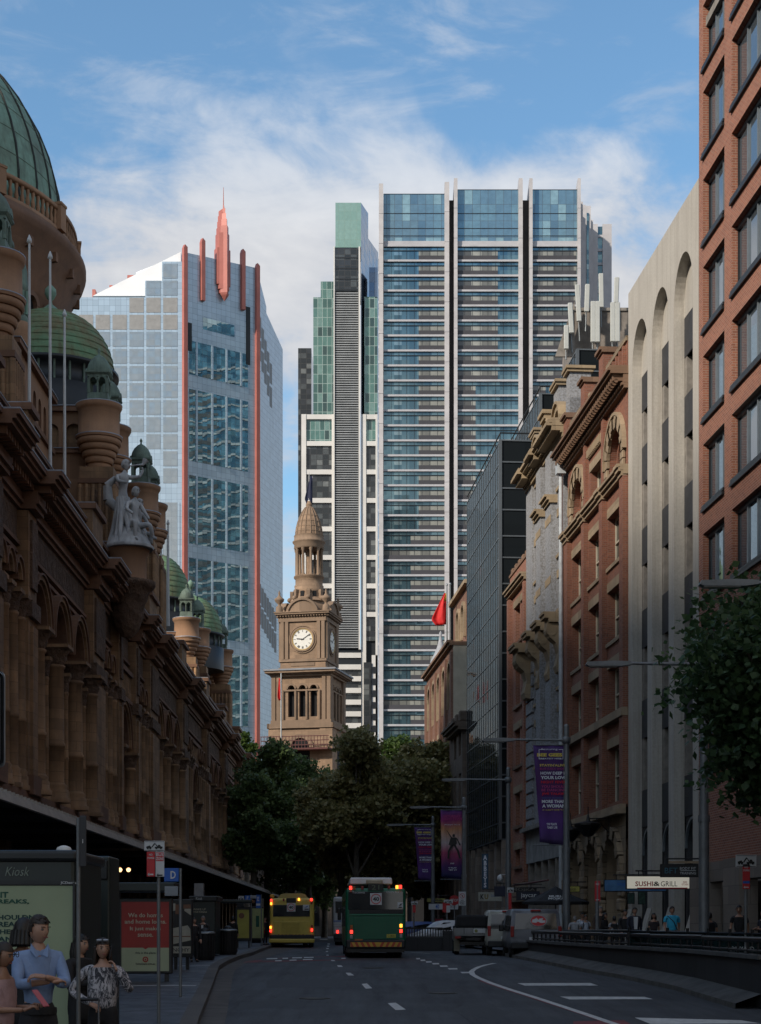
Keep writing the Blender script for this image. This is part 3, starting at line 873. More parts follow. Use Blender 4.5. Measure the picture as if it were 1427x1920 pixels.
for a, b_ in ((87.1, 87.45), (96.6, 98.6)):
 zz = z_(7.4)
 while zz < z_(17):
  mw.box(Lx(a), Lx(b_), .002, .14, zz, zz + .62, BRICKD); zz += .75
 mw.box(Lx(a), Lx(b_), .002, .12, z_(18.4), z_(27.2), BRICKD)
mw.box(0, .02, -13, 0, 0, z_(29), BRICKD); mw.box(LD - .02, LD, -13, 0, 0, z_(29), BRICKD)
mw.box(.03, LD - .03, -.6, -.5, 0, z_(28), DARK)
mw.build('wall', D)
for (zb_, zt_) in d_rows:
 for j, (a, b_) in enumerate(d_win):
  if j == 1 and zb_ == 24.9: continue
  sash(D, Lx(a), Lx(b_), z_(zb_), z_(zt_), -.44, WG, TRIMD if j == 1 else SASH, TRIMD, TRIMD, (.15, .15), .04)
mw = MB()
for zz in (23.2, 20.0):
 for (a, b_) in ((89.5, 91.1), (92.6, 94.0)):
  qb = MB(); qb.box(Lx(a) - .01, Lx(b_) + .01, .35, .37, z_(zz), z_(zz) + .4, TRIMD); qb.build('quoin_block', D)
for (a, b_) in ((89.4, 91.2), (92.5, 94.1)): course(mw, Lx(a), Lx(b_), z_(24.2), [(.15, .45), (.15, .58), (.12, .7)], TRIMD)
mw.build('impost_course', D)
mw = MB()
course(mw, -.05, LD + .05, z_(27.0), [(.2, .2), (.12, .3)], TRIMD)
for k in range(34): mw.box(.1 + (LD - .3) * k / 33, .25 + (LD - .3) * k / 33, -.01, .50, z_(27.33), z_(27.53), TRIMD)
course(mw, -.05, LD + .05, z_(27.54), [(.14, .72), (.14, .86), (.12, .80)], TRIMD)
for a, b_ in ((87.1, 89.3), (89.4, 91.2), (92.5, 94.1), (96.4, 98.6)): course(mw, Lx(a) - .03, Lx(b_) + .03, z_(27.30), [(.24, .74), (.17, 1.02), (.16, .94)], TRIMD)
mw.build('cornice', D)
mw = MB()
for a, b_, h in ((87.1, 88.0, 30.3), (90.2, 91.6, 30.6), (96.9, 98.2, 30.0), (93.0, 93.8, 29.4)):
 mw.box(Lx(a), Lx(b_), -1.3, -.2, z_(27.9), z_(h), BRICKD); mw.box(Lx(a) - .12, Lx(b_) + .12, -1.4, -.05, z_(h), z_(h) + .15, TRIMD); mw.box(Lx(a) - .2, Lx(b_) + .2, -1.5, .02, z_(h) + .152, z_(h) + .3, TRIMD)
for xc_, r_ in ((89.2, 1.15), (92.3, 1.2), (95.4, 1.2)):
 mw.arch_ring(Lx(xc_), z_(28.1), r_ * .72, r_, -.5, .10, TRIMD, 14); mw.arch_ring(Lx(xc_), z_(28.1), r_, r_ * 1.12, -.5, .22, TRIMD, 14)
 mw.box(Lx(xc_) - r_, Lx(xc_) + r_, -.4, -.35, z_(27.9), z_(28.9), BRICKD)
mw.box(Lx(91.7), Lx(93.0), -.6, .3, z_(29.3), z_(29.55), TRIMD); mw.box(Lx(91.6), Lx(93.1), -.7, .42, z_(29.552), z_(29.75), TRIMD)
mw.build('parapet', D)
# heavy lower cornice on scroll brackets
mw = MB()
course(mw, -.05, LD + .05, z_(17.5), [(.16, .35), (.14, .5)], TRIMD)
for a, b_ in ((87.1, 88.2), (89.5, 91.1), (92.6, 94.0), (96.6, 98.6)): course(mw, Lx(a) - .05, Lx(b_) + .05, z_(17.52), [(.2, .9), (.18, 1.12), (.14, 1.2)], TRIMD)
mw.build('balcony_cornice', D)
for a, b_ in ((87.2, 88.0), (89.8, 90.8), (92.9, 93.8), (97.0, 98.2)):
 sb = MB(); pr = [(0, z_(17.5)), (.95, z_(17.5)), (1.0, z_(17.1)), (.8, z_(16.75)), (.5, z_(16.5)), (.35, z_(16.0)), (.42, z_(15.6)), (.5, z_(15.3)), (.4, z_(15.0)), (0, z_(14.9))]
 sb.prism([(p[0], p[1]) for p in pr], Lx(a), Lx(b_), TRIMD, 'x'); sb.cyl((Lx(a) - .03, .72, z_(17.08)), (Lx(b_) + .03, .72, z_(17.08)), .26, None, 14, TRIMD)
 sb.build('scroll_bracket', D)
mw = MB(); mw.box(-.02, LD + .02, .003, .5, z_(7.38), z_(7.6), CONCR); mw.box(0, LD, -.3, .12, z_(5.6), z_(7.37), m_plain('streaked render', (.27, .27, .26), .9, 0, .3, 1.2)); mw.build('fascia', D)
mw = MB()
mw.box(0.1, LD - .1, -.8, -.7, 0, z_(5.6), WINDARK)
for k in range(6): mw.box(.2 + k * 2.1, .35 + k * 2.1, -.7, .1, 0, z_(5.6), CONCR)
mw.build('shopfront', D)
for zz in (4.35, 3.7):
 rl = MB(); rl.cyl((.1, .9, z_(zz)), (LD - .1, .9, z_(zz)), .05, None, 8, m_plain('red oxide rail', (.12, .03, .025), .6)); rl.build('rail', D)
# ---- E: narrow brick building
s0 = rs(98.7); LE = rs(105) - s0
E = rbuild('narrow_brick_building', s0, ZR, 'narrow orange brick building between the grey painted building and the dark glass one', 'building')
Lx = lambda Y: rs(Y) - s0
mw = MB(); ops = []
er = [(19.0, 21.2), (15.2, 17.6), (11.6, 13.8), (8.0, 10.0), (5.6, 6.6)]
for (zb_, zt_) in er:
 for a, b_ in ((99.4, 100.9), (101.5, 103.2)): ops.append((Lx(a), Lx(b_), z_(zb_), z_(zt_)))
mw.wall(0, LE, z_(4.6), z_(22.1), ops, 0, .5, BRICKA, BRICKA)
mw.box(LE - .6, LE, .002, .25, z_(4.6), z_(22), BRICKA); mw.box(0, .5, .002, .25, z_(4.6), z_(22), BRICKA)
mw.box(.02, LE - .02, -12, -.6, 0, z_(22.4), BRICKA); mw.box(LE - .01, LE, -.6, 0, 0, z_(22), BRICKA)
mw.build('wall', E)
for (zb_, zt_) in er:
 for a, b_ in ((99.4, 100.9), (101.5, 103.2)): sash(E, Lx(a), Lx(b_), z_(zb_), z_(zt_), -.48, WINDARK, SASH, TRIMC, CORN, (.2, .2), .1)
mw = MB(); course(mw, -.05, LE + .1, z_(22.1), [(.15, .25), (.15, .4), (.12, .5)], TRIMC)
mw.box(0, LE, -.3, .05, z_(22.53), z_(23.4), BRICKA); mw.box(0, LE, -.4, .12, z_(23.402), z_(23.55), CORN)
for k in range(5): mw.rbox(.3 + k * 1.3, .8 + k * 1.3, -.3, .05, z_(23.55), z_(23.9), .05, CORN, 1)
mw.build('parapet', E)
mw = MB(); mw.box(0, LE, -.5, .05, z_(3.5), z_(4.6), TRIMC); mw.box(0, LE, -.9, -.8, 0, z_(3.5), WINDARK); mw.build('shopfront', E)
# ---- G: dark glass block, stepping back and up
s0 = rs(109.3)
Gd = rbuild('dark_glass_building', s0, ZR, 'dark mirror glass office building with pale mullions, stepping up behind its neighbours', 'building')
MG = m_glass('smoked mirror glass', (.012, .015, .017), .03, 0, 1.6, 1.5, None, .5, .04, .25, .012, spec=.4); MG.node_tree.nodes['Principled BSDF'].inputs['IOR'].default_value = 1.10
MUL = m_plain('pale mullion', (.11, .12, .125), .4, .4, .08, 4)
def glassblock(par, x0, x1, yo, zb, zt, ylen, name='glass_volume'):
 v = MB()
 v.quad((x0, yo, zb), (x1, yo, zb), (x1, yo, zt), (x0, yo, zt), MG)
 v.quad((x0, yo, zb), (x0, yo - ylen, zb), (x0, yo - ylen, zt), (x0, yo, zt), MG)
 v.quad((x1, yo, zb), (x1, yo - ylen, zb), (x1, yo - ylen, zt), (x1, yo, zt), MG)
 v.quad((x0, yo, zt), (x1, yo, zt), (x1, yo - ylen, zt), (x0, yo - ylen, zt), CONCR)
 vo = v.build(name, par)
 g = MB(); hs = []
 z = zt; k = 0
 while z > zb:
  hs.append(z); z -= (1.38, 1.68)[k % 2]; k += 1
 hs.append(zb)
 for i, z in enumerate(hs):
  g.box(x0 - .04, x1, yo + .001, yo + .03, z - .035, z + .035, MUL)
  g.box(x0 - .06, x0 - .001, yo - ylen, yo + .06, z - .045, z + .045, MUL)
 n = int((x1 - x0) / 1.03)
 for i in range(n + 1):
  xx = x0 + (x1 - x0) * i / n
  g.box(xx - .03, xx + .03, yo + .002, yo + .022, zb, zt, MUL)
 n = int(ylen / .92 / 2)
 for i in range(n + 1):
  yy = yo - ylen * i / n
  g.box(x0 - .07, x0 - .002, yy - .04, yy + .04, zb, zt, MUL)
 g.box(x0 - .10, x0 + .10, yo - .1, yo + .10, zb, zt, MUL)
 g.build('mullion', vo)
glassblock(Gd, 0, 16.2, 0, z_(7.6), z_(33.15), 7.0)
glassblock(Gd, -.01, 20, -2.6, z_(30), z_(36.2), 6.0)
glassblock(Gd, -.02, 24, -5.0, z_(30), z_(39.1), 9.0)
for yo, zt_, L_ in ((0, 33.15, 2.6), (-2.6, 36.2, 2.4)):
 rr = MB(); rr.cyl((-.1, yo, z_(zt_) + .45), (-.1, yo - L_, z_(zt_) + .45), .05, None, 6, ALUD); rr.cyl((-.1, yo, z_(zt_) + .45), (16, yo, z_(zt_) + .45), .05, None, 6, ALUD)
 for k in range(8): rr.cyl((k * 2.2, yo, z_(zt_)), (k * 2.2, yo, z_(zt_) + .45), .03, None, 6, ALUD)
 rr.build('roof_rail', Gd)
gb = MB(); gb.box(.0, 16.2, -6, -1.6, 0, z_(7.6), DARK)
for k in range(6): gb.box(k * 3.1, k * 3.1 + .9, -1.59, -.2, 0, z_(7.59), STONEG)
gb.box(-.03, .2, -6, -.1, z_(5.2), z_(7.59), STONEG)
gb.build('stone_colonnade', Gd)
# plant room and antennas standing on the glass building
pp = P(1120, 640, 112)
pl = MB(); pl.box(12.9, 17.6, 114.2, 121, 39.9, 43.2, m_plain('plant room render', (.20, .175, .15), .9, 0, .35, 1.2)); pl.box(12.8, 17.7, 114.1, 121.1, 43.2, 43.4, CONCR)
pl.prism([(11.6, 39.9), (12.9, 39.9), (12.9, 43.6)], 113.4, 113.6, CONCR)
tag(pl.build('plant_room'), 'brown rooftop plant room behind the white antenna panels', 'plant room')
ANT = m_plain('antenna casing', (.44, .45, .42), .5, 0, .06, 4)
ants = [(1128, 513, 577, -1, 1.2), (1155, 520, 568, 2, 0), (1086, 534, 603, -3, 0), (1100, 533, 585, 2, 0), (1072, 568, 625, -3, 0), (1112, 565, 642, 0, 0), (1120.5, 565, 642, 0, 0), (1149, 567, 641, 0, 0), (1158, 567, 641, 0, 0), (1062, 610, 655, 0, 0)]
for i, (px, y0, y1, tl, dx) in enumerate(ants):
 a = P(px, y1, 113); b_ = P(px, y0, 113)
 e = empty('antenna_panel', tuple(a), 0, ['tall upright antenna panel with the highest top on the plant room', 'antenna panel beside the highest one, nearer the concrete arch building', 'leaning antenna panel second from the striped tower side', 'short antenna panel leaning towards the tall upright one', 'leaning antenna panel at the end nearest the striped tower', 'farther panel of the middle close pair of antennas', 'nearer panel of the middle close pair of antennas', 'first panel of the close pair beside the concrete arch building', 'second panel of the close pair beside the concrete arch building', 'lowest antenna panel beside the grey triangular plate'][i], 'antenna', 'antenna panels on the glass building roof')
 e.rotation_euler = (0, R(tl), 0)
 h = (b_ - a).length
 m1 = MB(); m1.rbox(-.16, .16, -.1, .1, 0, h, .04, ANT, 1); m1.build('casing', e)
 m2 = MB(); m2.cyl((0, .25, -1.2 if i < 5 else -.6), (0, .25, h * .8), .05, None, 6, STEEL); m2.cyl((0, .05, .3), (0, .3, .3), .03, None, 6, STEEL); m2.cyl((0, .05, h * .7), (0, .3, h * .7), .03, None, 6, STEEL)
 m2.build('mast', e)
# ---- N: far brown brick block beside the trees
s0 = rs(133.7); LN = rs(153) - s0
Nn = rbuild('brown_brick_block', s0, ZR, 'brown brick block with tall arched windows and a cream party wall', 'building')
Lx = lambda Y: rs(Y) - s0
BRICKN = m_brick('brown brick', (.27, .14, .09), (.19, .09, .06), (.16, .10, .08), .23, .086, .85, .3, .010)
mw = MB(); ops = []; aw = []
for k in range(5):
 xa = 1.0 + 3.7 * k
 ops.append((xa, xa + 2.2, z_(19.5), z_(23.0), True)); aw.append((xa, xa + 2.2, 23.0))
 for zb_ in (15.5, 12, 8.5, 5.0): ops.append((xa, xa + 2.2, z_(zb_), z_(zb_ + 2.3)))
mw.wall(0, LN, 0, z_(24.1), ops, 0, .4, BRICKN, TRIMC, WINDARK)
for k in range(6): mw.box(3.7 * k + .0, 3.7 * k + .75 if k < 5 else LN, .002, .2, 0, z_(23.6), BRICKN)
mw.quad((0, 0, 0), (0, -5, 0), (0, -5, z_(24.1)), (0, 0, z_(24.1)), m_plain('cream party wall', (.42, .38, .30), .9, 0, .12, 1.5))
mw.box(LN - .02, LN, -10, 0, 0, z_(24), BRICKN)
mw.build('wall', Nn)
mw = MB(); course(mw, -.05, LN + .2, z_(24.1), [(.2, .3), (.2, .5)], CORN); mw.box(-.05, LN, -5, -.02, z_(24.1), z_(24.4), CORN); mw.build('cornice', Nn)
for (xa, xb, zt_) in aw:
 ar = MB(); ar.arch_ring((xa + xb) / 2, z_(zt_) - 1.1, 1.08, 1.35, .003, .12, TRIMC, 12); ar.box(xa - .25, xa, .003, .1, z_(19.4), z_(21.9), TRIMC); ar.box(xb, xb + .25, .003, .1, z_(19.4), z_(21.9), TRIMC)
 ar.build('stone_arch', Nn)
for k in range(5):
 for zb_ in (15.5, 12, 8.5):
  sl = MB(); sl.box(.9 + 3.7 * k, 3.3 + 3.7 * k, .003, .1, z_(zb_) - .2, z_(zb_), TRIMC); sl.box(.9 + 3.7 * k, 3.3 + 3.7 * k, .003, .06, z_(zb_ + 2.3), z_(zb_ + 2.7), TRIMC); sl.build('sill', Nn)
# far end turret
tt = MB(); tx = LN - .5
tt.lathe(tx, -1.2, [(.75, z_(23)), (.75, z_(25.2)), (.95, z_(25.4)), (.95, z_(25.6))], 14, TRIMC)
tt.lathe(tx, -1.2, [(.95, z_(25.6)), (.9, z_(25.9)), (.6, z_(26.4)), (.35, z_(27.0)), (.16, z_(27.7)), (.1, z_(28.1)), (.15, z_(28.3)), (.02, z_(28.5))], 14, m_plain('pale slate', (.30, .31, .33), .7, 0, .2, 4))
tt.build('corner_turret', Nn)
# low carved building between the glass block and the party wall
s0 = rs(126.2)
Nm = rbuild('carved_stone_building', s0, ZR, 'small soot brown carved stone building below the cream party wall', 'building')
SOOT = m_stone('sooty sandstone', (.17, .13, .10), (.06, .05, .04), .9, .5, .88, .01, .5, .4, relief=.5)
mw = MB(); mw.wall(0, 7.4, 0, z_(16.6), [(.8, 2.2, z_(4 + 3.6 * k), z_(6.3 + 3.6 * k), k == 3) for k in range(4)] + [(3.6, 5.0, z_(4 + 3.6 * k), z_(6.3 + 3.6 * k), k == 3) for k in range(4)], .25, .4, SOOT, SOOT, WINDARK)
mw.box(0, .05, -4, .25, 0, z_(16.6), SOOT); mw.build('wall', Nm)
mw = MB(); course(mw, -.3, 7.4, z_(16.6), [(.25, .6), (.2, .85), (.15, 1.0)], SOOT); mw.box(-.3, 7.4, -4, -.011, z_(16.6), z_(17.1), SOOT)
for k in range(4): mw.rbox(-.2 + 2.3 * k, .4 + 2.3 * k, -.3, .5, z_(17.2), z_(18.0), .08, SOOT, 1)
mw.build('cornice', Nm)
# taller wing set back
s0 = rs(136)
N2 = rbuild('gabled_brick_building', s0, ZR, 'dark brown brick wing with tall ochre framed window, rising behind the cream party wall', 'building')
N2.location = tuple(Vector(N2.location) + Vector((1.4, 0, 0)))
mw = MB(); mw.wall(-1, 9, z_(20), z_(29.2), [(1, 2.6, z_(25.5), z_(28), True), (4.2, 5.8, z_(25.5), z_(28), True)], 0, .5, BRICKN, TRIMC, WINDARK); mw.box(-1, -.9, -6, 0, z_(0), z_(29.2), BRICKN); mw.box(8.9, 9, -6, 0, 0, z_(29.2), BRICKN); mw.box(-1, 9, -6, -5.9, 0, z_(29), BRICKN)
mw.build('wall', N2)
mw = MB(); mw.box(-1.2, 9.2, -6, .4, z_(29.2), z_(29.5), TRIMC); mw.build('roof', N2)
for xc_ in (1.8, 5.0):
 ar = MB(); ar.arch_ring(xc_, z_(27.2), .8, 1.1, .003, .2, TRIMC, 12); ar.box(xc_ - 1.1, xc_ - .8, .003, .2, z_(25.3), z_(27.2), TRIMC); ar.box(xc_ + .8, xc_ + 1.1, .003, .2, z_(25.3), z_(27.2), TRIMC); ar.build('stone_arch', N2)
# ================================================================ domed sandstone market building (left)
SAND = m_stone('brown sandstone', (.35, .205, .105), (.055, .038, .026), .9, .42, .88, .012, .7, .35)
SANDC = m_stone('warm sandstone drum', (.34, .19, .105), (.14, .08, .05), 2.2, 3, .88, .004, .4, .3)
SANDD = m_stone('dark carved sandstone', (.19, .115, .072), (.06, .04, .03), .8, .8, .9, .004, .5, .8, relief=1.0)
SANDM = m_stone('moulded sandstone', (.22, .115, .066), (.07, .042, .03), 2.5, 2, .88, .003, .5, .3)
LEADT = m_plain('lead flashing', (.26, .27, .30), .5, .2, .2, 3)
def m_copper(name, g1, g2, br, rows=0.0):
 b = NB(name)
 big = b.noise(.5, 6, .65); f = b.noise(3, 5, .6); st = b.noise(1.2, 5, .6, sc3=(3, 3, .3))
 c = b.mix(b.ramp(f, .3, .7), g1, g2)
 sp = b.n('SeparateXYZ'); b.lk(b.tc(), sp.inputs[0])
 c = b.mix(b.ramp(big, .42, .66, 0, .85), c, br)
 c = b.mix(b.ramp(st, .5, .75, 0, .6), c, mul(br, .6))
 b.set(c, .75, 0, .3); b.bump(f, .3, .03)
 return b.mat
COP = m_copper('verdigris copper', (.15, .25, .19), (.22, .34, .26), (.12, .15, .11))
COPB = m_copper('weathered copper tiles', (.11, .22, .12), (.17, .27, .15), (.17, .11, .055))
COPD = m_copper('dark verdigris', (.12, .165, .13), (.17, .23, .18), (.07, .085, .07))
QY0 = 166.0
QANG = math.atan2(-1, .0063)
QZ = 1.0
Q = empty('market_building', (-13 - .0063 * QY0, QY0, QZ), QANG, 'long domed brown sandstone market building with arcaded front and green copper domes', 'building')
qz = lambda v: v - QZ
qx = lambda Y: QY0 - Y
XN = qx(36)
segs = [('P', 36, 42), ('T', 42, 55), ('P', 55, 58), ('C', 58, 62.5), ('P', 62.5, 64), ('T', 64, 77.2), ('P', 77.2, 80.3), ('C', 80.3, 85), ('P', 85, 86.2), ('B', 86.2, 91.2), ('P', 91.2, 92.4), ('C', 92.4, 97.2), ('P', 97.2, 100.8),
  ('T', 100.8, 114), ('P', 114, 117), ('C', 117, 121.6), ('B', 121.6, 126.4), ('C', 126.4, 131), ('P', 131, 133.2), ('T', 133.2, 146.5), ('P', 146.5, 149.5), ('C', 149.5, 154), ('B', 154, 158.4), ('C', 158.4, 162.5), ('P', 162.5, 166)]
mw = MB(); corn = MB(); frz = MB()
ops = []
QG = m_glass('arcade glass', (.010, .013, .015), .06, 0, .6, 1.0, [(0, (.01, .012, .014)), (.7, (.03, .035, .04)), (.92, (.07, .065, .05))], .6, spec=.7)
colms = []; archs = []
for kind, Ya, Yb in segs:
 xa, xb = qx(Yb), qx(Ya)
 if kind == 'T':
  n = 3; pit = (xb - xa) / n
  for k in range(n):
   a, b_ = xa + pit * k + .55, xa + pit * (k + 1) - .55
   ops.append((a, b_, qz(7.3), qz(15.25), True, 1.0)); archs.append((a, b_, 15.25))
  for k in range(n + 1):
   xx = xa + pit * k; xx = min(max(xx, xa + .42), xb - .42)
   colms.append((xx, .36, .40, 13.2))
   if k < n:
    colms.append((xa + pit * k + .92, .14, .17, 12.6)); colms.append((xa + pit * (k + 1) - .92, .14, .17, 12.6))
 elif kind == 'C':
  n = 3; pit = (xb - xa) / n
  for k in range(n):
   a, b_ = xa + pit * k + .35, xa + pit * (k + 1) - .35
   ops.append((a, b_, qz(7.3), qz(15.0), True)); archs.append((a, b_, 15.0))
  for k in range(n + 1):
   xx = min(max(xa + pit * k, xa + .22), xb - .22); colms.append((xx, .24, .2, 14.0))
 elif kind == 'B':
  a, b_ = xa + .55, xb - .55
  ops.append((a, b_, qz(7.3), qz(13.4), True)); archs.append((a, b_, 13.4))
  colms.append((xa + .3, .3, .2, 11.2)); colms.append((xb - .3, .3, .2, 11.2))
 pr = .55 if kind == 'P' else 0.0
 if kind == 'P':
  mw.box(xa, xb, .003, .50, qz(6.9), qz(17.2), SAND)
  mw.box(xa + .3, xb - .3, .50, .62, qz(7.4), qz(13.0), SAND); mw.box(xa - .06, xb + .06, .003, .66, qz(13.3), qz(13.9), SANDD)
  mw.box(xa - .05, xb + .05, .003, .70, qz(6.8), qz(7.5), SANDM)
  frz.box(xa + .25, xb - .25, .50, .60, qz(14.4), qz(16.9), SANDD)
 else:
  frz.box(xa + .1, xb - .1, .003, .10, qz(16.15), qz(17.35), SANDD)
 # cornice pieces step forward over the piers
 z0 = 17.25; e = .04 if kind == 'P' else 0
 for h, o in ((.18, .22), (.14, .34), (.30, .28)):
  corn.box(xa - e, xb + e, -.02, o + pr, qz(z0), qz(z0 + h) - .003, SANDM); z0 += h
 nb = max(2, int((xb - xa) / .42))
 for k in range(nb):
  xx = xa + (xb - xa) * (k + .5) / nb
  corn.box(xx - .1, xx + .1, -.02, .72 + pr, qz(z0), qz(z0 + .26), SANDM)
 z0 += .26
 for h, o in ((.16, .95), (.14, 1.08), (.16, 1.2)):
  corn.box(xa - e * 4, xb + e * 4, -.5, o + pr, qz(z0), qz(z0 + h) - .003, SANDM); z0 += h
 corn.box(xa - e * 4, xb + e * 4, -.5, 1.22 + pr, qz(z0), qz(z0) + .05, LEADT)
 # parapet
 mw.box(xa, xb, -.35, -.02, qz(z0 + .05), qz(20.1), SAND)
 corn.box(xa - .03, xb + .03, -.45, .10, qz(20.1), qz(20.3), SANDM); corn.box(xa - .03, xb + .03, -.5, .2, qz(20.303), qz(20.42), SANDM); corn.box(xa - .03, xb + .03, -.48, .22, qz(20.423), qz(20.45), LEADT)
 if kind == 'P':
  mw.box(xa + .1, xb - .1, -.5, .45, qz(z0 + .05), qz(20.9), SAND); corn.box(xa, xb, -.6, .62, qz(20.9), qz(21.15), SANDM); corn.box(xa + .05, xb - .05, -.55, .56, qz(21.153), qz(21.2), LEADT)
 elif kind in 'TC':
  nn = max(2, int((xb - xa) / 1.1))
  for k in range(nn):
   xx = xa + (xb - xa) * (k + .5) / nn
   mw.box(xx - .2, xx + .2, -.02, .08, qz(z0 + .15), qz(20.0), SAND)
mw.wall(0, XN, qz(6.6), qz(17.3), ops, 0, .9, SAND, SANDM, QG)
mw.box(-.02, 0, -34, 0, 0, qz(18.6), SAND)
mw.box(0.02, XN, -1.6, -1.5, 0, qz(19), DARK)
mw.build('wall', Q); corn.build('cornice', Q); frz.build('carved_frieze', Q)
mw = MB()
for (h0, o, hh) in ((15.62, .12, .14), (15.9, .2, .14), (6.7, .5, .18), (6.5, .6, .16)):
 mw.box(-.03, XN, .002, o, qz(h0), qz(h0) + hh, SANDM)
mw.build('string_course', Q)
def column(m_, x, y, r, z0, z1, mat, cap=SANDD):
 h = z1 - z0
 pr = [(r * 1.7, 0), (r * 1.7, .18), (r * 1.45, .2), (r * 1.45, .5), (r * 1.25, .55), (r * 1.35, .68), (r * 1.08, .76), (r, .85)]
 zr = h * .35
 pr += [(r, zr), (r * 1.12, zr + .03), (r * 1.12, zr + .16), (r, zr + .2), (r * .93, h - .95), (r * 1.1, h - .9), (r * 1.1, h - .82), (r * .95, h - .78)]
 m_.lathe(x, y, [(a, z0 + b) for a, b in pr], 12, mat)
 m_.lathe(x, y, [(r * .95, z0 + h - .78), (r * 1.25, z0 + h - .55), (r * 1.15, z0 + h - .45), (r * 1.7, z0 + h - .2), (r * 1.8, z0 + h - .14)], 12, cap)
 m_.box(x - r * 1.7, x + r * 1.7, y - r * 1.5, y + r * 1.7, z0 + h - .14, z0 + h, mat)
colms.sort(key=lambda c: -c[0])
for (x, r, y, zt_) in colms[:96]:
 c_ = MB(); column(c_, x, y, r, qz(6.9), qz(zt_), SAND); c_.build('column', Q)
for (a, b_, zt_) in archs:
 ar = MB(); r = (b_ - a) / 2; xc = (a + b_) / 2; zc = qz(zt_) - r
 ar.arch_ring(xc, zc, r * .98, r + .12, .003, .20, SANDM, 14); ar.arch_ring(xc, zc, r + .121, r + .3, .002, .32, SAND, 14); ar.arch_ring(xc, zc, r + .301, r + .38, .001, .40, SANDM, 14)
 if b_ - a > 2:
  ar.arch_ring(xc - r * .48, zc - .4, r * .34, r * .46, -.88, -.7, SANDM, 10); ar.arch_ring(xc + r * .48, zc - .4, r * .34, r * .46, -.88, -.7, SANDM, 10)
  for sx in (-.94, 0, .94): ar.box(xc + sx * r - .06, xc + sx * r + .06, -.88, -.72, qz(7.3), zc - .4, SANDM)
  ar.arch_ring(xc, zc + r * .42, r * .2, r * .3, -.88, -.74, SANDM, 12, 0, 2 * math.pi)
  ar.box(a, b_, -.88, -.74, qz(10.4), qz(10.65), SANDM)
 ar.build('window_arch', Q)
# frieze panel and balustrade over the large middle arch
for (Ya, Yb) in ((86.2, 91.2), (121.6, 126.4), (154, 158.4)):
 bl = MB(); xa, xb = qx(Yb) + .2, qx(Ya) - .2
 bl.box(xa, xb, .003, .35, qz(13.75), qz(13.95), SANDM); bl.box(xa, xb, .003, .4, qz(15.2), qz(15.42), SANDM); bl.box(xa, xb, .002, .1, qz(13.95), qz(15.2), SANDD)
 n = 14
 for k in range(n):
  xx = xa + (xb - xa) * (k + .5) / n; bl.lathe(xx, .22, [(.05, qz(13.96)), (.1, qz(14.2)), (.05, qz(14.6)), (.08, qz(14.9)), (.06, qz(15.19))], 6, SAND)
 bl.build('balustrade', Q)
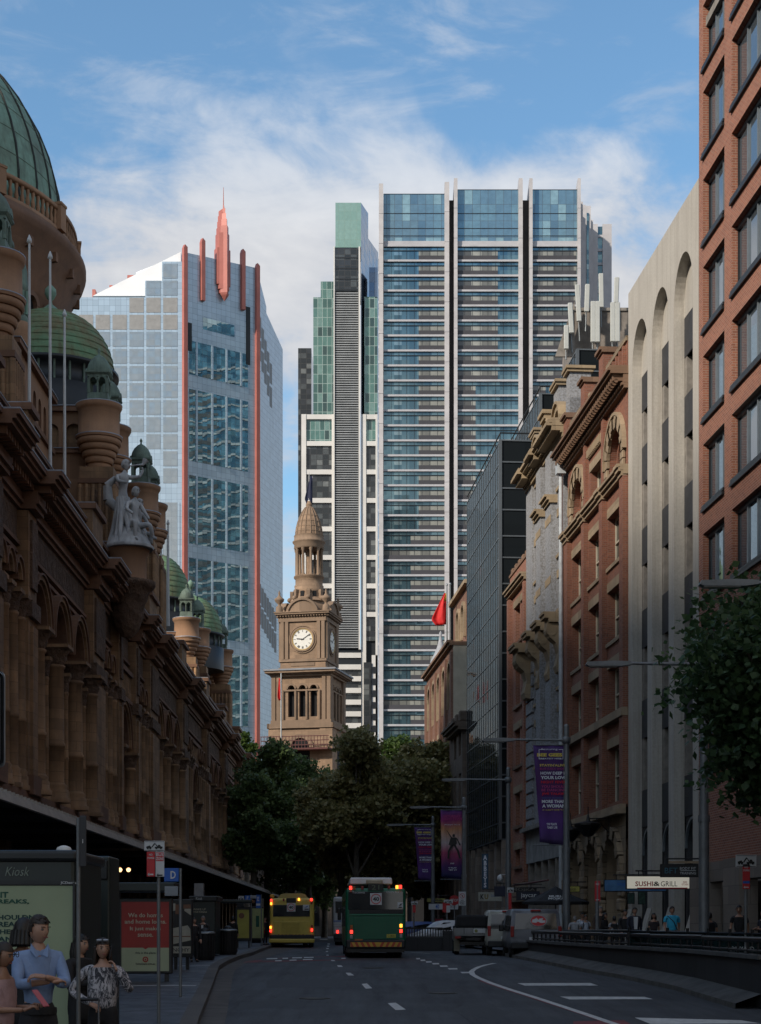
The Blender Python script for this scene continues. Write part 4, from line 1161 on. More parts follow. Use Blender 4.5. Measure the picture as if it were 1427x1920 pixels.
# ---- turrets with open cupolas
def ring_corbel(m_, x, y, r0, r1, z0, z1, mat):
 n = 5
 for k in range(n):
  a = r0 + (r1 - r0) * k / (n - 1); za = z0 + (z1 - z0) * k / n; h = (z1 - z0) / n
  m_.lathe(x, y, [(a * .92, za), (a * .985, za + h * .2), (a, za + h * .5), (a * .99, za + h * .85), (a * .94, za + h)], 24, mat)
def turret(x, y, dz=0.0, r=1.05, base=18.6, cup=True):
 t = MB()
 zb = 24.9 + dz
 t.box(x - .85, x + .85, y - .85, y + .85, qz(base), qz(zb + .3), SAND)
 for k in range(6):
  for sy in (1,):
   t.cyl((x - .85 + .34 * k, y + .88, qz(base + 1)), (x - .85 + .34 * k, y + .88, qz(zb - .6)), .11, None, 8, SAND)
   t.cyl((x + .88, y - .85 + .34 * k, qz(base + 1)), (x + .88, y - .85 + .34 * k, qz(zb - .6)), .11, None, 8, SAND)
 t.box(x - .95, x + .95, y - .95, y + .97, qz(zb - .55), qz(zb - .3), SANDM)
 t.box(x + .86, x + .93, y - .3, y + .3, qz(zb - 2.2), qz(zb - .9), SANDD)
 ring_corbel(t, x, y, r * .58, r * 1.08, qz(zb + .3), qz(26.75 + dz), SANDC)
 t.lathe(x, y, [(r * 1.10, qz(26.75 + dz)), (r * 1.14, qz(26.86 + dz)), (r * 1.12, qz(26.9 + dz)), (r, qz(26.95 + dz)), (r * .985, qz(28.2 + dz)), (r * 1.05, qz(28.25 + dz)), (r * 1.12, qz(28.4 + dz)), (r * 1.12, qz(28.5 + dz))], 28, SANDC)
 t.lathe(x, y, [(r * 1.13, qz(28.5 + dz)), (r * 1.13, qz(28.54 + dz)), (.2, qz(28.6 + dz))], 28, LEADT); t.lathe(x, y, [(r * 1.15, qz(26.86 + dz)), (r * 1.15, qz(26.9 + dz)), (r, qz(26.95 + dz))], 28, LEADT)
 to = t.build('turret', Q)
 if cup:
  c_ = MB(); zc = qz(28.56 + dz); q = r * .52
  c_.lathe(x, y, [(q * 1.55, zc), (q * 1.35, zc + .15), (q * 1.3, zc + .5)], 4, COPD, False, rot=R(45))
  for sx in (-1, 0, 1):
   for sy in (-1, 0, 1):
    if sx == 0 and sy == 0: continue
    c_.cyl((x + sx * q * .84, y + sy * q * .84, zc + .5), (x + sx * q * .84, y + sy * q * .84, zc + 1.15), .085 if (sx and sy) else .05, None, 8, COPD)
  c_.box(x - q * .95, x + q * .95, y - q * .95, y + q * .95, zc + 1.30, zc + 1.42, COPD)
  for sgn in (-1, 1):
   for px_ in (-1, 1):
    xc = x + px_ * q * .42
    c_.arch_ring(xc, zc + 1.12, q * .28, q * .48, y + sgn * q * .84 - .06, y + sgn * q * .84 + .06, COPD, 8)
   for px_ in (-1, 1):
    # arches on the other two sides
    bmv = []
    for k in range(8):
     a0 = math.pi * k / 8; a1 = math.pi * (k + 1) / 8; yc = y + px_ * q * .42; xx = x + sgn * q * .84
     for xo in (-.06, .06):
      c_.quad((xx + xo, yc + math.cos(a0) * q * .28, zc + 1.12 + math.sin(a0) * q * .28), (xx + xo, yc + math.cos(a0) * q * .48, zc + 1.12 + math.sin(a0) * q * .48), (xx + xo, yc + math.cos(a1) * q * .48, zc + 1.12 + math.sin(a1) * q * .48), (xx + xo, yc + math.cos(a1) * q * .28, zc + 1.12 + math.sin(a1) * q * .28), COPD)
  c_.lathe(x, y, [(q * 1.42, zc + 1.42), (q * 1.62, zc + 1.5), (q * 1.62, zc + 1.58), (q * 1.3, zc + 1.62)], 4, COPD, False, rot=R(45))
  c_.lathe(x, y, [(q * 1.12, zc + 1.6), (q * 1.14, zc + 1.75), (q * 1.02, zc + 2.0), (q * .78, zc + 2.25), (q * .42, zc + 2.45), (q * .12, zc + 2.55), (.05, zc + 2.65), (.09, zc + 2.75), (.02, zc + 2.9)], 16, COPD)
  for sgn in (-1, 1):
   c_.arch_ring(x, zc + 1.55, q * .1, q * .55, y + sgn * q * 1.1 - .05, y + sgn * q * 1.1 + .05, COPD, 8)
  c_.build('cupola', to)
for (Yt, yo, dz) in ((66.5, -1.6, -.5), (87.0, -.8, 0), (91.0, -.9, 0), (103.0, -.8, 0), (107.5, -.9, 0), (143.5, -2.4, -.6), (148.5, -2.0, -.6), (162.2, -1.1, -.2), (165.2, -2.5, -.2)):
 turret(qx(Yt), yo, dz)
# attic walls between turret pairs
for (Ya, Yb, yo, zt_) in ((70, 75.5, -3.2, 25.6), (77, 86.0, -3.0, 28.3), (87.7, 90.2, -1.6, 26.3), (91.5, 107, -3.4, 26.8), (143, 149, -2.2, 26.5), (158, 165.8, -3.2, 25.8), (60, 66, -3.0, 25.0)):
 at = MB(); xa, xb = qx(Yb), qx(Ya)
 n = max(1, int((xb - xa) / 1.25)); ops = []
 for k in range(n):
  c0 = xa + (xb - xa) * (k + .5) / n; ops.append((c0 - .36, c0 + .36, qz(zt_ - 2.1), qz(zt_ - .75), True))
 at.wall(xa, xb, qz(19.4), qz(zt_), ops, yo, .15, SANDC, SANDM, SAND)
 at.box(xb - .02, xb, yo - 6, yo, qz(19.4), qz(zt_), SANDC); at.box(xa, xa + .02, yo - 6, yo, qz(19.4), qz(zt_), SANDC)
 at.box(xa - .1, xb + .12, yo - 6, yo + .25, qz(zt_), qz(zt_) + .22, SANDM); at.box(xa - .12, xb + .16, yo - 6, yo + .3, qz(zt_) + .223, qz(zt_) + .27, LEADT)
 at.box(xa, xb, yo + .003, yo + .16, qz(zt_ - 2.6), qz(zt_ - 2.35), SANDM)
 at.build('attic_block', Q)
# cross block under the striped dome, its end wall facing down the street
at = MB(); at.M = Matrix.Translation((qx(88.3), 0, 0)) @ Matrix.Rotation(R(-90), 4, 'Z')
at.wall(1.7, 9.5, qz(19.4), qz(28.6), [(1.95 + 1.15 * k, 2.7 + 1.15 * k, qz(26.6), qz(28.0), True) for k in range(6)], 0, .2, SANDC, SANDM, SAND)
at.box(1.6, 9.6, -10, .25, qz(28.6), qz(28.85), SANDM); at.box(1.6, 9.6, -10, .3, qz(28.853), qz(28.9), LEADT); at.box(1.7, 9.5, .003, .12, qz(26.1), qz(26.3), SANDM)
at.M = None; at.build('attic_block', Q)
# ---- copper domes
def tiled_dome(name, x, y, r, zb, hh, mat, parent=Q, rows=13, drum=None, fin=True):
 d = MB(); pr = []
 for k in range(rows):
  a0 = math.pi / 2 * k / rows; a1 = math.pi / 2 * (k + 1) / rows
  r0 = r * math.cos(a0) ** .9; r1 = r * max(0.04, math.cos(a1)) ** .9
  z0 = zb + hh * math.sin(a0); z1 = zb + hh * math.sin(a1)
  d.lathe(x, y, [(r0 + .05, z0 - .02), (r0 + .05, z0 + .03), (r1 + .0, z1 + .02)], 44, mat, True, close=False)
 dm = d.build(name, parent)
 if fin:
  f = MB(); f.lathe(x, y, [(r * .26, zb + hh * .985), (r * .16, zb + hh + .12), (.10, zb + hh + .5), (.08, zb + hh + .7), (.2, zb + hh + .8), (.32, zb + hh + 1.05), (.30, zb + hh + 1.3), (.12, zb + hh + 1.5), (.02, zb + hh + 1.6)], 14, COP)
  f.build('finial', dm)
 if drum:
  f = MB(); f.lathe(x, y, [(r * 1.06, drum), (r * 1.06, zb - 1.3), (r * .98, zb - 1.25), (r * .98, zb - .25), (r * 1.08, zb - .2), (r * 1.08, zb - .02), (r, zb)], 40, ALUD)
  for k in range(26):
   a = 2 * math.pi * k / 26; f.cyl((x + math.cos(a) * r * .99, y + math.sin(a) * r * .99, zb - 1.25), (x + math.cos(a) * r * .99, y + math.sin(a) * r * .99, zb - .2), .07, None, 6, COPD)
  f.build('drum', dm)
 return dm
tiled_dome('copper_dome', qx(92.5), -4.3, 3.4, qz(31.9), 3.3, COPB, drum=qz(28.9))
tiled_dome('copper_dome', qx(148), -5.66, 3.1, qz(30.2), 4.1, COPB, drum=qz(26), fin=True)
tiled_dome('copper_dome', qx(160), -3.8, 2.95, qz(29.4), 3.6, COPB, drum=qz(26))
# great dome
GX, GY = qx(98), -16.2
d = MB(); r = 11.33; zb = qz(42.4)
pr = [(r, zb - 1.2), (r, zb)] + [(r * math.cos(a), zb + r * 1.02 * math.sin(a)) for a in [math.pi / 2 * k / 24 for k in range(1, 24)]] + [(.6, zb + r * 1.02)]
d.lathe(GX, GY, pr, 96, COP)
gd = d.build('great_copper_dome', Q)
ribs = MB()
for k in range(40):
 a = 2 * math.pi * k / 40
 pts = [(GX + math.cos(a) * (q[0] + .03), GY + math.sin(a) * (q[0] + .03), q[1]) for q in pr[::2]]
 ribs.tube(pts, .075, 5, m_plain('dark seam', (.03, .035, .03), .8) if k == 0 else ribs.mats[0])
for k in (3, 5, 7, 9, 11, 13, 15, 17, 19):
 ribs.lathe(GX, GY, [(pr[k][0] + .0, pr[k][1] - .025), (pr[k][0] + .035, pr[k][1]), (pr[k][0], pr[k][1] + .025)], 96, COPD, close=False)
ribs.lathe(GX, GY, [(r + .3, zb - 1.5), (r + .35, zb - .9), (r + .1, zb - .8)], 96, COP, close=False)
ribs.build('rib', gd)
lt = MB(); zt0 = zb + r * 1.02
lt.lathe(GX, GY, [(2.6, zt0 - .4), (2.6, zt0 + .3), (2.0, zt0 + .5), (2.0, zt0 + 3.6), (2.5, zt0 + 3.8), (2.2, zt0 + 4.2), (1.2, zt0 + 5.6), (.3, zt0 + 6.4), (.1, zt0 + 8.5)], 16, COP)
lt.build('lantern', gd)
rg = MB()
rg.lathe(GX, GY, [(11.3, qz(20)), (11.3, qz(36.9)), (11.5, qz(37.1)), (11.5, qz(37.6)), (11.9, qz(38.2)), (11.95, qz(38.6)), (12.25, qz(39.0)), (12.3, qz(39.3)), (12.65, qz(39.7)), (12.75, qz(40.0)), (12.75, qz(40.25)), (12.5, qz(40.35)), (12.3, qz(40.45)), (12.25, qz(40.75)), (11.9, qz(40.8)), (11.4, qz(40.8))], 96, SANDM, close=False)
rgo = rg.build('dome_drum', Q)
bl = MB()
bl.lathe(GX, GY, [(12.2, qz(40.75)), (12.2, qz(40.95)), (12.0, qz(40.96))], 96, SANDC, close=False)
bl.lathe(GX, GY, [(11.95, qz(41.85)), (12.25, qz(41.87)), (12.25, qz(42.1)), (11.9, qz(42.12))], 96, SANDC, close=False)
for k in range(168):
 a = 2 * math.pi * k / 168; ca, sa = math.cos(a), math.sin(a)
 if k % 12 == 0: continue
 bl.lathe(GX + ca * 12.1, GY + sa * 12.1, [(.09, qz(40.95)), (.13, qz(41.2)), (.07, qz(41.5)), (.12, qz(41.75)), (.1, qz(41.86))], 6, SANDC)
for k in range(14):
 a = 2 * math.pi * k / 14; ca, sa = math.cos(a), math.sin(a)
 bl.lathe(GX + ca * 12.08, GY + sa * 12.08, [(.5, qz(40.8)), (.5, qz(42.15)), (.56, qz(42.16)), (.56, qz(42.3))], 4, SANDC, False, rot=a + R(45))
bl.build('balustrade', rgo)
aw = MB()
for k in range(32):
 a = 2 * math.pi * k / 32
 aw.M = Matrix.Translation((GX, GY, 0)) @ Matrix.Rotation(a, 4, 'Z')
 aw.prism([(-.42, qz(34.5)), (.42, qz(34.5)), (.42, qz(36.2)), (.3, qz(36.5)), (0, qz(36.65)), (-.3, qz(36.5)), (-.42, qz(36.2))], 11.31, 11.36, DARK, 'x')
 aw.M = Matrix.Translation((GX, GY, 0)) @ Matrix.Rotation(a - math.pi / 2, 4, 'Z')
 aw.arch_ring(0, qz(36.15), .44, .72, 11.3, 11.62, SANDM, 8); aw.box(-.72, -.44, 11.3, 11.6, qz(34.3), qz(36.15), SANDM); aw.box(.44, .72, 11.3, 11.6, qz(34.3), qz(36.15), SANDM)
 aw.M = Matrix.Translation((GX, GY, 0)) @ Matrix.Rotation(a + math.pi / 32 - math.pi / 2, 4, 'Z'); aw.box(-.13, .13, 12.0, 12.45, qz(38.75), qz(39.25), SANDM)
aw.M = None
aw.lathe(GX, GY, [(11.4, qz(33.9)), (11.7, qz(34.0)), (11.7, qz(34.2)), (11.4, qz(34.3))], 96, SANDD, close=False)
aw.build('arcade_band', rgo)
# upper corner cupolas beside the great dome (their edges show at the left)
def big_cupola(px, y_top, y_base, Y, rpx, name):
 X = (px - 713.5) / F * Y; k = Y / F
 lx, ly = qx(Y), X + 13 + .0063 * Y
 zt_, zb_ = qz(CAMZ + (1742 - y_top) * k), qz(CAMZ + (1742 - y_base) * k); r_ = rpx * k
 c_ = MB(); c_.lathe(lx, ly, [(r_ * 1.05, zb_ - 4), (r_ * 1.05, zb_ - .7), (r_ * 1.2, zb_ - .5), (r_ * 1.2, zb_ - .1), (r_, zb_)], 24, SANDC)
 co = c_.build('turret', Q)
 d_ = MB(); h = zt_ - zb_
 d_.lathe(lx, ly, [(r_ * 1.02, zb_), (r_ * 1.05, zb_ + h * .06), (r_ * .85, zb_ + h * .1), (r_ * .85, zb_ + h * .4), (r_ * 1.08, zb_ + h * .44), (r_ * 1.08, zb_ + h * .5), (r_ * .95, zb_ + h * .55), (r_ * .9, zb_ + h * .7), (r_ * .6, zb_ + h * .87), (r_ * .15, zb_ + h * .97), (.02, zb_ + h)], 20, COPD)
 for q in range(10):
  a = 2 * math.pi * q / 10; d_.cyl((lx + math.cos(a) * r_ * .9, ly + math.sin(a) * r_ * .9, zb_ + h * .1), (lx + math.cos(a) * r_ * .9, ly + math.sin(a) * r_ * .9, zb_ + h * .42), .1, None, 6, COP)
 d_.build('cupola', co)
big_cupola(-8, 392, 520, 75, 32, 'c'); big_cupola(36, 470, 606, 84, 17, 'c')
# main roof behind the parapet
mb = MB(); mb.box(.5, XN, -34, -4, qz(18.8), qz(21.0), CONCR); mb.prism([(-30, qz(21)), (-8, qz(21)), (-19, qz(27))], 2, 60, COPD, 'x'); mb.prism([(-30, qz(21)), (-8, qz(21)), (-19, qz(27))], 80, XN, COPD, 'x')
mb.build('roof', Q)
# ---- ground floor under the awning: shopfronts, awning
mw = MB()
mw.box(0, XN, -.9, -.8, 0, qz(6.6), WINDARK)
for k in range(34):
 xx = 1.2 + k * 3.85
 if xx < XN - 1: mw.box(xx - .45, xx + .45, -.79, .12, 0, qz(6.6), SAND)
mw.box(0, XN, -.79, -.1, qz(4.3), qz(5.0), SANDD)
mw.build('shopfront', Q)
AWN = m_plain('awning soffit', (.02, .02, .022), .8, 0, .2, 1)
AWT = m_plain('awning corrugated edge', (.30, .27, .235), .55, .2, .2, 2, bump=.2)
aw = MB()
AO = 4.7     # how far the awning runs out
prof = [(.01, 5.25), (AO - .35, 5.06), (AO - .1, 5.0), (AO + .0, 4.78), (AO - .06, 4.76), (AO - .14, 4.92), (AO - .4, 4.98), (.01, 5.0)]
x0a, x1a = -5.0, qx(20)
vv = [(x0a, y, qz(z)) for y, z in prof] + [(x1a, y, qz(z)) for y, z in prof]
n = len(prof)
for i in range(n):
 j = (i + 1) % n
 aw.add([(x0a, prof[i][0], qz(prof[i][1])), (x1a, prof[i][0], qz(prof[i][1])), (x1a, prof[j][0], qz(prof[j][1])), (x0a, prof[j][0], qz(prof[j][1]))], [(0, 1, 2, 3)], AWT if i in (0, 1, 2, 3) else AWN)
aw.prism([(p[0], qz(p[1])) for p in prof], x0a - .05, x0a, AWT, 'x')
k = 0; xx = x0a
while xx < x1a:
 aw.box(xx, xx + .05, AO - .5, AO - .12, qz(5.02), qz(5.09), AWT); xx += .45
aw.box(x0a, x1a, .0, .35, qz(5.2), qz(5.6), SANDM)
awo = aw.build('awning', Q)
for k in range(22):
 rr = MB(); xx = 2 + k * 6.0
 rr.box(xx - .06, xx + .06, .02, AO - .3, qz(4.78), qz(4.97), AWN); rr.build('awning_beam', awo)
# globes on the shopfront
for i, (px, py) in enumerate(((225, 1631), (241, 1631))):
 Y = 66 + i * 2.2
 a = P(px, py, Y)
 e = empty('globe_lamp', tuple(a), 0, ['round lit globe lamp under the awning, first of the pair from the kiosk', 'round lit globe lamp under the awning, second of the pair, by the bus zone sign'][i], 'lamp', 'lit globe lamps under the awning')
 g = MB(); g.ball((0, 0, 0), .085, m_emit('lit globe', (1.0, .55, .25), 2.2) if i == 0 else GLOBE); g.mats and None
 GLOBE = g.mats[0]
 g.build('globe', e); g = MB(); g.cyl((0, 0, .08), (0, 0, 5.0 - a.z), .02, None, 6, BLACK); g.ball((0, 0, .12), .05, BLACK, 6); g.build('stem', e)
# ---- flagpoles on the parapet
PW = m_plain('white flagpole', (.50, .50, .48), .5, 0, .08, 3)
poles = [(55, 457, 760, 76, 'white flagpole on the market parapet, leftmost, with no flag'), (94, 487, 800, 80, 'tallest reaching white flagpole in front of the striped copper dome'), (121, 595, 850, 84, 'thin white flagpole between the tall one and the green cupola'), (302, 1000, 1120, 118, 'far white flagpole before the small copper dome, first of its pair'), (315, 985, 1120, 118, 'far white flagpole before the small copper dome, second of its pair')]
for (px, y0, y1, Y, lb) in poles:
 a = P(px, y1, Y); b_ = P(px, y0, Y)
 m_ = MB(); m_.cyl((0, 0, -2), (0, 0, b_.z - a.z), .085 * Y / 78, .05 * Y / 78, 10, PW); m_.lathe(0, 0, [(.02, b_.z - a.z), (.12, b_.z - a.z + .08), (.1, b_.z - a.z + .2), (.02, b_.z - a.z + .4)], 8, PW)
 tag(m_.build('flagpole', loc=tuple(a)), lb, 'flagpole', 'white flagpoles on the market parapet')
# ---- statue pedestal (part of the building): corbelled drum under the marble group
PX, PYo = qx(84.5), 1.0
pd = MB(); sc_ = 84.5 / F
zz = lambda y: qz(CAMZ + (1742 - y) * sc_)
pd.lathe(PX, PYo, [(.25, zz(1195)), (.55, zz(1182)), (.82, zz(1155)), (.86, zz(1132)), (.98, zz(1126)), (1.05, zz(1112)), (1.3, zz(1104)), (1.4, zz(1098)), (1.4, zz(1092)), (1.1, zz(1090))], 24, SANDD)
pd.lathe(PX, PYo, [(1.05, zz(1092)), (.95, zz(1085)), (.95, zz(1045)), (1.05, zz(1040)), (1.1, zz(1032))], 24, SANDC)
pd.build('statue_corbel', Q)
STATUE_AT = Q.matrix_world if False else None
QM = Matrix.Translation(Q.location) @ Matrix.Rotation(QANG, 4, 'Z')
STAT = QM @ Vector((PX, PYo, zz(1032)))
# ================================================================ striped residential tower
TY = 350.0
tk = TY / F
tx = lambda px: (px - 713.5) * tk
tz = lambda py: CAMZ + (1742 - py) * tk
FINM = m_plain('white fin panels', (.47, .45, .45), .45, 0, .12, .5)
BANDM = m_plain('white floor edge', (.42, .415, .43), .5, 0, .1, .4)
SPAND = m_plain('charcoal spandrel panel', (.042, .040, .046), .5, 0, .15, .6)
GAPM = m_plain('shadow gap cladding', (.028, .024, .024), .7, 0, .3, .4)
blu = [(0, (.09, .16, .20)), (.3, (.14, .23, .27)), (.55, (.20, .32, .35)), (.8, (.06, .10, .13)), (.92, (.34, .44, .45))]
GT1 = m_glass('blue tower glass', (.09, .20, .24), .05, .7, 1.55, 1.05, blu, .85, .02, .12, .008, spec=.8)
bl2 = [(0, (.17, .17, .15)), (.3, (.30, .30, .26)), (.55, (.09, .09, .085)), (.75, (.40, .40, .35)), (.92, (.03, .03, .03))]
GT2 = m_glass('blind backed glass', (.12, .12, .11), .15, .1, 2.1, 3.07, bl2, .9, spec=.7)
GT3 = m_glass('crown glass', (.12, .19, .24), .06, .3, 1.6, 3.4, [(0, (.15, .26, .33)), (.4, (.18, .31, .37)), (.7, (.32, .48, .50)), (.9, (.11, .20, .27))], .85, .03, .1, .01, spec=.9, frame=(.03, .05, .07), fw=.07)
BLK = m_plain('dark mullion line', (.012, .016, .02), .5, .2, .1)
T = empty('striped_tower', (0, TY, 1.0), 0, 'tall blue glass tower striped with white floor bands and white fins rising above its roof', 'tower')
t1z = lambda py: tz(py) - 1.0
bays_ = [(719, 835, 363, .57, 0), (857, 973, 355, .66, 1), (998, 1083, 355, .98, 1)]
# storeys
pitch = 28.1
body = MB()
body.box(tx(719), tx(1083), .9, 28, 0, t1z(372), GAPM)
body.build('core', T)
for bi, (x0, x1, top, split, side) in enumerate(bays_):
 a, b_ = tx(x0), tx(x1)
 cr = MB(); cr.quad((a, .35, t1z(452)), (b_, .35, t1z(452)), (b_, .35, t1z(top)), (a, .35, t1z(top)), GT3)
 cr.box(a, b_, .3, 27, t1z(top), t1z(top) + .12, BLK)
 for yy in (399, 427, 441): cr.box(a, b_, .28, .34, t1z(yy) - .06, t1z(yy) + .06, BLK)
 cr.box(a, b_, -.05, .9, t1z(459), t1z(452), BANDM)
 for xx in (b_, a): cr.box(min(xx, xx), xx + .01, .35, 20, t1z(452), t1z(top), GT3)
 cr.build('glass_crown', T)
 variants = []
 for vi, sp_ in enumerate((split, .30 if side else .44, 1.0 if side else 0.0)):
  m_ = MB(); W = b_ - a; h = pitch * tk
  xm = a + W * sp_
  xg0, xg1, xd0, xd1 = (a, xm, xm, b_) if not side else (xm, b_, a, xm)
  # from top: white band, blue strip, dark line, main glazing/blinds, spandrel
  zt_ = h
  m_.box(a, b_, -.12, .6, zt_ - .38, zt_ + .02, BANDM)
  m_.quad((a, .3, 0), (b_, .3, 0), (b_, .3, zt_ - .38), (a, .3, zt_ - .38), GT1)
  if xd1 - xd0 > .5:
   m_.quad((xd0, .24, .95), (xd1, .24, .95), (xd1, .24, 1.85), (xd0, .24, 1.85), GT2)
   m_.box(xd0, xd1, .12, .3, .05, .93, SPAND)
  m_.box(a, b_, .1, .3, 1.88, 1.99, BLK)
  m_.box(a, b_, .24, .3, .0, .05, BLK)
  n = 8 if bi < 2 else 6
  for k in range(n + 1):
   xx = a + W * k / n; m_.box(xx - .035, xx + .035, .2, .3, 0, zt_ - .5, BLK)
  variants.append(m_)
 nfl = 33
 made = []
 for vi, m_ in enumerate(variants):
  made.append(m_)
 protos = {}
 for f in range(nfl):
  py = 459 + pitch * (f + 1)
  vi = 0 if f < (19 if bi == 0 else 9) else (1 if f < 27 else (0 if f % 2 else 1))
  if bi == 0 and f >= 19: vi = 1 if f % 5 else 2
  if vi in protos:
   o = protos[vi].copy(); COL.objects.link(o); o.location = (0, 0, t1z(py))
  else:
   o = made[vi].build('storey', T, (0, 0, t1z(py))); protos[vi] = o
lo = MB(); zl = t1z(459 + pitch * 33)
for x0, x1, *_ in bays_: lo.box(tx(x0), tx(x1), .2, .89, 0, zl - .02, GT1)
lo.build('podium', T)
for i, (px0, px1, top, dx) in enumerate(((710.5, 718.5, 348, 3.0), (833.5, 842, 345, 5.0), (851, 857.5, 338, 3.2), (972, 979.5, 338, 5), (992, 998, 338, 3.2), (1082.5, 1088, 338, 2.6))):
 m_ = MB(); a, b_ = tx(px0), tx(px1); zt_ = t1z(top)
 m_.prism([(-1.0, 0), (12, 0), (12, t1z(top + 34)), (-.6 + 1.2, zt_ - .0), (-1.0, zt_)], a, b_, FINM, 'x')
 for k in range(1, 40):
  zz_ = zt_ - 3.07 * 2 * k
  if zz_ > 60: m_.box(a - .01, b_ + .01, -1.01, 3, zz_, zz_ + .06, SPAND)
 m_.build('fin', T)
# side wall facing the neighbouring tower: storeys of banded glass
sw = MB(); xs_ = tx(712)
sw.box(xs_, xs_ + .5, 3, 34, 0, t1z(365), GT1)
f = 0
while t1z(470 + pitch * f) > 25:
 z0 = t1z(470 + pitch * f); sw.box(xs_ - .25, xs_ - .002, 3, 34, z0 - .5, z0, BANDM); sw.box(xs_ - .08, xs_ - .002, 8, 22, z0 - 2.4, z0 - 1.4, SPAND); f += 1
sw.build('side_wall', T)
# white stepped wing at the far right
rw = MB()
for (px0, px1, top, yd) in ((1088, 1093, 378, 6), (1093, 1098, 384, 12), (1098, 1108, 386, 20), (1108, 1112, 412, 26), (1112, 1121, 420, 30), (1130, 1147, 420, 30)):
 rw.box(tx(px0) * (1 + yd / TY), tx(px1) * (1 + yd / TY), yd, yd + 10, 0, (t1z(top) - .85) * (1 + yd / TY) + .85, FINM if px0 != 1098 else FINM)
rw.box(tx(1121) * 1.086, tx(1130) * 1.086, 30.5, 40, 0, (t1z(424)) * 1.086, GT1)
f = 0
while f < 30:
 z0 = t1z(440 + 26 * f) * 1.086; rw.box(tx(1121) * 1.086, tx(1130) * 1.086, 30.3, 30.48, z0 - .6, z0, BANDM); f += 1
rw.box(tx(1100) * 1.057, tx(1104) * 1.057, 19.8, 20, 0, t1z(404) * 1.06, GT1)
rw.build('stepped_wing', T)
# ================================================================ blue glass corner tower with red fins
A0 = Vector((-44.0, 380.0, 1.0))
AT = empty('red_finned_tower', tuple(A0), 0, 'pale blue glass tower with salmon red fins, red spire and sloped white roof', 'tower')
ak = 380 / F
az = lambda py, Y=380.0: CAMZ + (1742 - py) * Y / F - 1.0
PANEL = m_glass('pale blue cladding', (.42, .53, .62), .3, .35, 1.25, 1.27, None, .5, .02, .3, .006, spec=.6, frame=(.12, .18, .25), fw=.045)
acols = [(0, (.37, .42, .44)), (.35, (.41, .46, .48)), (.6, (.34, .40, .43)), (.85, (.39, .47, .50))]
GA = m_glass('sky reflecting window glass', (.36, .40, .42), .04, .6, 1.25, 1.27, acols, .5, .03, .25, .018, spec=.9, frame=(.13, .17, .20), fw=.05)
GAD = m_glass('mirror glass of the chamfer', (.30, .42, .46), .02, .92, 1.25, 1.27, [(0, (.20, .28, .30)), (.4, (.45, .6, .62)), (.75, (.12, .15, .17))], .40, .045, .16, .010, spec=.9, frame=(.05, .07, .09), fw=.05)
REDM = m_plain('salmon red cladding', (.42, .135, .105), .5, .1, .12, .4)
WROOF = m_plain('bright white roof sheeting', (.82, .83, .84), .5, 0, .03, .3)
GBLK = m_plain('grey louvre', (.25, .25, .245), .6, .2, .15, 1)
cw = 3.76
ztop = az(557)
lf = MB()
lf.box(-75, 0, .1, 34, 0, ztop, PANEL)
steps = [(0, 1, az(490)), (1, 2, az(526))]
lf.box(-cw - .9, 0, .1, 34, ztop, az(490), PANEL); lf.box(-cw * 2 - .9, -cw - .9, .1, 34, ztop, az(526), PANEL)
lf.build('wall', AT)
# window panels of the frontal face: one per window (only those that show)
wn_n = 0
for c in range(12):
 for r_ in range(22):
  x1_ = -1.2 - cw * c; x0_ = x1_ - 3.2
  zt_ = az(494) - 3.8 * r_
  if c == 1 and r_ < 1: continue
  if c >= 2 and r_ < 2: continue
  if c >= 3 and r_ < 3: continue
  pxc = (x0_ + A0.x) / 380 * F + 713.5
  pyb = 1742 - (zt_ + 1 - CAMZ) / 380 * F
  if pxc < 128 + max(0, (pyb - 580)) * .55 or wn_n >= 96: continue
  wn_n += 1
  w_ = MB(); w_.quad((x0_, .04, zt_ - 3.3), (x1_, .04, zt_ - 3.3), (x1_, .04, zt_), (x0_, .04, zt_), GBLK if (r_ in (2, 3) and c > (2 if r_ == 2 else 0) - 3 and c < 9 and not (r_ == 2 and c > 2)) else GA)
  w_.build('window', AT)
rest = MB(); rest.quad((-36, .06, 0), (-1.2, .06, 0), (-1.2, .06, az(494) - 3.8 * 14), (-36, .06, az(494) - 3.8 * 14), GA)
for c in range(10): rest.box(-1.2 - cw * c, -1.2 - cw * c + .5, -.04, .05, 0, az(494) - 3.8 * 14, PANEL)
rest.build('lower_glazing', AT)
# sloping white roof behind the steps
wr = MB()
def ax(px, Y=380.0): return (px - 713.5) * Y / F - A0.x
wr.prism([(ax(172), az(551)), (ax(338), az(551)), (ax(338), az(468))], 1.2, 20, WROOF)
wr.prism([(ax(248), az(506)), (ax(248), az(491)), (ax(326), az(460)), (ax(326), az(470))], 6, 22, WROOF)
wr.build('sloped_roof', AT)
wr = MB(); wr.box(ax(322), ax(331), 5.5, 12, az(475), az(461), GBLK); wr.box(ax(231), ax(248), 6.1, 12, az(517), az(496), REDM); wr.box(ax(170), ax(176), 2, 4, az(552), az(536), REDM); wr.box(ax(201), ax(207), 3, 5, az(535), az(525), REDM)
wr.build('roof_housing', AT)
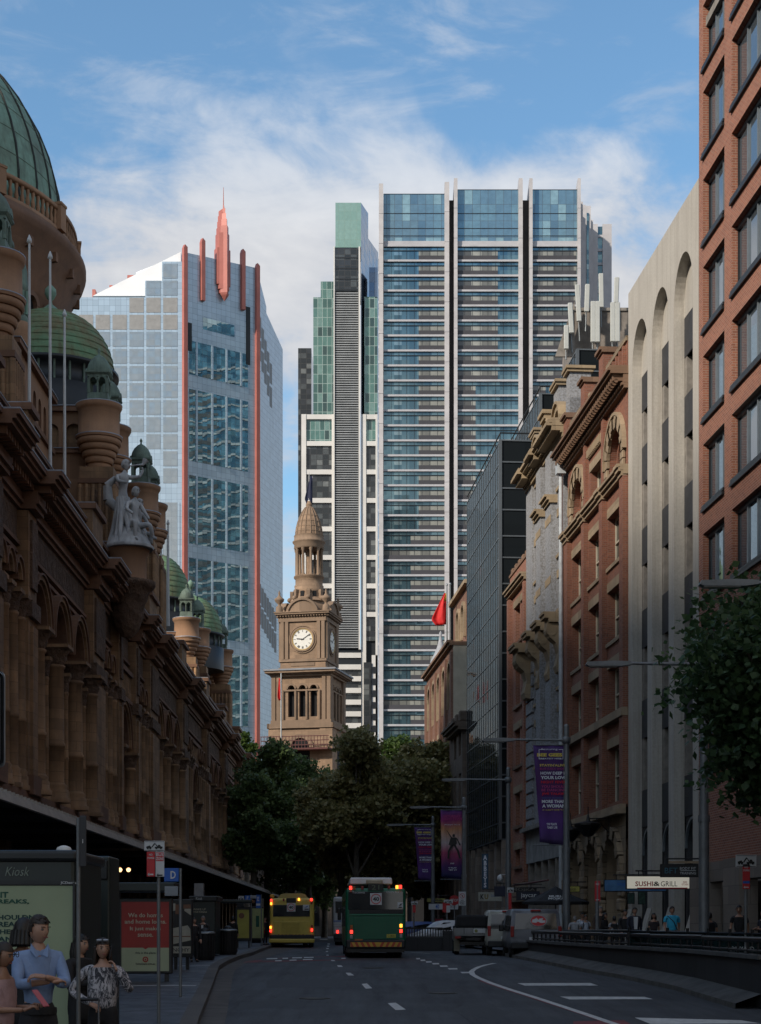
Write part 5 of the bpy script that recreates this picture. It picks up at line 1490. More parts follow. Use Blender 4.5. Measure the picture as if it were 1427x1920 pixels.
# chamfer face
DC = Vector((1.31, 1, 0)).normalized(); CL = 19.9
ch = empty('chamfer_face', (0, 0, 0), math.atan2(DC.y, DC.x), parent=AT)
cy_ = lambda u: 380 + u * DC.y
def cz(py, u): return CAMZ + (1742 - py) * cy_(u) / F - 1.0
m_ = MB()
m_.quad((0, 0, 0), (CL, 0, 0), (CL, 0, cz(503, CL)), (0, 0, cz(472, 0)), PANEL)
m_.build('cladding', ch)
m_ = MB(); lv = [cz(y, 0) for y in (624, 715, 877, 1033, 1206, 1369)] + [0]
for k in range(len(lv) - 1):
 zt_, zb_ = lv[k] - 1.3, lv[k + 1] + 1.9
 if zt_ - zb_ < 2: continue
 m_ = MB(); m_.box(1.6, 17.2, -.03, .03, zb_, zt_, GAD)
 mo = m_.build('mirror_glazing', ch)
 m_ = MB()
 for u in (3.5, 7.6, 11.4, 15.3): m_.box(u - .2, u + .2, -.28, -.04, zb_, zt_, PANEL)
 m_.build('rib', mo)
for (u0, u1) in ((1.3, 2.3), (16.6, 17.8)):
 m_ = MB(); m_.box(u0, u1, -.06, -.035, cz(655, 0), cz(602 if u0 < 5 else 594, 0) if u0 < 5 else cz(575, 17), BLK); m_.build('slot_window', ch)
m_ = MB(); m_.box(5.2, 13.5, -.04, -.02, cz(622, 8), cz(600, 8), GAD); m_.build('upper_window', ch)
def fin(par, u, w_, d_, z0, z1, cap=2.0):
 m_ = MB(); m_.box(u - w_ / 2, u + w_ / 2, -d_, .2, z0, z1, REDM)
 m_.prism([(u - w_ / 2, z1), (u + w_ / 2, z1), (u + w_ / 2, z1 + cap * .4), (u - w_ / 2 + .3, z1 + cap)], -d_, .2, REDM)
 return m_.build('red_fin', par)
fin(ch, .35, .95, .7, 0, cz(466, 0), .8)
fin(ch, CL - .3, .95, .7, 0, cz(503, CL), .9)
fin(ch, 4.9, .95, .8, cz(565, 5), cz(456, 5), .9)
fin(ch, 15.6, .95, .8, cz(582, 15.6), cz(476, 15.6), .9)
# spire
SPIRE = MB(); u = 10.3
zq = lambda y: cz(y, 10)
for (hw, d_, y0, y1) in ((1.75, 1.5, 536, 468), (1.35, 1.9, 545, 440), (1.05, 2.1, 552, 427), (.78, 1.9, 480, 414), (.55, 1.6, 470, 403), (.3, 1.3, 470, 393)):
 SPIRE.prism([(u - hw, -.1), (u - hw, -d_ * .45), (u, -d_), (u + hw, -d_ * .45), (u + hw, -.1), (u + hw * .8, 1.2), (u - hw * .8, 1.2)], zq(y0), zq(y1), REDM, 'z')
SPIRE.lathe(u, -.9, [(1.2, zq(552)), (1.0, zq(556)), (.05, zq(566))], 4, REDM, False)
SPIRE.lathe(u, -.6, [(.4, zq(400)), (.12, zq(386))], 4, REDM, False)
SPIRE.cyl((u, -.5, zq(392)), (u, -.5, zq(352)), .14, .05, 6, REDM)
SPIRE.build('spire', ch)
# receding face
DR_ = Vector((.24, 1, 0)).normalized(); endc = DC * CL
rf = empty('receding_face', tuple(endc), math.atan2(DR_.y, DR_.x), parent=AT)
LR = 19.8
m_ = MB(); y2 = A0.y + endc.y + LR * DR_.y
rz0 = CAMZ + (1742 - 527) * (A0.y + endc.y) / F - 1; rz1 = CAMZ + (1742 - 655) * y2 / F - 1
m_.quad((0, 0, 0), (LR, 0, 0), (LR, 0, rz1), (0, 0, rz0 - 3), PANEL)
m_.quad((0, 0, rz0 - 3), (LR * .33, 0, (rz0 - 3) * .67 + rz1 * .33), (LR * .33, 0, (rz0 + rz1) / 2 + 1.0), (0, 0, rz0 + 2), PANEL)
m_.quad((LR, 0, 0), (LR - 2, 14, 0), (LR - 2, 14, rz1), (LR, 0, rz1), PANEL)
m_.build('cladding', rf)
m_ = MB()
for j, (za, zb_) in enumerate(((0, 1),)):
 for u0 in range(5):
  for w2 in range(2):
   ya = 592 + u0 * 22 + w2 * 44; uu = .8 + u0 * 2.1
   if w2 and u0 == 0: pass
   yy = A0.y + endc.y + uu
   m_.box(uu, uu + 1.8, -.03, -.01, CAMZ + (1742 - ya - 38) * yy / F - 1, CAMZ + (1742 - ya) * yy / F - 1, GBLK)
 m_.build('plant_louvre', rf); m_ = MB()
 for u0 in range(7):
  for w2 in range(2):
   ya = 1093 + u0 * 9 + w2 * 40; uu = .8 + u0 * 2.0; yy = A0.y + endc.y + uu
   m_.box(uu, uu + 1.7, -.03, -.01, CAMZ + (1742 - ya - 36) * yy / F - 1, CAMZ + (1742 - ya) * yy / F - 1, GBLK)
m_.build('plant_louvre', rf)
# ================================================================ far tall tower with louvred shaft
WY = 540.0; wk = WY / F
wx = lambda px: (px - 713.5) * wk
wz = lambda py: CAMZ + (1742 - py) * wk - 1.0
Wt = empty('louvred_tower', (0, WY, 1.0), 0, 'tallest far tower with a dark louvred shaft, green glass top and white framed wings', 'tower')
GRN = m_glass('green glass', (.10, .19, .16), .06, .5, 1.5, 3.0, [(0, (.14, .27, .23)), (.35, (.08, .16, .14)), (.6, (.24, .38, .33)), (.85, (.05, .08, .08))], .85, .02, .1, .01, spec=.8, frame=(.26, .34, .31), fw=.16)
GRT = m_glass('pale green top glass', (.26, .40, .33), .12, .3, 1.9, 3.0, [(0, (.25, .40, .33)), (.5, (.29, .44, .37))], .6, .01, .1, .004, spec=.7, frame=(.16, .26, .22), fw=.1)
LOUV = m_plain('dark louvre', (.05, .052, .052), .6, .1, .2, .5)
LBAR = m_plain('pale louvre blade', (.30, .31, .31), .5, .2, .15, .3)
WFR = m_plain('white concrete frame', (.62, .60, .56), .6, 0, .08, .2)
DKG = m_glass('dark flat windows', (.03, .035, .037), .1, .3, 1.9, 1.7, [(0, (.03, .035, .037)), (.5, (.10, .11, .11)), (.72, (.05, .055, .06)), (.9, (.22, .23, .22))], .9, .01, .1, .01, spec=.7, frame=(.012, .012, .012), fw=.16)
m_ = MB()
m_.box(wx(629), wx(677), 0, 12, wz(463), wz(380), GRT); m_.build('green_top', Wt)
m_ = MB(); m_.box(wx(628), wx(676), .02, 12, wz(546), wz(463) - .01, DKG)
for k in range(5): m_.box(wx(628), wx(676), -.1, 0, wz(463 + 20 * k) - .2, wz(463 + 20 * k) + .2, GRT if k == 0 else BLK)
m_.build('upper_glazing', Wt)
m_ = MB(); m_.box(wx(627), wx(673), .5, 12, wz(1216), wz(546) - .01, LOUV)
yy = 549
while yy < 1214:
 m_.box(wx(628), wx(672), .1, .5, wz(yy) - .16, wz(yy) + .16, LBAR); yy += 4.4
m_.box(wx(625.5), wx(627.5), -.4, 1, wz(1218), wz(463), WFR); m_.box(wx(672.5), wx(675.5), -.4, 1, wz(1218), wz(463), WFR)
m_.build('louvred_shaft', Wt)
m_ = MB(); BG = m_glass('blue grey side glass', (.13, .18, .26), .08, .5, 2, 3, None, .5, .02, .1, .02, frame=(.07, .10, .15), fw=.1)
kx = lambda px, d_: (px - 713.5) * (WY + d_) / F
kz = lambda py, d_: CAMZ + (1742 - py) * (WY + d_) / F - 1
for (pxa, pxb, ya, yb_, d0, d1) in ((677, 690.5, 380, 400, 0, 14), (690.5, 709, 447, 473, 14, 34)):
 m_.quad((kx(pxa, d0), d0, 0), (kx(pxb, d1), d1, 0), (kx(pxb, d1), d1, kz(yb_, d1)), (kx(pxa, d0), d0, kz(ya, d0)), BG)
m_.build('side_glazing', Wt)
m_ = MB()
m_.box(wx(587), wx(627), 2, 14, wz(782), wz(553), GRN); m_.box(wx(601), wx(627), 2.1, 14, wz(553), wz(523), GRN)
m_.box(wx(683), wx(708), 2, 14, wz(780), wz(552), GRN); m_.box(wx(692), wx(708), 4, 14, wz(552), wz(492), BG)
m_.build('green_wing', Wt)
# white framed lower wings: frame plus dark windows
zr = [780, 830] + [830 + 53.5 * k for k in range(1, 12)]
def framed(xa, xb, rows, xw=2.2):
 for k in range(len(rows) - 1):
  a = MB(); a.box(wx(xa) + xw, wx(xb) - xw * .4, 1.3, 2, wz(rows[k + 1]) + .7, wz(rows[k]) - .8, DKG if k else GRN); wo = a.build('window', Wt)
  a = MB(); a.box(wx(xa) + .01, wx(xb), .6, 3, wz(rows[k]) - .8, wz(rows[k]) + .7, WFR); a.build('frame', wo)
 a = MB(); a.box(wx(xa), wx(xa) + xw, .4, 6, 0, wz(rows[0]) + .7, WFR); a.box(wx(xb) - xw * .4, wx(xb), .4, 6, 0, wz(rows[0]) + .69, WFR)
 a.box(wx(xa) + xw, wx(xb) - xw * .4, 2.01, 6, 0, wz(rows[0]), BLK)
 a.build('concrete_frame', Wt)
framed(565, 625.5, zr, 1.5); framed(677, 708, zr[:9], 1.6)
a = MB()
a.box(wx(626), wx(680), 1, 6, wz(1250), wz(1217), BLK)
yy = 1228
while yy < 1400:
 a.box(wx(628), wx(682), .6, 1.4, wz(yy) - .8, wz(yy) + .8, WFR); a.box(wx(628), wx(682), 1.5, 2, wz(yy + 18), wz(yy), DKG); yy += 22
a.box(wx(682), wx(696), -.2, 2, wz(1400), wz(1242), DKG); a.box(wx(697), wx(708), .4, 2, wz(1400), wz(1228), WFR)
for k in range(8): a.box(wx(698), wx(706), .2, .42, wz(1262 + 22 * k), wz(1250 + 22 * k), BLK)
a.box(wx(626), wx(708), 2.1, 8, 0, wz(1225), WFR)
a.build('balcony_block', Wt)
# dark slab further off
a = MB(); a.box(wx(559) * 1.05, wx(584) * 1.05, 0, 15, 0, (wz(653)) * 1.05, DKG)
sb = a.build('dark_slab_tower', loc=(0, WY * 1.05, 1.0)); tag(sb, 'dark gridded slab tower standing furthest back, left of the louvred tower', 'tower')
# unseen blocks added to shade the street, bounce light and fill glass reflections
def city(name, x0, x1, y0, y1, h, lb):
 e = empty(name, ((x0 + x1) / 2, (y0 + y1) / 2, 0), 0, lb, 'building')
 m_ = MB(); w2, d2 = (x1 - x0) / 2, (y1 - y0) / 2
 m_.box(-w2, w2, -d2, d2, 0, h, CITYM); m_.build('wall', e)
 m_ = MB(); m_.box(-w2 - .3, w2 + .3, -d2 - .3, d2 + .3, h, h + .8, CONCR); m_.build('roof', e)
CITYM = m_glass('office grid', (.05, .06, .07), .3, 0, 3.2, 3.6, [(0, (.05, .06, .07)), (.5, (.08, .085, .09)), (.8, (.03, .035, .04))], .8, frame=(.36, .31, .26), fw=1.5)
city('shade_tower', -92, -60, -55, 60, 76, 'unseen long grey tower beyond the market roof, added to shade the street')
city('unseen_corner_block', 17, 45, -70, 34, 34, 'unseen grey corner block on the nearer footpath, added to shade and bounce light')
city('reflected_high_rise', -18, 20, -230, -200, 225, 'unseen dark high rise behind the viewer, added for the glass towers to reflect')
city('east_shade_block', -100, -62, 112, 185, 50, 'unseen tall block beyond the market building, added to shade the town hall base')
# ================================================================ town hall clock tower
HY = 225.0; hk = HY / F
THS = m_stone('golden brown sandstone', (.31, .205, .13), (.13, .09, .06), .9, .42, .88, .01, .4, .3)
THM = m_stone('town hall mouldings', (.28, .19, .125), (.11, .08, .055), 2.5, 3, .88, .003, .45, .3)
THD = m_stone('canopy shaded sandstone', (.075, .058, .045), (.03, .025, .02), .9, .45, .9, .01, .4, .3)  # stone colour darkened to stand for shade under the tree canopy
THL = m_plain('grey lead roof', (.20, .21, .23), .6, .2, .2, 1)
hz = lambda py: CAMZ + (1742 - py) * hk - 1.0
TH = empty('town_hall_clock_tower', ((579.5 - 713.5) * hk, HY, 1.0), R(-13), 'sandstone clock tower with a columned lantern and ribbed stone dome above the trees', 'clock tower')
def four(fn):
 for k in range(4):
  yield Matrix.Rotation(k * math.pi / 2, 4, 'Z')
m_ = MB()
# base stage
B1, B2, B3 = 4.15, 3.95, 3.05
m_.box(-B1, B1, -B1, B1, 0, hz(1368), THS)
for M in four(None):
 m_.M = M
 m_.arch_ring(0, hz(1408), 1.25, 1.75, -B1 - .25, -B1 + .01, THM, 14)
 m_.prism([(-1.25, hz(1450)), (1.25, hz(1450)), (1.25, hz(1408)), (.9, hz(1396)), (0, hz(1390.5)), (-.9, hz(1396)), (-1.25, hz(1408))], -B1 - .02, -B1 + .01, DARK)
 m_.box(-B1 - .3, B1 + .3, -B1 - .3, -B1, hz(1372), hz(1363), THM); m_.box(-B1 - .15, -2.6, -B1 - .14, -B1, 0, hz(1373), THS); m_.box(2.6, B1 + .15, -B1 - .14, -B1, 0, hz(1373), THS)
m_.M = None
m_.build('base_stage', TH)
# belfry stage
m_ = MB(); z0, z1 = hz(1363), hz(1276)
for M in four(None):
 m_.M = M
 w_ = 3.0
 ops = [(-2.1 + 1.5 * k, -1.2 + 1.5 * k, z0 + .9, hz(1292), True) for k in range(3)]
 # wall helper faces +y, so build it turned round
 m_.M = M @ Matrix.Rotation(math.pi, 4, 'Z')
 m_.wall(-B2, B2, z0, z1, ops, B2 - .25, .6, THS, THM, DARK)
 for x in (-2.45, -.95 + .2 - .0, .75, 2.45): m_.cyl((x, B2 - .12, z0 + .5), (x, B2 - .12, hz(1302)), .17, None, 8, THM)
 for x in (-3.7, -3.05, 3.05, 3.7): m_.box(x - .25, x + .25, B2 - .26, B2 + .05, z0, z1, THM)
 for k in range(3): m_.arch_ring(-1.65 + 1.5 * k, hz(1292) - .45, .45, .68, B2 - .24, B2 - .05, THM, 10)
 m_.box(-2.9, 2.9, B2 - .24, B2 - .08, hz(1303), hz(1300), THM)
 m_.box(-B2 - .1, B2 + .1, B2 - .3, B2 + .12, z0, z0 + .45, THM)
m_.M = None
m_.build('belfry_stage', TH)
m_ = MB()
for (ya, yb_, o) in ((1276, 1272, .15), (1272, 1270, .45), (1270, 1266, .75), (1266, 1263, .9)):
 m_.box(-B2 - o, B2 + o, -B2 - o, B2 + o, hz(ya) + .003, hz(yb_), THM if yb_ > 1264 else THL)
m_.build('belfry_cornice', TH)
# clock stage
m_ = MB(); m_.box(-B3, B3, -B3, B3, hz(1263), hz(1166), THS)
for M in four(None):
 m_.M = M
 for x in (-2.75, -2.15, 2.15, 2.75): m_.box(x - .22, x + .22, -B3 - .22, -B3, hz(1243), hz(1172), THM)
 m_.box(-B3 - .15, B3 + .15, -B3 - .18, -B3, hz(1247), hz(1242), THM); m_.box(-B3 - .2, B3 + .2, -B3 - .15, -B3, hz(1263), hz(1258), THM)
 m_.box(-1.6, 1.6, -B3 - .07, -B3, hz(1255), hz(1249), THM)
 m_.arch_ring(0, hz(1206), 1.42, 1.62, -B3 - .22, -B3, THM, 28, 0, 2 * math.pi); m_.arch_ring(0, hz(1206), 1.72, 1.85, -B3 - .12, -B3, THM, 28, 0, 2 * math.pi)
 m_.box(-B3 - .1, B3 + .1, -B3 - .24, -B3, hz(1173), hz(1166), THM)
m_.M = None
m_.build('clock_stage', TH)
CLW = m_plain('clock dial', (.66, .64, .58), .5, 0, .06, 2); GOLD = m_plain('gilt rim', (.40, .27, .09), .4, .5, .1)
for k in range(4):
 M = Matrix.Rotation(k * math.pi / 2, 4, 'Z')
 d_ = MB(); d_.M = M
 cz0 = hz(1206)
 d_.cyl((0, -B3 - .02, cz0), (0, -B3 - .10, cz0), 1.34, None, 36, CLW)
 do = d_.build('clock_face', TH)
 d_ = MB(); d_.M = M; d_.arch_ring(0, cz0, 1.30, 1.42, -B3 - .16, -B3 - .08, GOLD, 36, 0, 2 * math.pi); d_.build('rim', do)
 d_ = MB()
 for q in range(12):
  a = math.pi * 2 * q / 12
  d_.M = M @ Matrix.Translation((0, 0, cz0)) @ Matrix.Rotation(a, 4, 'Y')
  n = (1, 2, 3, 2, 1, 2, 3, 4, 2, 1, 2, 3)[q]
  for j in range(n): d_.box(-.035 + (j - (n - 1) / 2) * .085, .035 - .01 + (j - (n - 1) / 2) * .085, -B3 - .112, -B3 - .101, .93, 1.22, INK)
 d_.M = None; d_.build('numeral', do)
 # thin pattern lines on the dial
 d_ = MB()
 for (ang, ln_, wd) in ((R(-90 + 7), .80, .07), (R(57), 1.08, .05)):
  d_.M = M @ Matrix.Translation((0, 0, cz0)) @ Matrix.Rotation(ang, 4, 'Y'); d_.box(-wd, wd, -B3 - .135, -B3 - .12, -.2, ln_, INK)
 d_.M = None; d_.build('hand', do)
# cornice, pediments, urns
m_ = MB()
for (ya, yb_, o) in ((1166, 1162, .1), (1162, 1160, .35), (1160, 1157, .6), (1157, 1155, .7)): m_.box(-B3 - o, B3 + o, -B3 - o, B3 + o, hz(ya) + .003, hz(yb_), THM)
for M in four(None):
 m_.M = M
 m_.arch_ring(0, hz(1156) - .35, 1.9, 2.2, -B3 - .55, -B3 + .3, THM, 16, R(12), R(168))
 m_.prism([(-2, hz(1156)), (2, hz(1156)), (1.7, hz(1146)), (1.0, hz(1136)), (0, hz(1132)), (-1.0, hz(1136)), (-1.7, hz(1146))], -B3 - .35, -B3 + .2, THM)
 for k in range(18): m_.box(-B3 - .3 + k * .375, -B3 - .15 + k * .375, -B3 - .5, -B3, hz(1164), hz(1162), THM)
m_.M = None
for sx in (-1, 1):
 for sy in (-1, 1):
  x, y = sx * (B3 + .1), sy * (B3 + .1); b0 = hz(1155)
  m_.lathe(x, y, [(.5, b0), (.45, b0 + .7), (.2, b0 + .9), (.2, b0 + 1.1), (.62, b0 + 1.5), (.66, b0 + 1.75), (.3, b0 + 2.0), (.12, b0 + 2.3), (.16, b0 + 2.5), (.02, b0 + 2.9)], 12, THM)
m_.build('pediment_stage', TH)
m_ = MB()
m_.lathe(0, 0, [(2.85, hz(1155)), (2.7, hz(1140)), (2.45, hz(1131))], 8, THM, False, rot=R(22.5))
m_.lathe(0, 0, [(2.6, hz(1131)), (2.45, hz(1128)), (2.15, hz(1124)), (2.0, hz(1112)), (2.1, hz(1109)), (1.85, hz(1107)), (1.95, hz(1100)), (1.8, hz(1098)), (1.8, hz(1087)), (2.0, hz(1085)), (2.0, hz(1082))], 24, THS)
for k in range(8):
 a = math.pi / 4 * k + R(13)
 m_.M = Matrix.Rotation(a, 4, 'Z'); m_.box(2.05, 2.5, -.22, .22, hz(1129), hz(1110), THM); m_.ball((2.55, 0, hz(1126)), .33, THM, 6)
 m_.M = Matrix.Rotation(a + math.pi / 8, 4, 'Z'); m_.box(1.95, 2.16, -.25, .25, hz(1123), hz(1113), DARK)
m_.M = None
m_.build('drum', TH)
for k in range(10):
 a = 2 * math.pi * k / 10 + .1; m_ = MB(); x, y = math.cos(a) * 1.68, math.sin(a) * 1.68
 m_.lathe(x, y, [(.26, hz(1082)), (.26, hz(1080)), (.19, hz(1078)), (.17, hz(1037)), (.26, hz(1034)), (.28, hz(1031))], 8, THM); m_.build('lantern_column', TH)
m_ = MB(); m_.cyl((0, 0, hz(1083)), (0, 0, hz(1031)), .35, None, 10, THS); m_.build('lantern_core', TH)
m_ = MB(); m_.lathe(0, 0, [(1.9, hz(1031)), (2.0, hz(1029)), (1.95, hz(1022)), (2.15, hz(1019)), (2.2, hz(1017)), (2.0, hz(1015)), (1.95, hz(1008)), (2.0, hz(1006))], 28, THM)
m_.build('entablature', TH)
m_ = MB(); pr = [(1.78, 1006), (1.76, 999), (1.66, 990), (1.48, 980), (1.2, 969), (.85, 959), (.5, 952), (.35, 949), (.45, 947), (.35, 944), (.2, 940)]
m_.lathe(0, 0, [(r_, hz(y)) for r_, y in pr], 28, THS)
for k in range(16):
 a = 2 * math.pi * k / 16; m_.tube([(math.cos(a) * r_ * 1.01, math.sin(a) * r_ * 1.01, hz(y)) for r_, y in pr[:7]], .07, 5, THM)
for y, r_ in ((999, 1.76), (990, 1.66), (980, 1.48), (969, 1.2)): m_.lathe(0, 0, [(r_, hz(y) - .05), (r_ + .07, hz(y)), (r_, hz(y) + .05)], 28, THM, close=False)
m_.build('dome', TH)
m_ = MB(); m_.cyl((0, 0, hz(940)), (0, 0, hz(884)), .06, .04, 8, PW); m_.ball((0, 0, hz(941)), .22, WHITEP, 6); fp = m_.build('flagpole', TH)
def flag(name, pts_front, mat_fn, n=10):
 pass
# hanging flag: folded cloth with real thickness
def hung_flag(par, x, z1, z0, wd, mat, name='flag', side=-1, top=0.25, thick=.02, mat2=None):
 m_ = MB(); n, k = 12, 10
 vv = []; vb = []
 for i in range(n + 1):
  t = i / n; z = z1 + (z0 - z1) * t
  w_ = wd * (top + (1 - top) * min(1, t * 1.15)) * (1 - .35 * max(0, t - .8) / .2)
  for j in range(k + 1):
   s = j / k
   fx = x + side * w_ * s; fy = .10 * math.sin(s * 9 + t * 2.5) * (.3 + t) + .05 * math.sin(t * 7 + s * 4)
   vv.append((fx, fy, z + (.15 * s * (z1 - z0) * .5 * (-1 if side < 0 else -1)) * t * .6))
 fs = []; fs2 = []
 for i in range(n):
  for j in range(k):
   q = (i * (k + 1) + j, i * (k + 1) + j + 1, (i + 1) * (k + 1) + j + 1, (i + 1) * (k + 1) + j)
   (fs2 if (mat2 and i < n * .22 and j < 4) else fs).append(q)
 m_.add(vv, fs, mat, True)
 if fs2: m_.add(vv, fs2, mat2, True)
 o = m_.build(name, par)
 s = o.modifiers.new('thick', 'SOLIDIFY'); s.thickness = thick
 return o
NAVY = m_plain('navy cloth', (.012, .016, .045), .8, 0, .3, 2); REDC = m_plain('red cloth', (.55, .012, .012), .7, 0, .2, 2); YELC = m_plain('yellow cloth', (.6, .35, .03), .7)
e = empty('tower_flag', ((586 - 713.5) * hk, HY - .1, 1.0 + hz(893)), 0, 'navy flag drooping from the pole on top of the clock tower', 'flag')
hung_flag(e, 0, 0, -3.6, 1.1, NAVY, 'cloth', side=-1)
m_ = MB(); m_.cyl((0.03, 0, 0), (0.03, 0, -.25), .02, None, 6, PW); m_.build('halyard', e)
# red and black flag on a pole before the tower
fx = (527 - 713.5) * 200 / F
e = empty('flagpole', (fx, 200, 1.0), 0, 'slim white flagpole left of the clock tower with a red and black flag', 'flagpole')
m_ = MB(); m_.cyl((0, 0, 0), (0, 0, CAMZ + (1742 - 1262) * 200 / F - 1), .09, .06, 8, PW); m_.build('pole', e)
o = hung_flag(e, 0, CAMZ + (1742 - 1272) * 200 / F - 1, CAMZ + (1742 - 1312) * 200 / F - 1, .42, REDC, 'flag', side=-1, top=.6, mat2=INK)
# right-hand flags by the far brick block
for i, (px, y0, y1, lb) in enumerate(((838, 1098, 1212, 'grey flagpole carrying the red flag, over the brown brick block'), (844, 1096, 1210, 'second grey flagpole, close behind the one with the red flag'))):
 a = P(px, y1, 142 + i * 3)
 e = empty('flagpole', tuple(a), 0, lb, 'flagpole')
 h = (1212 - y0) * 142 / F
 m_ = MB(); m_.cyl((0, 0, -1), (0, 0, h), .07, .05, 8, STEEL); m_.lathe(0, 0, [(.09, h), (.09, h + .12), (.01, h + .2)], 8, STEEL); m_.build('pole', e)
a = P(837, 1112, 142)
e = empty('red_flag', tuple(a), 0, 'bright red flag with a yellow corner drooping from the rooftop pole', 'flag')
hung_flag(e, 0, 0, -2.6, 1.35, REDC, 'cloth', side=-1, top=.12, mat2=YELC)
m_ = MB(); m_.cyl((0, 0, .1), (0, 0, -.2), .02, None, 6, STEEL); m_.build('toggle', e)
# town hall body and screen of facades beyond the trees
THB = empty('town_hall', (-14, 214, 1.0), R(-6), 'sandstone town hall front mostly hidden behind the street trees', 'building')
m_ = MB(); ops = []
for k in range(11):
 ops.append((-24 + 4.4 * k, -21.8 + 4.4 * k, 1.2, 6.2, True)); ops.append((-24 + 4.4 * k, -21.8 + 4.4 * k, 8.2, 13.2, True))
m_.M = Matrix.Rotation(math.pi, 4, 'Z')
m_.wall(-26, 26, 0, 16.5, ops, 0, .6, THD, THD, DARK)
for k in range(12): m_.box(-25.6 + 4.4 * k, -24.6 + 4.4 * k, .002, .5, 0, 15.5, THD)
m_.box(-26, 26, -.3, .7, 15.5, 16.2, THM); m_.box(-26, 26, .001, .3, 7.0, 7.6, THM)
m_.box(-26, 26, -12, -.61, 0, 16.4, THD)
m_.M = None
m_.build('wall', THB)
m_ = MB(); m_.box(-26.4, 26.4, -.8, 12, 16.5, 16.9, THM); m_.build('roof', THB)
for k in range(6):
 m_ = MB(); m_.box(0, 3.2, 0, 6, 0, 2.2, THM)
# iron railing of the roof terrace left of the tower base
rl = MB(); rm = m_plain('rusty railing', (.09, .03, .025), .8)
for k in range(22): rl.box(-4.9 + k * .42, -4.83 + k * .42, -B1 - 1.6, -B1 - 1.55, hz(1412), hz(1388), rm)
for y in (1390, 1398, 1406): rl.box(-4.9, 4.2, -B1 - 1.63, -B1 - 1.53, hz(y), hz(y) + .1, rm)
rl.box(-5, 4.3, -B1 - 1.7, -B1, hz(1414), hz(1411), rm)
rl.build('terrace_railing', TH)
# ================================================================ trees
LF1 = m_leaf('plane leaves', (.14, .14, .05), (.26, .235, .09), (.42, .34, .15))
LF2 = m_leaf('green plane leaves', (.06, .095, .034), (.115, .165, .055), (.20, .27, .09))
LF3 = m_leaf('glossy fig leaves', (.030, .060, .024), (.060, .115, .042), (.13, .20, .08))
LF4 = m_leaf('fresh yellow green leaves', (.04, .075, .015), (.07, .12, .025), (.12, .17, .04))
BARK = m_plain('mottled bark', (.085, .072, .055), .95, 0, .45, 3, bump=.5)
def tree(name, base, zc, rx, ry, rz_, nleaf, ls, leaf, seed, label, group=None, trunk_r=.28, clumps=16, lean=(0, 0), cat='tree', flat=.0):
 rg_ = np.random.RandomState(seed)
 e = empty(name, base, 0, label, cat, group)
 c0 = np.array([lean[0], lean[1], zc - base[2]])
 # clumps through the crown
 cs = []
 for k in range(clumps):
  v = rg_.normal(size=3); v /= np.linalg.norm(v); v[2] = v[2] * .9 + .1
  rr = rg_.uniform(.30, .90)
  c = c0 + v * rr * np.array([rx, ry, rz_])
  cs.append((c, rg_.uniform(.34, .56) * min(rx, rz_)))
 tr = MB()
 tp = [(0, 0, -.3), (lean[0] * .1 + .05, lean[1] * .1, c0[2] * .3), (lean[0] * .4, lean[1] * .4, c0[2] * .62), (c0[0], c0[1], c0[2] + rz_ * .3)]
 tr.tube(tp, [trunk_r * 1.25, trunk_r, trunk_r * .8, trunk_r * .3], 9, BARK)
 for (c, r_) in cs[:12]:
  s = np.array(tp[2]) + (np.array(tp[3]) - np.array(tp[2])) * rg_.uniform(-.35, .6)
  mid = (s + c) / 2 + np.array([0, 0, -.15 * r_])
  tr.tube([tuple(s), tuple(mid), tuple(c)], [trunk_r * .45, trunk_r * .3, trunk_r * .08], 6, BARK)
 tr.build('trunk', e)
 per = nleaf // clumps
 P_ = []
 for (c, r_) in cs:
  d_ = rg_.normal(size=(per, 3)); d_ /= np.linalg.norm(d_, axis=1)[:, None]
  rad = r_ * (rg_.uniform(.15, 1.0, per)[:, None] ** .5 + np.minimum(.2, np.abs(rg_.normal(size=(per, 1))) * .10)) * (1 + .28 * np.sin(d_[:, :1] * 5 + seed) * np.cos(d_[:, 2:] * 6))
  P_.append(c + d_ * rad * np.array([1.15, 1.15, .85]))
 P_ = np.concatenate(P_)
 n = len(P_)
 # leaf orientation: mostly drooping, random
 ax_ = rg_.normal(size=(n, 3)); ax_[:, 2] -= .35; ax_ /= np.linalg.norm(ax_, axis=1)[:, None]
 up = rg_.normal(size=(n, 3)) * .7 + np.array([0, -.15, 1.0])
 sd = np.cross(ax_, up); sd /= np.linalg.norm(sd, axis=1)[:, None] + 1e-9
 sz = ls * rg_.uniform(.55, 1.25, n)[:, None]
 nn_ = np.cross(sd, ax_)
 v0 = P_; v1 = P_ + ax_ * sz * .45 + sd * sz * .46; v2 = P_ + ax_ * sz + nn_ * sz * .12; v3 = P_ + ax_ * sz * .45 - sd * sz * .42
 V = np.stack([v0, v1, v2, v3], 1).reshape(-1, 3).astype('f')
 me = bpy.data.meshes.new('crown')
 me.vertices.add(n * 4); me.loops.add(n * 6); me.polygons.add(n * 2)
 me.vertices.foreach_set('co', V.ravel())
 base_i = (np.arange(n) * 4)[:, None]
 li = (base_i + np.array([0, 1, 2, 0, 2, 3])).astype('i').ravel()
 me.loops.foreach_set('vertex_index', li)
 me.polygons.foreach_set('loop_start', np.arange(0, n * 6, 3).astype('i'))
 me.materials.append(leaf); me.update(calc_edges=True)
 o = bpy.data.objects.new('crown', me); COL.objects.link(o); o.parent = e
 return e
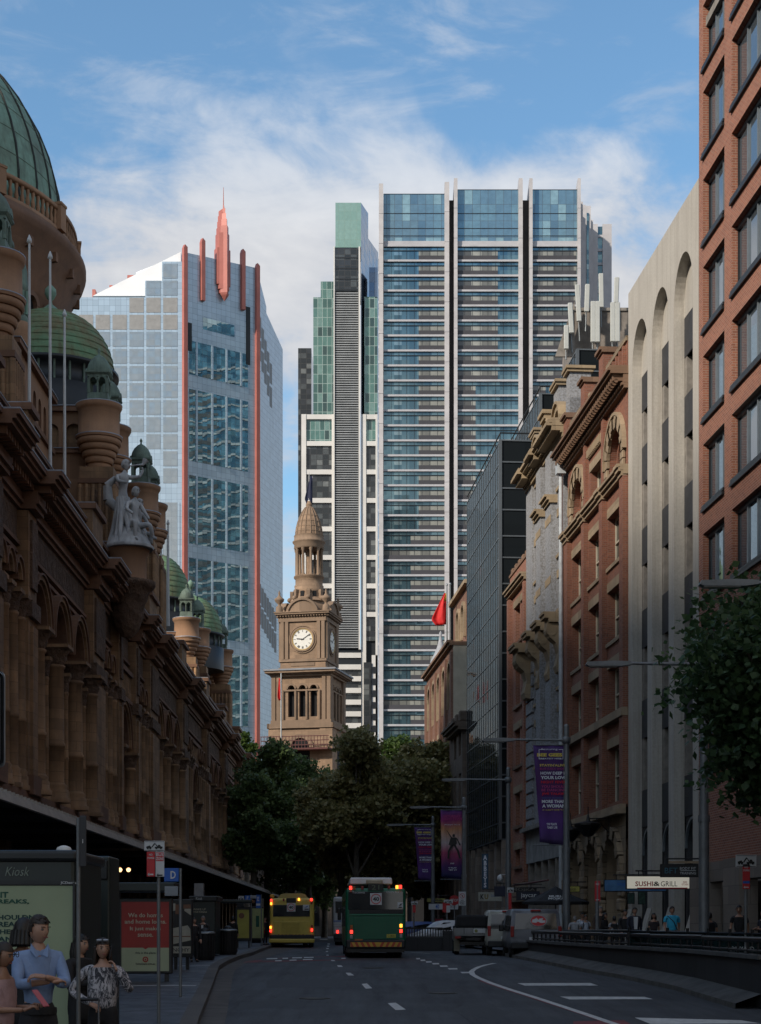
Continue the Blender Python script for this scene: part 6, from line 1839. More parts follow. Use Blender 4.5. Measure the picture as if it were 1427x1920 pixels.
def treeat(px, ybot, ytop, Y, rpx, **kw):
 k = Y / F
 zt_, zb_ = CAMZ + (1742 - ytop) * k, CAMZ + (1742 - ybot) * k
 g = gz(Y) + .1
 return tree('plane_tree', ((px - 713.5) * k, Y, g), (zt_ + zb_) / 2, rpx * k, rpx * k, (zt_ - zb_) / 2, **kw)
GT_ = 'street trees in front of the clock tower'
treeat(738, 1690, 1400, 134, 104, nleaf=42000, ls=.34, leaf=LF1, seed=3, label='olive brown plane tree over the green bus, nearest and largest of the street trees', group=GT_, clumps=30)
treeat(668, 1668, 1368, 128, 70, nleaf=24000, ls=.34, leaf=LF1, seed=5, label='olive brown plane tree just right of the clock tower base, reaching highest there', group=GT_, clumps=22)
treeat(812, 1640, 1362, 137, 54, nleaf=18000, ls=.34, leaf=LF1, seed=8, label='olive plane tree against the brown brick block, with a pointed top', group=GT_, clumps=20)
treeat(640, 1675, 1430, 134, 66, nleaf=26000, ls=.34, leaf=LF1, seed=21, label='small olive plane tree low in the middle, between the two buses', group=GT_, clumps=16)
treeat(500, 1660, 1388, 150, 70, nleaf=34000, ls=.33, leaf=LF2, seed=11, label='dark green plane tree at the far corner of the market building', group=GT_, clumps=20)
treeat(578, 1680, 1398, 156, 74, nleaf=36000, ls=.33, leaf=LF2, seed=14, label='dark green plane tree in front of the clock tower base', group=GT_, clumps=20)
treeat(475, 1672, 1455, 142, 46, nleaf=15000, ls=.32, leaf=LF2, seed=17, label='lower green plane tree by the end of the market awning', group=GT_, clumps=16)
treeat(545, 1690, 1520, 145, 60, nleaf=15000, ls=.32, leaf=LF2, seed=19, label='low dark plane tree behind the yellow bus', group=GT_, clumps=16)
treeat(700, 1700, 1560, 150, 75, nleaf=14000, ls=.36, leaf=LF1, seed=51, label='low spreading olive tree deep in shade directly behind the green bus', group=GT_, clumps=18)
treeat(608, 1715, 1560, 165, 62, nleaf=13000, ls=.36, leaf=LF2, seed=57, label='low dark green tree in the gap between the two buses', group=GT_, clumps=16)
treeat(800, 1695, 1560, 140, 55, nleaf=12000, ls=.36, leaf=LF1, seed=53, label='low olive tree in shade behind the magenta banner', group=GT_, clumps=16)
treeat(740, 1500, 1385, 178, 50, nleaf=15000, ls=.36, leaf=LF4, seed=31, label='bright yellow green tree top lying farthest back beyond the olive trees', group=GT_, clumps=14)
treeat(462, 1460, 1376, 176, 24, nleaf=3500, ls=.34, leaf=LF4, seed=33, label='bright green tree top beside the market building end cornice', group=GT_, clumps=8)
tree('fig_tree', (10.0, 40.5, .9), 7.2, 2.6, 2.4, 2.95, 46000, .205, LF3, 41, 'dark glossy leaved tree on the near right footpath, cut by the picture edge', None, .22, 46, (-.05, 0))
# ================================================================ vehicles
TAILR = m_emit('lit red tail lamp', (1.0, .03, .02), 2.4); TAILA = m_emit('lit amber lamp', (1.0, .38, .04), 2.2)
LAMPR = m_plain('red lamp lens', (.25, .01, .01), .3); LAMPA = m_plain('amber lens', (.35, .10, .01), .3); LAMPW = m_plain('clear lens', (.3, .3, .3), .3)
CARGL = m_glass('vehicle glass', (.006, .008, .009), .04, 0, 9, 9, spec=.9)
def paintm(name, c, r=.35, dirt=.35):
 b = NB(name); n1 = b.noise(1.2, 5, .65); n2 = b.noise(7, 4, .6, sc3=(1, 1, .3))
 cc = b.mix(b.ramp(n1, .4, .75, 0, dirt), c, mul(c, .5)); cc = b.mix(b.ramp(n2, .5, .8, 0, dirt * .6), cc, (.05, .045, .035))
 b.set(cc, b.ramp(n1, .3, .7, r, r + .2), 0, .5); return b.mat
def wheel(par, x, y, r, wd=.26, rim=None, name='wheel'):
 m_ = MB(); m_.lathe(0, 0, [(r * .55, -wd / 2), (r * .9, -wd / 2), (r, -wd / 2 + .04), (r, wd / 2 - .04), (r * .9, wd / 2), (r * .55, wd / 2)], 22, RUBBER)
 o = m_.build(name, par, (x, y, r)); o.rotation_euler = (0, R(90), 0)
 m_ = MB(); m_.lathe(0, 0, [(r * .56, -wd / 2 + .02), (r * .5, -wd / 2 + .06), (r * .16, -wd / 2 + .03), (r * .1, -wd / 2 + .0), (.01, -wd / 2 + .0)], 16, rim or STEEL, close=False)
 m_.lathe(0, 0, [(r * .56, wd / 2 - .02), (r * .5, wd / 2 - .06), (r * .16, wd / 2 - .03), (r * .1, wd / 2), (.01, wd / 2)], 16, rim or STEEL, close=False)
 for k in range(5):
  a = 2 * math.pi * k / 5
  for z in (-wd / 2 + .035, wd / 2 - .035): m_.cyl((math.cos(a) * r * .12, math.sin(a) * r * .12, z), (math.cos(a) * r * .5, math.sin(a) * r * .5, z), .03, None, 5, rim or STEEL)
 m_.build('rim', o)
def bus(name, label, pxc, Y, col, items, W=2.42, H=2.95, pod=None, yaw=0.0, L_=12.0):
 k = Y / F; X = (pxc - 713.5) * k; g = gz(Y)
 e = empty(name, (X, Y, g + .005), R(yaw), label, 'bus', 'buses in the traffic lanes')
 bx = lambda px: (px - pxc) * k
 bz = lambda py: CAMZ + (1742 - py) * k - g
 paint = paintm(name + ' paint', col)
 m_ = MB(); m_.rbox(-W / 2, W / 2, 0, L_, .38, H, .13, paint, 3)
 m_.rbox(-W / 2 + .02, W / 2 - .02, -.07, .1, .38, .72, .04, ALUD, 1)
 m_.box(-W / 2 + .05, W / 2 - .05, .02, L_ - .3, .22, .40, BLACK)
 bo = m_.build('body', e)
 if pod: pod(e, bx, bz)
 for sx in (-1, 1):
  for yy in (3.1, L_ - 2.7): wheel(e, sx * (W / 2 - .17), yy, .49, .3)
  wheel(e, sx * (W / 2 - .50), 3.1, .49, .28)
  m_ = MB(); m_.box(sx * W / 2 - .004 if sx < 0 else sx * W / 2 - .006, sx * W / 2 + .006 if sx > 0 else sx * W / 2 + .004, .7, L_ - .4, 1.25, H - .45, CARGL)
  m_.build('side_window', e)
  m_ = MB(); m_.rbox(sx * (W / 2 + .12) - .08, sx * (W / 2 + .12) + .08, L_ - .2, L_ + .0, H - 1.2, H - .65, .03, BLACK, 1); m_.cyl((sx * W / 2, L_ - .1, H - .6), (sx * (W / 2 + .12), L_ - .1, H - .6), .02, None, 6, BLACK); m_.build('mirror', e)
 items(e, bx, bz)
 return e
def panel(par, name, x0, x1, z0, z1, mat, y=-.012, t=.03, b=.0):
 m_ = MB(); m_.rbox(min(x0, x1), max(x0, x1), y - t, y + .01, min(z0, z1), max(z0, z1), b or .008, mat, 1); return m_.build(name, par)
def hazard(par, x0, x1, z0, z1, y, c1, c2, n=9):
 m_ = MB(); m_.box(x0, x1, y - .008, y, z0, z1, c1); h = z1 - z0; w_ = (x1 - x0) / n
 for k in range(n):
  c = x0 + w_ * (k + .1); s = 1 if k >= n / 2 else -1
  p = [(c, z0), (c + w_ * .5, z0), (c + w_ * .5 + s * h * .5, z1), (c + s * h * .5, z1)]
  p = [(min(max(q[0], x0), x1), q[1]) for q in p]
  m_.prism(p, y - .012, y - .0085, c2)
 return m_.build('hazard_strip', par)
def sign40(par, cx_, cz_, s, y):
 m_ = MB(); m_.rbox(cx_ - s / 2, cx_ + s / 2, y - .012, y, cz_ - s / 2, cz_ + s / 2, .004, SIGNW, 1)
 o = m_.build('speed_sign', par)
 m_ = MB(); m_.arch_ring(cx_, cz_, s * .37, s * .44, y - .018, y - .0125, SIGNR if s > .4 else INK, 28, 0, 2 * math.pi); m_.build('red_ring', o)
 text('40', s * .55, s * .36, INK, o, (cx_, y - .018, cz_), bold=.035)
def lamp(par, px, py, bx, bz, mat, w_=4.5, h_=6, y=-.02):
 panel(par, 'tail_light', bx(px - w_ / 2), bx(px + w_ / 2), bz(py + h_ / 2), bz(py - h_ / 2), mat, y, .03, .01)
YELH = m_plain('hazard yellow', (.55, .33, .04), .5); REDH = m_plain('hazard red', (.42, .06, .02), .5)
PLATE = m_plain('number plate yellow', (.45, .40, .06), .5)
def green_items(e, bx, bz):
 o = panel(e, 'rear_window', bx(653), bx(756), bz(1706), bz(1672), CARGL, -.004, .015, .01)
 sign40(e, bx(705), bz(1686), .46, -.03)
 panel(e, 'destination_box', bx(690), bx(719), bz(1670), bz(1658), BLACK, -.004, .02)
 text('21', .30, .18, m_plain('dim led', (.13, .16, .10), .6), e, (bx(704), -.04, bz(1664)))
 text('Tecoma', .50, .09, SIGNW, e, (bx(672), -.02, bz(1673.5))); text('GREEN BUS', .50, .07, SIGNW, e, (bx(736), -.02, bz(1672.5)))
 for px, py, mt in ((657.5, 1665, TAILR), (664, 1665.5, LAMPA), (679.5, 1665, LAMPR), (729, 1664, LAMPR), (744.5, 1663.5, TAILA), (751, 1663, TAILR), (659, 1738, LAMPA), (659, 1747.5, TAILR), (752, 1736, TAILA), (752, 1746, TAILR), (659, 1757, LAMPW), (752, 1755, LAMPW)):
  lamp(e, px, py, bx, bz, mt, 5, 6.5)
 m_ = MB()
 for k in range(30): m_.box(bx(656 + 3.3 * k), bx(657.4 + 3.3 * k), -.03, -.004, bz(1713), bz(1706.5), ALUD)
 m_.box(bx(655), bx(756), -.012, -.003, bz(1713.5), bz(1706), BLACK); m_.build('engine_grille', e)
 m_ = MB(); m_.rbox(bx(655), bx(757), -.045, .0, bz(1716.5), bz(1714.5), .01, paintm('green rail', (.03, .22, .12)), 1); m_.build('rail', e)
 m_ = MB(); m_.rbox(bx(663), bx(748), -.03, .0, bz(1762), bz(1719), .02, paintm('green hatch', (.006, .105, .05)), 2); m_.build('engine_hatch', e)
 hazard(e, bx(657), bx(753), bz(1775.5), bz(1767), -.075, YELH, REDH)
 m_ = MB(); m_.rbox(bx(725), bx(742), -.05, -.03, bz(1758.5), bz(1752), .004, PLATE, 1); po = m_.build('number_plate', e); text('C-4051', .28, .09, INK, po, (bx(733.5), -.055, bz(1755)))
 panel(e, 'sticker', bx(665), bx(680), bz(1765), bz(1761), LAMPA, -.03)
 o = panel(e, 'give_way_sticker', bx(745), bx(756), bz(1703), bz(1692), SIGNW, -.02, .006)
 m_ = MB(); m_.prism([(bx(747), bz(1699)), (bx(751), bz(1695)), (bx(754), bz(1694)), (bx(752), bz(1698))], -.036, -.028, INK); m_.box(bx(747), bx(754), -.034, -.028, bz(1702), bz(1700.5), INK); m_.build('arrow', o)
def green_pod(e, bx, bz):
 m_ = MB(); m_.rbox(bx(656), bx(737), .4, 3.6, 2.90, bz(1645), .06, WHITEP, 2, (.97, .98)); m_.build('roof_pod', e)
 m_ = MB(); m_.rbox(bx(687), bx(718), .25, .6, 2.9, bz(1649), .04, m_plain('cream cover', (.40, .34, .24), .6), 1); m_.build('roof_vent', e)
bus('green_bus', 'dark green bus seen from behind with lit red lamps and a 40 sign', 704.5, 67.0, (.006, .12, .058), green_items, 2.36, 2.75, green_pod, 2.0)
def yellow_items(e, bx, bz):
 panel(e, 'rear_window', bx(512), bx(581), bz(1719), bz(1697), CARGL, -.004, .015, .01)
 sign40(e, bx(546), bz(1701.5), .47, -.03)
 panel(e, 'destination_box', bx(537), bx(555), bz(1693), bz(1684), BLACK, -.004, .02)
 for px, py, mt in ((508.5, 1688.5, TAILR), (508.5, 1694.5, TAILA), (560.5, 1686.5, TAILA), (532, 1687.5, LAMPR), (584, 1687, TAILR), (584, 1693, LAMPR), (507.5, 1739, TAILA), (507.5, 1745.5, TAILR), (585, 1737, LAMPR), (585, 1744, TAILR)):
  lamp(e, px, py, bx, bz, mt, 3.4, 5)
 o = panel(e, 'give_way_sticker', bx(568), bx(580), bz(1707.5), bz(1696.5), SIGNW, -.02, .006)
 m_ = MB(); m_.prism([(bx(570), bz(1702)), (bx(574), bz(1700)), (bx(578), bz(1698)), (bx(576), bz(1701.5))], -.036, -.028, SIGNB); m_.box(bx(571), bx(579), -.034, -.028, bz(1706), bz(1704), INK); m_.build('arrow', o)
 m_ = MB(); m_.rbox(bx(513), bx(580), -.03, 0, bz(1760), bz(1727), .03, paintm('yellow hatch', (.62, .48, .09)), 2); m_.build('engine_hatch', e)
 m_ = MB()
 for k in range(9): m_.rbox(bx(528), bx(562), -.045, -.03, bz(1731.6 + 2.6 * k), bz(1730 + 2.6 * k), .003, paintm('yellow louvre', (.52,.40,.07)) if k == 0 else m_.mats[0], 1)
 m_.build('engine_grille', e)
 hazard(e, bx(519), bx(574), bz(1757), bz(1752), -.035, m_plain('dull red', (.20, .05, .02), .6), YELH, 8)
 m_ = MB(); m_.rbox(bx(540), bx(553), -.09, -.07, bz(1768), bz(1764), .003, PLATE, 1); po = m_.build('number_plate', e); text('M/O 4821', .28, .07, INK, po, (bx(546.5), -.10, bz(1766)))
 m_ = MB(); m_.rbox(bx(504), bx(590), -.12, .0, bz(1768), bz(1760.5), .05, paintm('yellow bumper', (.6,.46,.08)), 2); m_.build('bumper', e)
def yellow_pod(e, bx, bz):
 m_ = MB(); m_.prism([(bx(519), 2.7), (bx(579), 2.7), (bx(572), bz(1676.5)), (bx(565), bz(1675)), (bx(534), bz(1675)), (bx(527), bz(1676.5))], .3, 5, paintm('yellow roof', (.40, .33, .12))); m_.build('roof_pod', e)
 m_ = MB(); m_.rbox(bx(506), bx(514), .3, .8, 2.75, bz(1677), .04, m_.mats[0] if m_.mats else YELH, 1); m_.build('roof_vent', e)
bus('yellow_bus', 'yellow bus seen from behind at the kerb with a black ringed 40 sign', 547.5, 94.0, (.62, .48, .09), yellow_items, 2.45, 2.72, yellow_pod, 2.3)
def coach_items(e, bx, bz):
 panel(e, 'rear_window', bx(629), bx(685), bz(1712), bz(1690), CARGL, -.004, .015)
 for py, mt in ((1747.5, TAILR), (1754, LAMPA)):
  lamp(e, 633, py, bx, bz, mt, 3.4, 5.5); lamp(e, 690, py, bx, bz, mt, 3.4, 5.5)
 for k, py in enumerate((1727, 1731, 1735)): panel(e, 'stripe', bx(625.5), bx(640), bz(py + 1), bz(py - .6), SIGNW if k else SIGNB, -.01, .012)
bus('white_coach', 'white and dark bus mostly hidden behind the green bus', 663, 104.0, (.42, .43, .44), coach_items, 2.48, 2.95, None, 0)
# ---- vans, ute and cars parked in the lane on the right
def van(name, label, cat, px0, px1, Y, col, H=1.95, L_=4.9, hood=False, yaw=0.0, rear=True, group='vehicles parked in the service lane', wide=None):
 k = Y / F; W = wide or (px1 - px0) * k; X = ((px0 + px1) / 2 - 713.5) * k if not wide else (px0 - 713.5) * k + wide / 2
 g = gz(Y) if Y > 66 else rfz(Y)
 e = empty(name, (X, Y, g + .01), R(yaw), label, cat, group)
 pt = paintm(name + ' paint', col, .3, .3)
 prof = [(0.02, .35), (0, .75), (.02, 1.05), (.16, H - .12), (.3, H - .02), (.6, H), (L_ - 1.5, H), (L_ - 1.1, H - .12), (L_ - .45, 1.12), (L_ - .1, .98), (L_, .7), (L_ - .02, .35)]
 bm = bmesh.new(); W2 = W / 2
 vs0 = [bm.verts.new((-W2, y, z)) for y, z in prof]; vs1 = [bm.verts.new((W2, y, z)) for y, z in prof]
 bm.faces.new(vs0); bm.faces.new(vs1[::-1])
 for i in range(len(prof)): bm.faces.new((vs0[i], vs1[i], vs1[(i + 1) % len(prof)], vs0[(i + 1) % len(prof)]))
 for v in bm.verts:
  if v.co.z > 1.0: v.co.x *= 1 - .10 * (v.co.z - 1.0) / (H - 1.0)
 bmesh.ops.bevel(bm, geom=list(bm.edges), offset=.055, segments=3, affect='EDGES')
 bmesh.ops.recalc_face_normals(bm, faces=bm.faces)
 m_ = MB(); m_.addbm(bm, pt, True); m_.build('body', e)
 # rear glass follows the slope of the tailgate
 m_ = MB(); ww = W2 * .84
 m_.add([(-ww, -.012 + .03, 1.12), (ww, -.012 + .03, 1.12), (ww * .93, .118, H - .18), (-ww * .93, .118, H - .18), (-ww, .1, 1.12), (ww, .1, 1.12), (ww * .93, .2, H - .18), (-ww * .93, .2, H - .18)], [(0, 1, 2, 3), (4, 7, 6, 5), (0, 4, 5, 1), (1, 5, 6, 2), (2, 6, 7, 3), (3, 7, 4, 0)], CARGL)
 m_.build('rear_window', e)
 for sx in (-1, 1):
  m_ = MB(); m_.add([(sx * (W2 + .004), .5, 1.08), (sx * (W2 + .004), L_ - 1.1, 1.08), (sx * (W2 * .925 + .004), L_ - 1.6, H - .24), (sx * (W2 * .925 + .004), .55, H - .24)], [(0, 1, 2, 3)], CARGL)
  m_.add([(sx * (W2 - .05), .5, 1.08), (sx * (W2 - .05), L_ - 1.1, 1.08), (sx * (W2 * .88), L_ - 1.6, H - .24), (sx * (W2 * .88), .55, H - .24)], [(0, 1, 2, 3)], CARGL)
  m_.build('side_window', e)
  m_ = MB(); m_.rbox(sx * (W2 - .07) - .06, sx * (W2 - .07) + .075 * 1, -.03, .12, .82, 1.25, .02, LAMPR, 1); m_.build('tail_light', e)
  m_ = MB(); m_.rbox(sx * (W2 + .11) - .1, sx * (W2 + .11) + .1, L_ - 1.5, L_ - 1.3, 1.05, 1.32, .03, BLACK, 1); m_.build('mirror', e)
  wheel(e, sx * (W2 - .12), .85, .33, .22); wheel(e, sx * (W2 - .12), L_ - .9, .33, .22)
 m_ = MB(); m_.rbox(-W2 * .98, W2 * .98, -.08, .1, .36, .62, .04, ALUD, 2); m_.build('bumper', e)
 m_ = MB(); m_.rbox(-.26, .26, -.035, .0, .7, .82, .005, SIGNW, 1); m_.build('number_plate', e)
 m_ = MB(); m_.rbox(-.2, .2, .14, .2, H - .1, H - .03, .01, LAMPR, 1); m_.build('brake_light', e)
 return e, W2, H
e, W2, Hh = van('silver_van', 'silver van seen from behind with a red and white oval sticker in its window', 'van', 957, 1053, 67.0, (.15, .155, .17), 1.93)
st = MB(); st.M = Matrix.Translation((.1, .035, 1.46)) @ Matrix.Rotation(R(-8), 4, 'X') @ Matrix.Diagonal((1.25, 1, .85, 1))
st.lathe(0, 0, [(.30, 0)], 4, SIGNW) if False else None
st.cyl((0, 0, 0), (0, -.012, 0), .27, None, 28, LAMPW); st.cyl((0, -.013, 0), (0, -.016, 0), .24, None, 28, SIGNR)
st.prism([(-.21, -.08), (-.08, -.10), (-.02, -.04), (.08, -.11), (.2, -.09), (.22, .01), (.12, .02), (.15, .13), (.03, .10), (.01, .03), (-.06, .14), (-.12, .08), (-.19, .06)], -.02, -.017, SIGNW)
st.build('oval_sticker', e)
v2_, _, _ = van('white_van', 'older white van seen from behind beside the silver van', 'van', 914, 962, 71.5, (.36, .355, .31), 1.92, 4.6, wide=1.66)
# second row: ute with tray and canopy
k = 72.5 / F; g = gz(73)
UT = empty('utility_truck', ((890 - 713.5) * k, 73.5, g + .01), R(-1.0), 'dusty ute with a black canopy over its steel tray, beside the white van', 'utility truck', 'vehicles parked in the service lane')
UP = paintm('ute silver', (.26, .26, .255), .4, .6)
m_ = MB(); m_.rbox(-.80, .80, 2.2, 4.4, .55, 1.05, .1, UP, 2); m_.rbox(-.74, .74, 2.3, 3.6, 1.0, 1.62, .16, UP, 3, (.88, .8)); m_.box(-.55, .55, .2, 4.2, .42, .56, BLACK); m_.build('body', UT)
m_ = MB(); m_.box(-.82, .82, 0, 2.15, .82, .90, UP); m_.box(-.82, .82, -.02, .02, .90, 1.16, UP); m_.box(-.84, -.80, 0, 2.1, .9, 1.16, UP); m_.box(.80, .84, 0, 2.1, .9, 1.16, UP)
for x in (-.4, 0, .4): m_.box(x - .012, x + .012, -.03, -.02, .9, 1.16, BLACK)
m_.build('tray', UT)
m_ = MB(); m_.rbox(-.78, .70, .05, 2.0, 1.16, 1.72, .1, m_plain('black canvas', (.012, .012, .013), .85, 0, .3, 5, bump=.5), 2, (.9, .95)); m_.build('canopy', UT)
m_ = MB(); m_.rbox(.0, .75, -.045, -.025, .94, 1.12, .005, SIGNW, 1); so = m_.build('tray_sign', UT)
m_ = MB(); m_.cyl((.12, -.05, 1.03), (.12, -.055, 1.03), .07, None, 12, m_plain('olive badge', (.2, .2, .04), .5)); m_.build('badge', so)
for sx in (-1, 1):
 m_ = MB(); m_.rbox(sx * .66 - .12, sx * .66 + .12, -.04, .02, .70, .80, .01, LAMPR, 1); m_.build('tail_light', UT)
 wheel(UT, sx * .70, .95, .34, .22); wheel(UT, sx * .70, 3.7, .34, .22)
 m_ = MB(); m_.box(sx * .70 - .13, sx * .70 + .13, .5, .53, .15, .75, m_plain('mud flap', (.20, .18, .13), .8) if sx < 0 else BLACK); m_.build('mud_flap', UT)
m_ = MB(); m_.rbox(-.3, .3, -.05, -.02, .62, .72, .004, BLACK, 1); m_.build('number_plate', UT)
# cars crossing behind the low wall further on
def car(name, label, px0, px1, Y, col, yaw, H=1.5, L_=4.3):
 k = Y / F; g = gz(Y) + .02
 e = empty(name, (((px0 + px1) / 2 - 713.5) * k, Y, g), R(yaw), label, 'car', 'cars beyond the low wall')
 pt = paintm(name + ' paint', col, .3, .2)
 prof = [(-L_ / 2, .4), (-L_ / 2 + .02, .75), (-L_ / 2 + .8, .9), (-L_ / 2 + 1.5, H - .08), (-L_ / 2 + 2.0, H), (L_ / 2 - 1.0, H - .03), (L_ / 2 - .35, .98), (L_ / 2, .85), (L_ / 2, .4)]
 bm = bmesh.new(); W2 = .86
 a = [bm.verts.new((x, -W2, z)) for x, z in prof]; b_ = [bm.verts.new((x, W2, z)) for x, z in prof]
 bm.faces.new(a[::-1]); bm.faces.new(b_)
 for i in range(len(prof)): bm.faces.new((a[i], a[(i + 1) % len(prof)], b_[(i + 1) % len(prof)], b_[i]))
 for v in bm.verts:
  if v.co.z > 1.0: v.co.y *= .84
 bmesh.ops.bevel(bm, geom=list(bm.edges), offset=.06, segments=3, affect='EDGES'); bmesh.ops.recalc_face_normals(bm, faces=bm.faces)
 m_ = MB(); m_.addbm(bm, pt, True); m_.build('body', e)
 for sy in (-1, 1):
  for (x0, x1, t0, t1) in ((-L_ / 2 + 1.05, -.15, -L_ / 2 + 1.6, -.15), (-.05, L_ / 2 - .7, -.05, L_ / 2 - 1.05)):
   m_ = MB(); y0, y1 = sy * (W2 * .965), sy * (W2 * .865)
   m_.add([(x0, y0, .97), (x1, y0, .97), (t1, y1, H - .13), (t0, y1, H - .13), (x0, y0 * .9, .97), (x1, y0 * .9, .97), (t1, y1 * .9, H - .13), (t0, y1 * .9, H - .13)], [(0, 1, 2, 3), (4, 5, 6, 7), (0, 1, 5, 4), (2, 3, 7, 6)], CARGL); m_.build('side_window', e)
  for x in (-L_ / 2 + .8, L_ / 2 - .8):
   m_ = MB(); m_.cyl((x, sy * .72, .32), (x, sy * .88, .32), .32, None, 18, RUBBER); wo = m_.build('wheel', e); m_ = MB(); m_.cyl((x, sy * .885, .32), (x, sy * .89, .32), .19, None, 12, STEEL); m_.build('rim', wo)
  m_ = MB(); m_.rbox(-L_ / 2 - .01, -L_ / 2 + .15, sy * .6 - .15, sy * .6 + .15, .62, .76, .02, LAMPW, 1); m_.build('headlight', e)
 m_ = MB(); m_.rbox(L_ / 2 - .03, L_ / 2 + .02, -.7, .7, .6, .78, .02, LAMPR, 1); m_.build('tail_light', e)
car('white_car', 'white hatchback side on behind the low wall, beside the dusty ute', 806, 880, 92, (.55, .56, .58), 14)
car('blue_car', 'dark blue car farther along, close to the green bus', 752, 792, 108, (.05, .09, .25), 8, 1.45)
# ================================================================ barrier wall, rails, glass balustrade
WT = m_stone('dark tiled ramp wall', (.034, .034, .035), (.018, .018, .018), 1.25, 1.6, .7, .02, .5, .25); COPM = m_plain('wall coping', (.085, .083, .08), .85, 0, .3, 2, bump=.3)
VERG = m_plain('sloped wall footing', (.065, .063, .06), .9, 0, .4, 1.6, bump=.4)
BW = empty('barrier_wall', (0, 0, 0), 0, 'long dark tiled ramp wall with a black pipe rail, curving along the right of the road', 'wall')
wpts = [(1520, 1925), (1427, 1892), (1306, 1857), (1210, 1837), (1122, 1822), (1040, 1806), (985, 1796), (955, 1789.5)]
wp = [G(x, y) for x, y in wpts]
topz = lambda y: 1.20 + (y - 38) * .0045
m_ = MB(); cp = MB(); vg = MB(); rl = MB()
def nrm(i):
 p0, p1 = wp[max(i - 1, 0)], wp[min(i + 1, len(wp) - 1)]
 d = p1 - p0; d.z = 0; d.normalize(); return Vector((d.y, -d.x, 0))
for i in range(1, len(wp) - 1):
 a, b_ = wp[i], wp[i + 1]; na, nb_ = nrm(i) , nrm(i + 1)
 if na.x < 0: na = -na
 if nb_.x < 0: nb_ = -nb_
 ta, tb = topz(a.y), topz(b_.y)
 ain, bin_ = a + na * .35, b_ + nb_ * .35
 pa, pb = gz(a.y) - .1, gz(b_.y) - .1
 m_.quad((a.x, a.y, pa), (b_.x, b_.y, pb), (b_.x, b_.y, tb), (a.x, a.y, ta), WT)
 m_.quad((ain.x, ain.y, pa), (bin_.x, bin_.y, pb), (bin_.x, bin_.y, tb), (ain.x, ain.y, ta), WT)
 c0, c1 = a - na * .07, b_ - nb_ * .07
 for (u0, u1) in ((0, 1),):
  vv = [(c0.x, c0.y, ta), (c1.x, c1.y, tb), (bin_.x, bin_.y, tb), (ain.x, ain.y, ta), (c0.x, c0.y, ta + .09), (c1.x, c1.y, tb + .09), (bin_.x, bin_.y, tb + .09), (ain.x, ain.y, ta + .09)]
  cp.add(vv, [(0, 1, 2, 3), (4, 5, 6, 7), (0, 1, 5, 4), (3, 2, 6, 7), (0, 4, 7, 3), (1, 5, 6, 2)], COPM)
 v0, v1 = a - na * .55, b_ - nb_ * .55
 vg.quad((v0.x, v0.y, gz(a.y) + .12), (v1.x, v1.y, gz(b_.y) + .12), (b_.x, b_.y, gz(b_.y) + .32), (a.x, a.y, gz(a.y) + .32), VERG)
 vg.quad((v0.x, v0.y, gz(a.y) - .02), (v1.x, v1.y, gz(b_.y) - .02), (v1.x, v1.y, gz(b_.y) + .12), (v0.x, v0.y, gz(a.y) + .12), KERBN)
 m0, m1 = (a + ain) / 2, (b_ + bin_) / 2
 rl.cyl((m0.x, m0.y, ta + .42), (m1.x, m1.y, tb + .40), .065, None, 10, BLACK)
 rl.cyl((m0.x, m0.y, ta + .17), (m1.x, m1.y, tb + .16), .03, None, 8, BLACK)
 n = max(2, int((b_ - a).length / .95))
 for k in range(n):
  t = k / n; q = m0.lerp(m1, t); zt_ = ta + (tb - ta) * t
  rl.cyl((q.x, q.y, zt_ + .05), (q.x, q.y, zt_ + .42), .032, None, 6, BLACK)
# end pier with sloping face at the far end and at the near corner
a = wp[-1]; m_.rbox(a.x - .05, a.x + .45, a.y, a.y + .5, gz(a.y) - .1, topz(a.y) + .05, .04, WT, 1)
m_.build('wall', BW); cp.build('coping', BW); vg.build('footing', BW); rl.build('pipe_rail', BW)
# the ramp wall on its other side
BW2 = empty('inner_ramp_rail', (0, 0, 0), 0, 'black pipe rail on posts along the footpath side of the ramp', 'railing')
r2 = MB(); pA, pB = P(1057, 1745.5, 66), P(1182, 1745, 57)
r2.cyl(tuple(pA), tuple(pB), .045, None, 8, BLACK);
for k in range(13):
 q = pA.lerp(pB, k / 12); r2.cyl((q.x, q.y, .8), tuple(q), .03, None, 6, BLACK)
r2.cyl((pA.x, pA.y, pA.z - .35), (pB.x, pB.y, pB.z - .35), .02, None, 6, BLACK)
r2.build('pipe_rail', BW2)
# glass balustrade nearer the right edge
GB = empty('glass_balustrade', (0, 0, 0), 0, 'dark glass balustrade with black posts behind the barrier wall, at the right', 'railing')
GBG = m_plain('tinted balustrade glass', (.010, .026, .026), .08, 0, .1, 2, spec=.9)
pA, pB = P(1180, 1746, 51), P(1500, 1753, 44)
n = 8
for k in range(n):
 a, b_ = pA.lerp(pB, k / n), pA.lerp(pB, (k + 1) / n)
 g_ = MB(); d = (b_ - a); a2, b2 = a + d * .03, b_ - d * .03
 g_.add([(a2.x, a2.y, .82), (b2.x, b2.y, .82), (b2.x, b2.y, b2.z - .03), (a2.x, a2.y, a2.z - .03), (a2.x, a2.y + .02, .82), (b2.x, b2.y + .02, .82), (b2.x, b2.y + .02, b2.z - .03), (a2.x, a2.y + .02, a2.z - .03)], [(0, 1, 2, 3), (7, 6, 5, 4), (0, 4, 5, 1), (3, 2, 6, 7)], GBG); g_.build('glass_panel', GB)
 g_ = MB(); g_.cyl((a.x, a.y, .8), (a.x, a.y, a.z + .12), .045, None, 8, BLACK); g_.rbox(a.x - .06, a.x + .06, a.y - .06, a.y + .06, a.z - .2, a.z - .05, .01, BLACK, 1); g_.build('post', GB)
